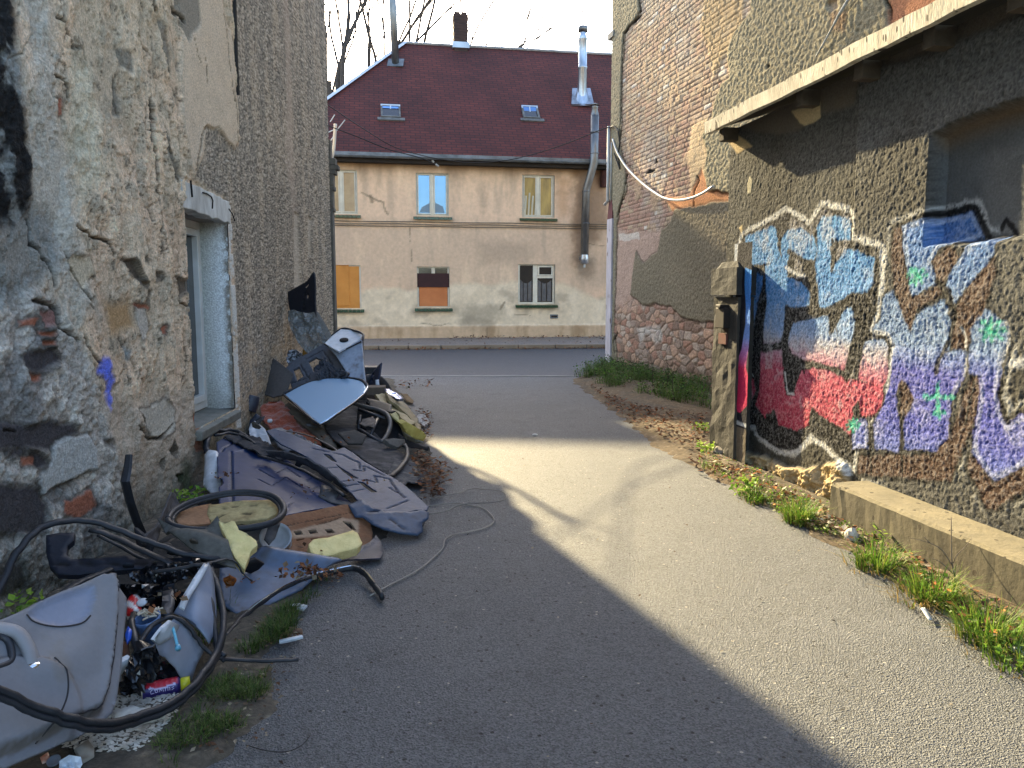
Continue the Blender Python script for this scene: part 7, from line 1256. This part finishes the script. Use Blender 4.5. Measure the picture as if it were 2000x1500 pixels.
sheet('side_plate', [(716, 778), (730, 780), (752, 786), (765, 790), (764, 800), (772, 802), (764, 806), (740, 800), (722, 794)], ((718, 779, -8.4), (766, 792, -8.1), (730, 796, -8.15)), m_pl, paint=flat((58, 56, 54)), th=.012, parent=SF)
T_(sheet('beige_rag', [(700, 828), (708, 818), (728, 814), (734, 820), (730, 834), (716, 832)], ((702, 828, -7.8), (732, 816, -7.85), (716, 834, -7.7)), m_dull, paint=flat((160, 142, 128), .1, .3, 14), th=.006, noise=.03, nsc=14), 'beige crumpled rag inside the black seat frame', 'rag')
T_(sheet('grey_footplate', [(750, 858), (768, 856), (790, 858), (792, 864), (778, 874), (762, 868)], ((752, 858, .2), (790, 859, .16), (776, 874, .12)), m_dull, paint=flat((118, 114, 108)), th=.04, curve=False), 'grey footplate below the bent seat tube', 'plate')
T_(sheet('white_fluff', [(814, 812), (824, 808), (834, 814), (838, 826), (828, 832), (818, 826)], ((815, 812, .06), (836, 816, .05), (820, 830, .04)), M('white_fluff', (214, 208, 200), (160, 150, 140), sc=60, rough=1, bump=1, bsc=80), th=.02, noise=.05, nsc=24), 'patch of white stuffing on the asphalt behind the heap', 'stuffing')
T_(sheet('brown_cardboard_scrap', [(782, 768), (796, 770), (808, 782), (806, 788), (794, 784)], ((783, 768, .08), (806, 780, .06), (794, 785, .04)), m_dull, paint=flat((128, 104, 70), .2, .3, 14), th=.008, noise=.02), 'crumpled brown cardboard scrap behind the headlamp', 'cardboard')
bag('debris_bag', [(506, 690), (528, 672), (545, 664), (560, 672), (572, 690), (560, 706), (534, 706), (516, 706)], ((560, 668, -9.7), (600, 680, -9.5), (566, 706, -9.3)), 'black rag and foil bundle behind the dashboard', .06, 14, m_bag, 'rag', 17) if False else None
T_(sheet('yellow_box', [(592, 682), (606, 676), (618, 684), (614, 694), (598, 700), (590, 694)], ((592, 682, -9.5), (616, 682, -9.4), (600, 700, -9.3)), m_dull, paint=flat((176, 134, 48), .1, .2, 14), th=.06, curve=False), 'crushed yellow box between bag and dashboard', 'box')
bag('foil_scrap', [(562, 690), (574, 684), (590, 690), (592, 702), (580, 712), (566, 718), (560, 706)], ((562, 690, -9.4), (590, 690, -9.35), (566, 716, -9.2)), 'white and black foil scrap beside the crushed yellow box', .06, 16, M('white_black_foil', (150, 156, 166), (20, 20, 22), sc=18, rough=.4, contrast=.2), 'foil', 19)
# pale wire on the asphalt
f = MB(); f.tube(spline([anc((x, y, .012)) for x, y in ((838, 989), (866, 984), (894, 983), (918, 987), (942, 992), (956, 1002), (965, 1014), (960, 1024), (940, 1033), (908, 1040), (884, 1045), (869, 1054), (866, 1068), (856, 1080), (824, 1108), (790, 1128), (760, 1143), (722, 1164))], 4), .0045, 5)
tag(f.build('wire', M('pale_cable_sheath', (150, 146, 138), (110, 108, 104), sc=4, rough=.6), smooth=True), 'pale thin cable snaking over the shaded asphalt to the black strip', 'cable')
f = MB(); f.tube(spline([anc((x, y, .022)) for x, y in ((838, 1004), (872, 998), (892, 988), (920, 983), (950, 982), (976, 979), (989, 972), (984, 962), (966, 957), (944, 956), (928, 954), (910, 957), (896, 963), (878, 966), (860, 970), (840, 976))], 4), .004, 5)
tag(f.build('wire', M('grey_cable_sheath', (130, 128, 122), (96, 94, 90), sc=4, rough=.6), smooth=True), 'thin grey cable looping out into the sunlit strip of asphalt', 'cable')
f = MB(); f.tube(spline([anc((x, y, .01)) for x, y in ((480, 1455), (520, 1466), (560, 1468), (590, 1455), (606, 1436))], 5), .002, 4); tag(f.build('wire', m_wire, smooth=True), 'hair thin black wire on the asphalt near the bottom edge', 'wire')
# ================================================================== grass, weeds, leaves
m_gr = M('grass_blades', None, attr=True, rough=.6, spec=.3)
gn_ = m_gr.node_tree.nodes['Principled BSDF']; gn_.inputs['Subsurface Weight'].default_value = 0
def translucent(m, w_=.35):
    n = m.node_tree.nodes; l = m.node_tree.links; b = n['Principled BSDF']; o = n['Material Output']; t = n.new('ShaderNodeBsdfTranslucent'); mx = n.new('ShaderNodeMixShader'); mx.inputs[0].default_value = w_
    src = b.inputs['Base Color'].links[0].from_socket if b.inputs['Base Color'].links else None
    if src: l.new(src, t.inputs[0])
    l.new(b.outputs[0], mx.inputs[1]); l.new(t.outputs[0], mx.inputs[2]); l.new(mx.outputs[0], o.inputs[0])
translucent(m_gr, .4)
def blades(rg, cx, cy, cz, n, R, h, cols, lean=.5, wd=.004, seg=4):
    V = []; F = []; C__ = []
    for k in range(n):
        t = rg.uniform(0, 6.28); q = R*math.sqrt(rg.random()); x, y = cx+q*math.cos(t), cy+q*math.sin(t); a = t+rg.uniform(-.9, .9); L = h*rg.uniform(.45, 1.1); ln = lean*rg.uniform(.2, 1.3); w_ = wd*rg.uniform(.6, 1.3); c = srgb(rg.choice(cols))*rg.uniform(.75, 1.2)
        px_, py_ = -math.sin(a), math.cos(a); b = len(V)
        for i in range(seg+1):
            s_ = i/seg; r_ = L*ln*s_**1.8; z = cz+L*s_*(1-.35*ln*s_); ww = w_*(1-s_*.9); X = x+math.cos(a)*r_; Y = y+math.sin(a)*r_
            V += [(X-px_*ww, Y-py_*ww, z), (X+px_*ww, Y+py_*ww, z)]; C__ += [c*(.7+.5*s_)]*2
        F += [(b+2*i, b+2*i+1, b+2*i+3, b+2*i+2) for i in range(seg)]
    return V, F, C__
def leaves(rg, cx, cy, cz, n, R, h, cols, size=.02):
    V = []; F = []; C__ = []
    for k in range(n):
        t = rg.uniform(0, 6.28); q = R*math.sqrt(rg.random()); c0 = np.array([cx+q*math.cos(t), cy+q*math.sin(t), cz+h*rg.random()]); d = np.array([rg.uniform(-1, 1), rg.uniform(-1, 1), rg.uniform(-.4, .8)]); d /= np.linalg.norm(d); s = np.cross(d, [rg.uniform(-1, 1), rg.uniform(-1, 1), 1]); s /= np.linalg.norm(s); L = size*rg.uniform(.6, 1.5); w_ = L*.38; b = len(V)
        up_ = np.cross(s, d)*L*.12
        V += [c0, c0+d*L*.45-s*w_+up_, c0+d*L, c0+d*L*.45+s*w_+up_]; F += [(b, b+1, b+2), (b, b+2, b+3)]; C__ += [srgb(rg.choice(cols))*rg.uniform(.7, 1.25)]*4
    return V, F, C__
GREEN = [(96, 132, 44), (84, 120, 40), (116, 146, 56), (70, 100, 36), (140, 150, 70)]
DGREEN = [(66, 92, 40), (64, 92, 40), (44, 64, 30), (80, 100, 50), (96, 96, 60)]
def obj_from(name, parts, label, cat, group=None, kind=None, m=m_gr):
    V = []; F = []; C__ = []
    for v, f, c in parts:
        b = len(V); V += [tuple(p) for p in v]; F += [tuple(b+i for i in q) for q in f]; C__ += list(c)
    o = mesh_obj(name, V, F, m, None, False, col=np.clip(np.array(C__), 0, .9)); return tag(o, label, cat, group, kind)
rg = random.Random(77)
TU = [(1560, 1015, 260, .10, .22, 'bright grass tuft at the end of the concrete plinth'), (1712, 1105, 240, .11, .20, 'grass tuft halfway along the sunny verge beside the plinth'), (1825, 1165, 260, .12, .2, 'grass tuft at the foot of the bare twig'), (1930, 1240, 300, .14, .2, 'broad grass tuft nearest the right edge of the picture'), (1985, 1290, 160, .12, .15, 'small grass tuft in the lower right corner of the verge'), (1480, 975, 160, .10, .11, 'low green clump below the crumbling footing')]
for x, y, n_, R, h, lab in TU:
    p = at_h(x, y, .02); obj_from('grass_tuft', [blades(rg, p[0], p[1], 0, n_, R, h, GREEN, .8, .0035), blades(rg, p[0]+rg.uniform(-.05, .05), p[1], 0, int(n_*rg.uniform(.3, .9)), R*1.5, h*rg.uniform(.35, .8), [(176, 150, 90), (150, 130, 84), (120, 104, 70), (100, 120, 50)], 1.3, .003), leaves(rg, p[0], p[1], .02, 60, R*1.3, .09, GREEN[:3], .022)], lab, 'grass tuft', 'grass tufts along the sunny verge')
for x, y, lab in ((40, 1215, 'dark leafy weed at the foot of the rubble wall on the far left'), (372, 985, 'mossy sprig in the wall corner left of the canister'), (1383, 885, 'bright seedling clump beside the grey stone at the gate post'), (1370, 846, 'large pale dock leaves left of the gate post'), (1738, 1060, 'leafy seedling pressed against the plinth face'), (1455, 962, 'small leafy weed at the asphalt edge below the post')):
    p = at_h(x, y, .02); obj_from('weed', [leaves(rg, p[0], p[1], .01, 90, .12, .12, [(140, 170, 60), (110, 150, 50), (160, 180, 90)], .035), blades(rg, p[0], p[1], 0, 30, .08, .1, GREEN)], lab, 'weed', 'leafy weeds on the verge')
# bare twig on the verge and dry stalks at the brick wall
def stalk(base, pts, r, label, name='twig', m=None, branches=()):
    f = MB(); P_ = spline([np.array(base)+np.array(p) for p in pts], 4); f.tube(P_, np.linspace(r, r*.35, len(P_)), 5)
    for b in branches: Q = spline([np.array(base)+np.array(p) for p in b], 4); f.tube(Q, np.linspace(r*.6, r*.2, len(Q)), 4)
    return tag(f.build(name, m or m_twig, smooth=True), label, 'stalk')
m_twig = M('dry_twig', (150, 134, 116), (110, 96, 80), sc=20, rough=.9); m_stalk = M('dark_dry_stalk', (66, 56, 46), (50, 42, 36), sc=20, rough=.9)
Y0 = at_h(1868, 1140, .03)
B = lambda *L: [at_y(x, y, Y0[1])-Y0 for x, y in L]
stalk(Y0, B((1868, 1140), (1860, 1105), (1858, 1070), (1858, 1010)), .006, 'bare forked twig standing in front of the concrete plinth', branches=[B((1860, 1105), (1840, 1075), (1815, 1060), (1775, 1050)), B((1862, 1100), (1868, 1085), (1885, 1068), (1898, 1050)), B((1866, 1125), (1840, 1100), (1820, 1090)), B((1815, 1060), (1805, 1048))])
g_st = 'dry stalks in front of the brick wall'
for i, (bx, by, tx, ty, lab) in enumerate(((1275, 765, 1262, 660, 'straight dry stalk left of the gate post'), (1355, 750, 1325, 650, 'tall leaning dry stalk nearest the gate post'), (1300, 770, 1300, 690, 'short upright stalk in the middle of the weeds'), (1318, 790, 1320, 705, 'forked dry stalk low in the weeds'), (1222, 722, 1182, 690, 'stalk leaning left over the white corner board'), (1345, 735, 1365, 672, 'thin stalk leaning right to the post'), (1240, 730, 1238, 672, 'thin upright stalk by the corner strip'))):
    p = at_h(bx, by, .02); q = at_y(tx, ty, p[1])-p; md = q*.5+np.array([.04*(-1)**i, 0, 0]); o = stalk(p, [(0, 0, 0), md, q], .006, lab, 'dry_stalk', m_stalk, [[md, md+np.array([.12*(-1)**i, .02, .2])], [q*.75, q*.75+np.array([-.1*(-1)**i, 0, .14])], [q*.35, q*.35+np.array([.13, 0, .12])]]); o['group'] = g_st
# weeds in front of the brick wall: dense low growth
W_ = G2((1125, 742), (1160, 724), (1190, 716), (1235, 728), (1300, 740), (1380, 752), (1378, 806), (1330, 796), (1260, 782), (1200, 766), (1160, 752))
def scatter(poly, n, seed):
    r_ = random.Random(seed); X = [p[0] for p in poly]; Y = [p[1] for p in poly]; out = []
    xs = np.array([r_.uniform(min(X), max(X)) for _ in range(n*6)]); ys = np.array([r_.uniform(min(Y), max(Y)) for _ in range(n*6)]); ok = sdf(xs+.1*fbm(xs, ys, 2, 3, 5), ys, poly, lim=9) < 0
    return list(zip(xs[ok], ys[ok]))[:n]
parts = []
for x, y in scatter(W_, 420, 5):
    dense = fbm(np.array([x]), np.array([y]), 1.2, 3, 9)[0]
    if dense < -.12: continue
    parts.append(leaves(rg, x, y, .04, 26, .13, .2+.2*max(0, dense), DGREEN+[(90, 130, 50)], .032)); parts.append(blades(rg, x, y, .03, 12, .1, .3, DGREEN+GREEN[:2], .7, .004))
obj_from('undergrowth', parts, 'low green weeds and grass in the corner between brick wall and gate post', 'weeds', kind='stuff')
# grass on the left verge, thin on the right verge
parts = []
GA = G2((300, 1520), (440, 1510), (500, 1440), (530, 1380), (520, 1330), (440, 1340), (400, 1370), (340, 1430))
GA2 = G2((470, 1290), (520, 1240), (590, 1180), (640, 1130), (600, 1190), (560, 1230), (540, 1260))
for x, y in scatter(GA, 330, 6):
    if fbm(np.array([x]), np.array([y]), 4, 3, 19)[0] < .06: continue
    parts.append(blades(rg, x, y, .03, 16, .035, .045, DGREEN+[(92, 118, 50), (110, 130, 64)], 1.1, .0022, 3))
for x, y in scatter(GA2, 90, 7):
    if fbm(np.array([x]), np.array([y]), 4, 3, 21)[0] < .0: continue
    parts.append(blades(rg, x, y, .03, 18, .05, .06, DGREEN+[(92, 118, 50)], 1.0, .0025, 3))
for x, y in ((-1.62, 3.32), (-1.42, 3.62), (-1.35, 3.25)): parts.append(blades(rg, x, y, .03, 60, .07, .09, DGREEN+GREEN[:2], .9, .0025, 3))
obj_from('short_grass', parts, 'short sparse grass on the dirt between heap and asphalt', 'grass', kind='stuff')
parts = []
RV = G2((1340, 900), (1400, 930), (1500, 985), (1600, 1045), (1720, 1115), (1850, 1195), (1990, 1290), (2050, 1310), (2000, 1225), (1800, 1110), (1640, 1025), (1560, 970), (1470, 925), (1400, 890))
for x, y in scatter(RV, 190, 8): parts.append(blades(rg, x, y, .02, 7, .06, .07, GREEN+[(170, 150, 80)], 1.1, .003, 3)); parts.append(leaves(rg, x, y, .02, 6, .06, .04, GREEN[:3]+[(190, 196, 150)], .02))
obj_from('verge_grass', parts, 'thin sunlit grass and seedlings strung along the right verge', 'grass', kind='stuff')
# fallen leaves
m_leaf = M('fallen_leaves', None, attr=True, rough=.8, spec=.3); translucent(m_leaf, .25)
BR = [(128, 80, 50), (108, 70, 48), (92, 62, 46), (146, 98, 64), (84, 64, 52), (126, 104, 80), (72, 54, 42)]
def litter(poly, n, seed, size, cols=BR, z=.02, piles=.0):
    r_ = random.Random(seed); V = []; F = []; C__ = []
    for x, y in scatter(poly, n, seed):
        d = np.array([r_.uniform(-1, 1), r_.uniform(-1, 1), r_.uniform(-.25, .35)]); d /= np.linalg.norm(d); s = np.cross(d, [r_.uniform(-.3, .3), r_.uniform(-.3, .3), 1]); s /= np.linalg.norm(s); L = size*r_.uniform(.5, 1.3); w_ = L*.32; c0 = np.array([x, y, z+piles*r_.random()+.006]); b = len(V); cu = np.array([0, 0, L*.22*r_.uniform(-.4, 1)])
        V += [c0, c0+d*L*.5-s*w_+cu, c0+d*L*.5, c0+d*L*.5+s*w_+cu, c0+d*L]; F += [(b, b+1, b+2), (b, b+2, b+3), (b+1, b+4, b+2), (b+2, b+4, b+3)]; C__ += [srgb(r_.choice(cols))*r_.uniform(.7, 1.2)]*5
    return V, F, C__
obj_from('leaf_pile', [litter(G2((796, 905), (826, 892), (860, 915), (876, 940), (862, 966), (840, 985), (815, 965), (800, 930)), 420, 31, .055, piles=.07), litter(G2((830, 900), (885, 912), (880, 950), (845, 985)), 60, 32, .05)], 'drift of brown leaves beside the grey undertray', 'leaves', kind='stuff', m=m_leaf)
obj_from('leaf_scatter', [litter(G2((815, 800), (842, 815), (848, 850), (838, 872), (820, 860)), 130, 33, .05, piles=.04), litter(G2((770, 745), (850, 742), (840, 760), (790, 765)), 60, 34, .06, cols=BR+[(90, 84, 60)])], 'brown leaf scraps round the far tip of the heap', 'leaves', kind='stuff', m=m_leaf)
obj_from('leaf_litter', [litter(G2((1140, 758), (1250, 800), (1378, 820), (1378, 890), (1330, 880), (1250, 845), (1190, 800), (1160, 760), (1300, 770)), 950, 35, .055, piles=.03, z=.05), litter(RV, 620, 36, .045, piles=.03, z=.03, cols=BR+[(200, 130, 70), (210, 196, 170)]), litter(G2((1330, 900), (1480, 930), (1560, 1000), (1500, 985), (1400, 945)), 160, 37, .05, z=.04)], 'brown fallen leaves strewn over the right hand verge', 'leaves', kind='stuff', m=m_leaf)
obj_from('kerb_leaves', [litter([tuple((kf[0]+kd*a+kn*b_)[:2]) for a, b_ in ((-1, -.25), (8, -.3), (8, .0), (-1, .0))], 420, 38, .08), litter([tuple((kf[0]+kd*a+kn*b_)[:2]) for a, b_ in ((2.5, 3.2), (8.5, 3.6), (8.5, 4.1), (2.5, 3.9))], 260, 39, .09, z=.12, piles=.06), litter([tuple((kf[0]+kd*a+kn*b_)[:2]) for a, b_ in ((-3, .3), (10, .3), (10, 3.6), (-3, 3.6))], 160, 40, .08, z=.115)], 'brown leaves gathered along the kerb and foot of the street house', 'leaves', kind='stuff', m=m_leaf)
LV = G2((470, 1500), (560, 1300), (700, 1050), (820, 900), (900, 760), (1100, 760), (1350, 930), (1700, 1150), (1900, 1400), (1500, 1500))
obj_from('asphalt_specks', [litter(LV, 150, 41, .02, cols=[(150, 140, 122), (90, 70, 50), (190, 182, 168), (60, 50, 42)], z=.0)], 'small scraps of leaf and grit scattered over the asphalt', 'litter', kind='stuff', m=m_leaf)
obj_from('left_verge_scraps', [litter(G2((330, 1500), (520, 1480), (590, 1220), (680, 1130), (560, 1180), (450, 1260), (430, 1360)), 260, 42, .022, cols=[(110, 78, 56), (90, 70, 54), (150, 138, 118), (120, 100, 80)], z=.03), litter(G2((590, 1110), (640, 1100), (655, 1120), (600, 1130)), 40, 43, .03, z=.12)], 'leaf and bark scraps on the dirt along the heap', 'litter', kind='stuff', m=m_leaf)
chips('gravel', RV, 500, ((176, 160, 134), (120, 104, 84)), .014, 'pale gravel and mortar crumbs along the right verge', 'gravel', z=.03, seed=5)
# stones and litter pieces on the right
def stone(x, y, r, label, c=((140, 132, 118), (108, 100, 88)), h=.03, name='stone', cat='stone', sq=.7):
    p = at_h(x, y, h); rr = np.random.RandomState(int(x)); V = []; n1, n2 = 8, 12
    for i in range(n1+1):
        for j in range(n2):
            a = math.pi*i/n1; b = 2*math.pi*j/n2; d = np.array([math.sin(a)*math.cos(b), math.sin(a)*math.sin(b), math.cos(a)*sq]); q = 1+.35*float(fbm(np.array([d[0]*2+x]), np.array([d[1]*2+d[2]]), 1.2, 3, 2)[0]); V.append(p+d*r*q)
    F = [(i*n2+j, i*n2+(j+1) % n2, (i+1)*n2+(j+1) % n2, (i+1)*n2+j) for i in range(n1) for j in range(n2)]
    return tag(mesh_obj(name, V, F, M(name+'_surface', c[0], c[1], sc=12, rough=.9, bump=.5, bsc=40)), label, cat)
stone(1415, 882, .10, 'rounded grey stone at the foot of the gate post', h=.06)
stone(1663, 1050, .045, 'white angular stone leaning by the plinth corner', ((206, 200, 186), (170, 162, 148)), sq=1.4)
stone(1045, 849, .03, 'small white stone alone on the shaded asphalt', ((220, 216, 208), (190, 186, 178)), h=.01, sq=.4)
T2 = sheet('paper_scrap', [(1798, 1188), (1806, 1186), (1822, 1210), (1814, 1212)], ((1798, 1188, .035), (1806, 1186, .035), (1814, 1212, .02)), m_wht, th=.003, noise=.006, curve=False); tag(T2, 'white paper strip on the sunny verge edge', 'paper')
stone(1992, 1270, .03, 'pale bluish crumpled wrapper at the far right edge', ((190, 200, 204), (150, 160, 160)), name='wrapper', cat='wrapper')

V_, F_, C_2 = [], [], []
r_ = random.Random(91)
for (x, y, h, n_, R_) in ((580, 1122, .11, 40, .10), (600, 1128, .10, 30, .08), (640, 1124, .08, 30, .06), (430, 935, .3, 10, .1), (600, 965, .2, 12, .15), (700, 940, .2, 14, .2), (650, 860, .3, 14, .2), (470, 1140, .14, 12, .12), (330, 1180, .3, 12, .12), (560, 850, .36, 10, .12)):
    p = at_h(x, y, h)
    v, f, c = leaves(r_, p[0], p[1], p[2], n_, R_, .03, BR+[(120, 110, 90)], .03); b = len(V_); V_ += v; F_ += [tuple(b+i for i in q) for q in f]; C_2 += c
obj_from('leaves_on_heap', [(V_, F_, C_2)], 'dry leaf scraps caught on top of the dumped car parts', 'leaves', kind='stuff', m=m_leaf)
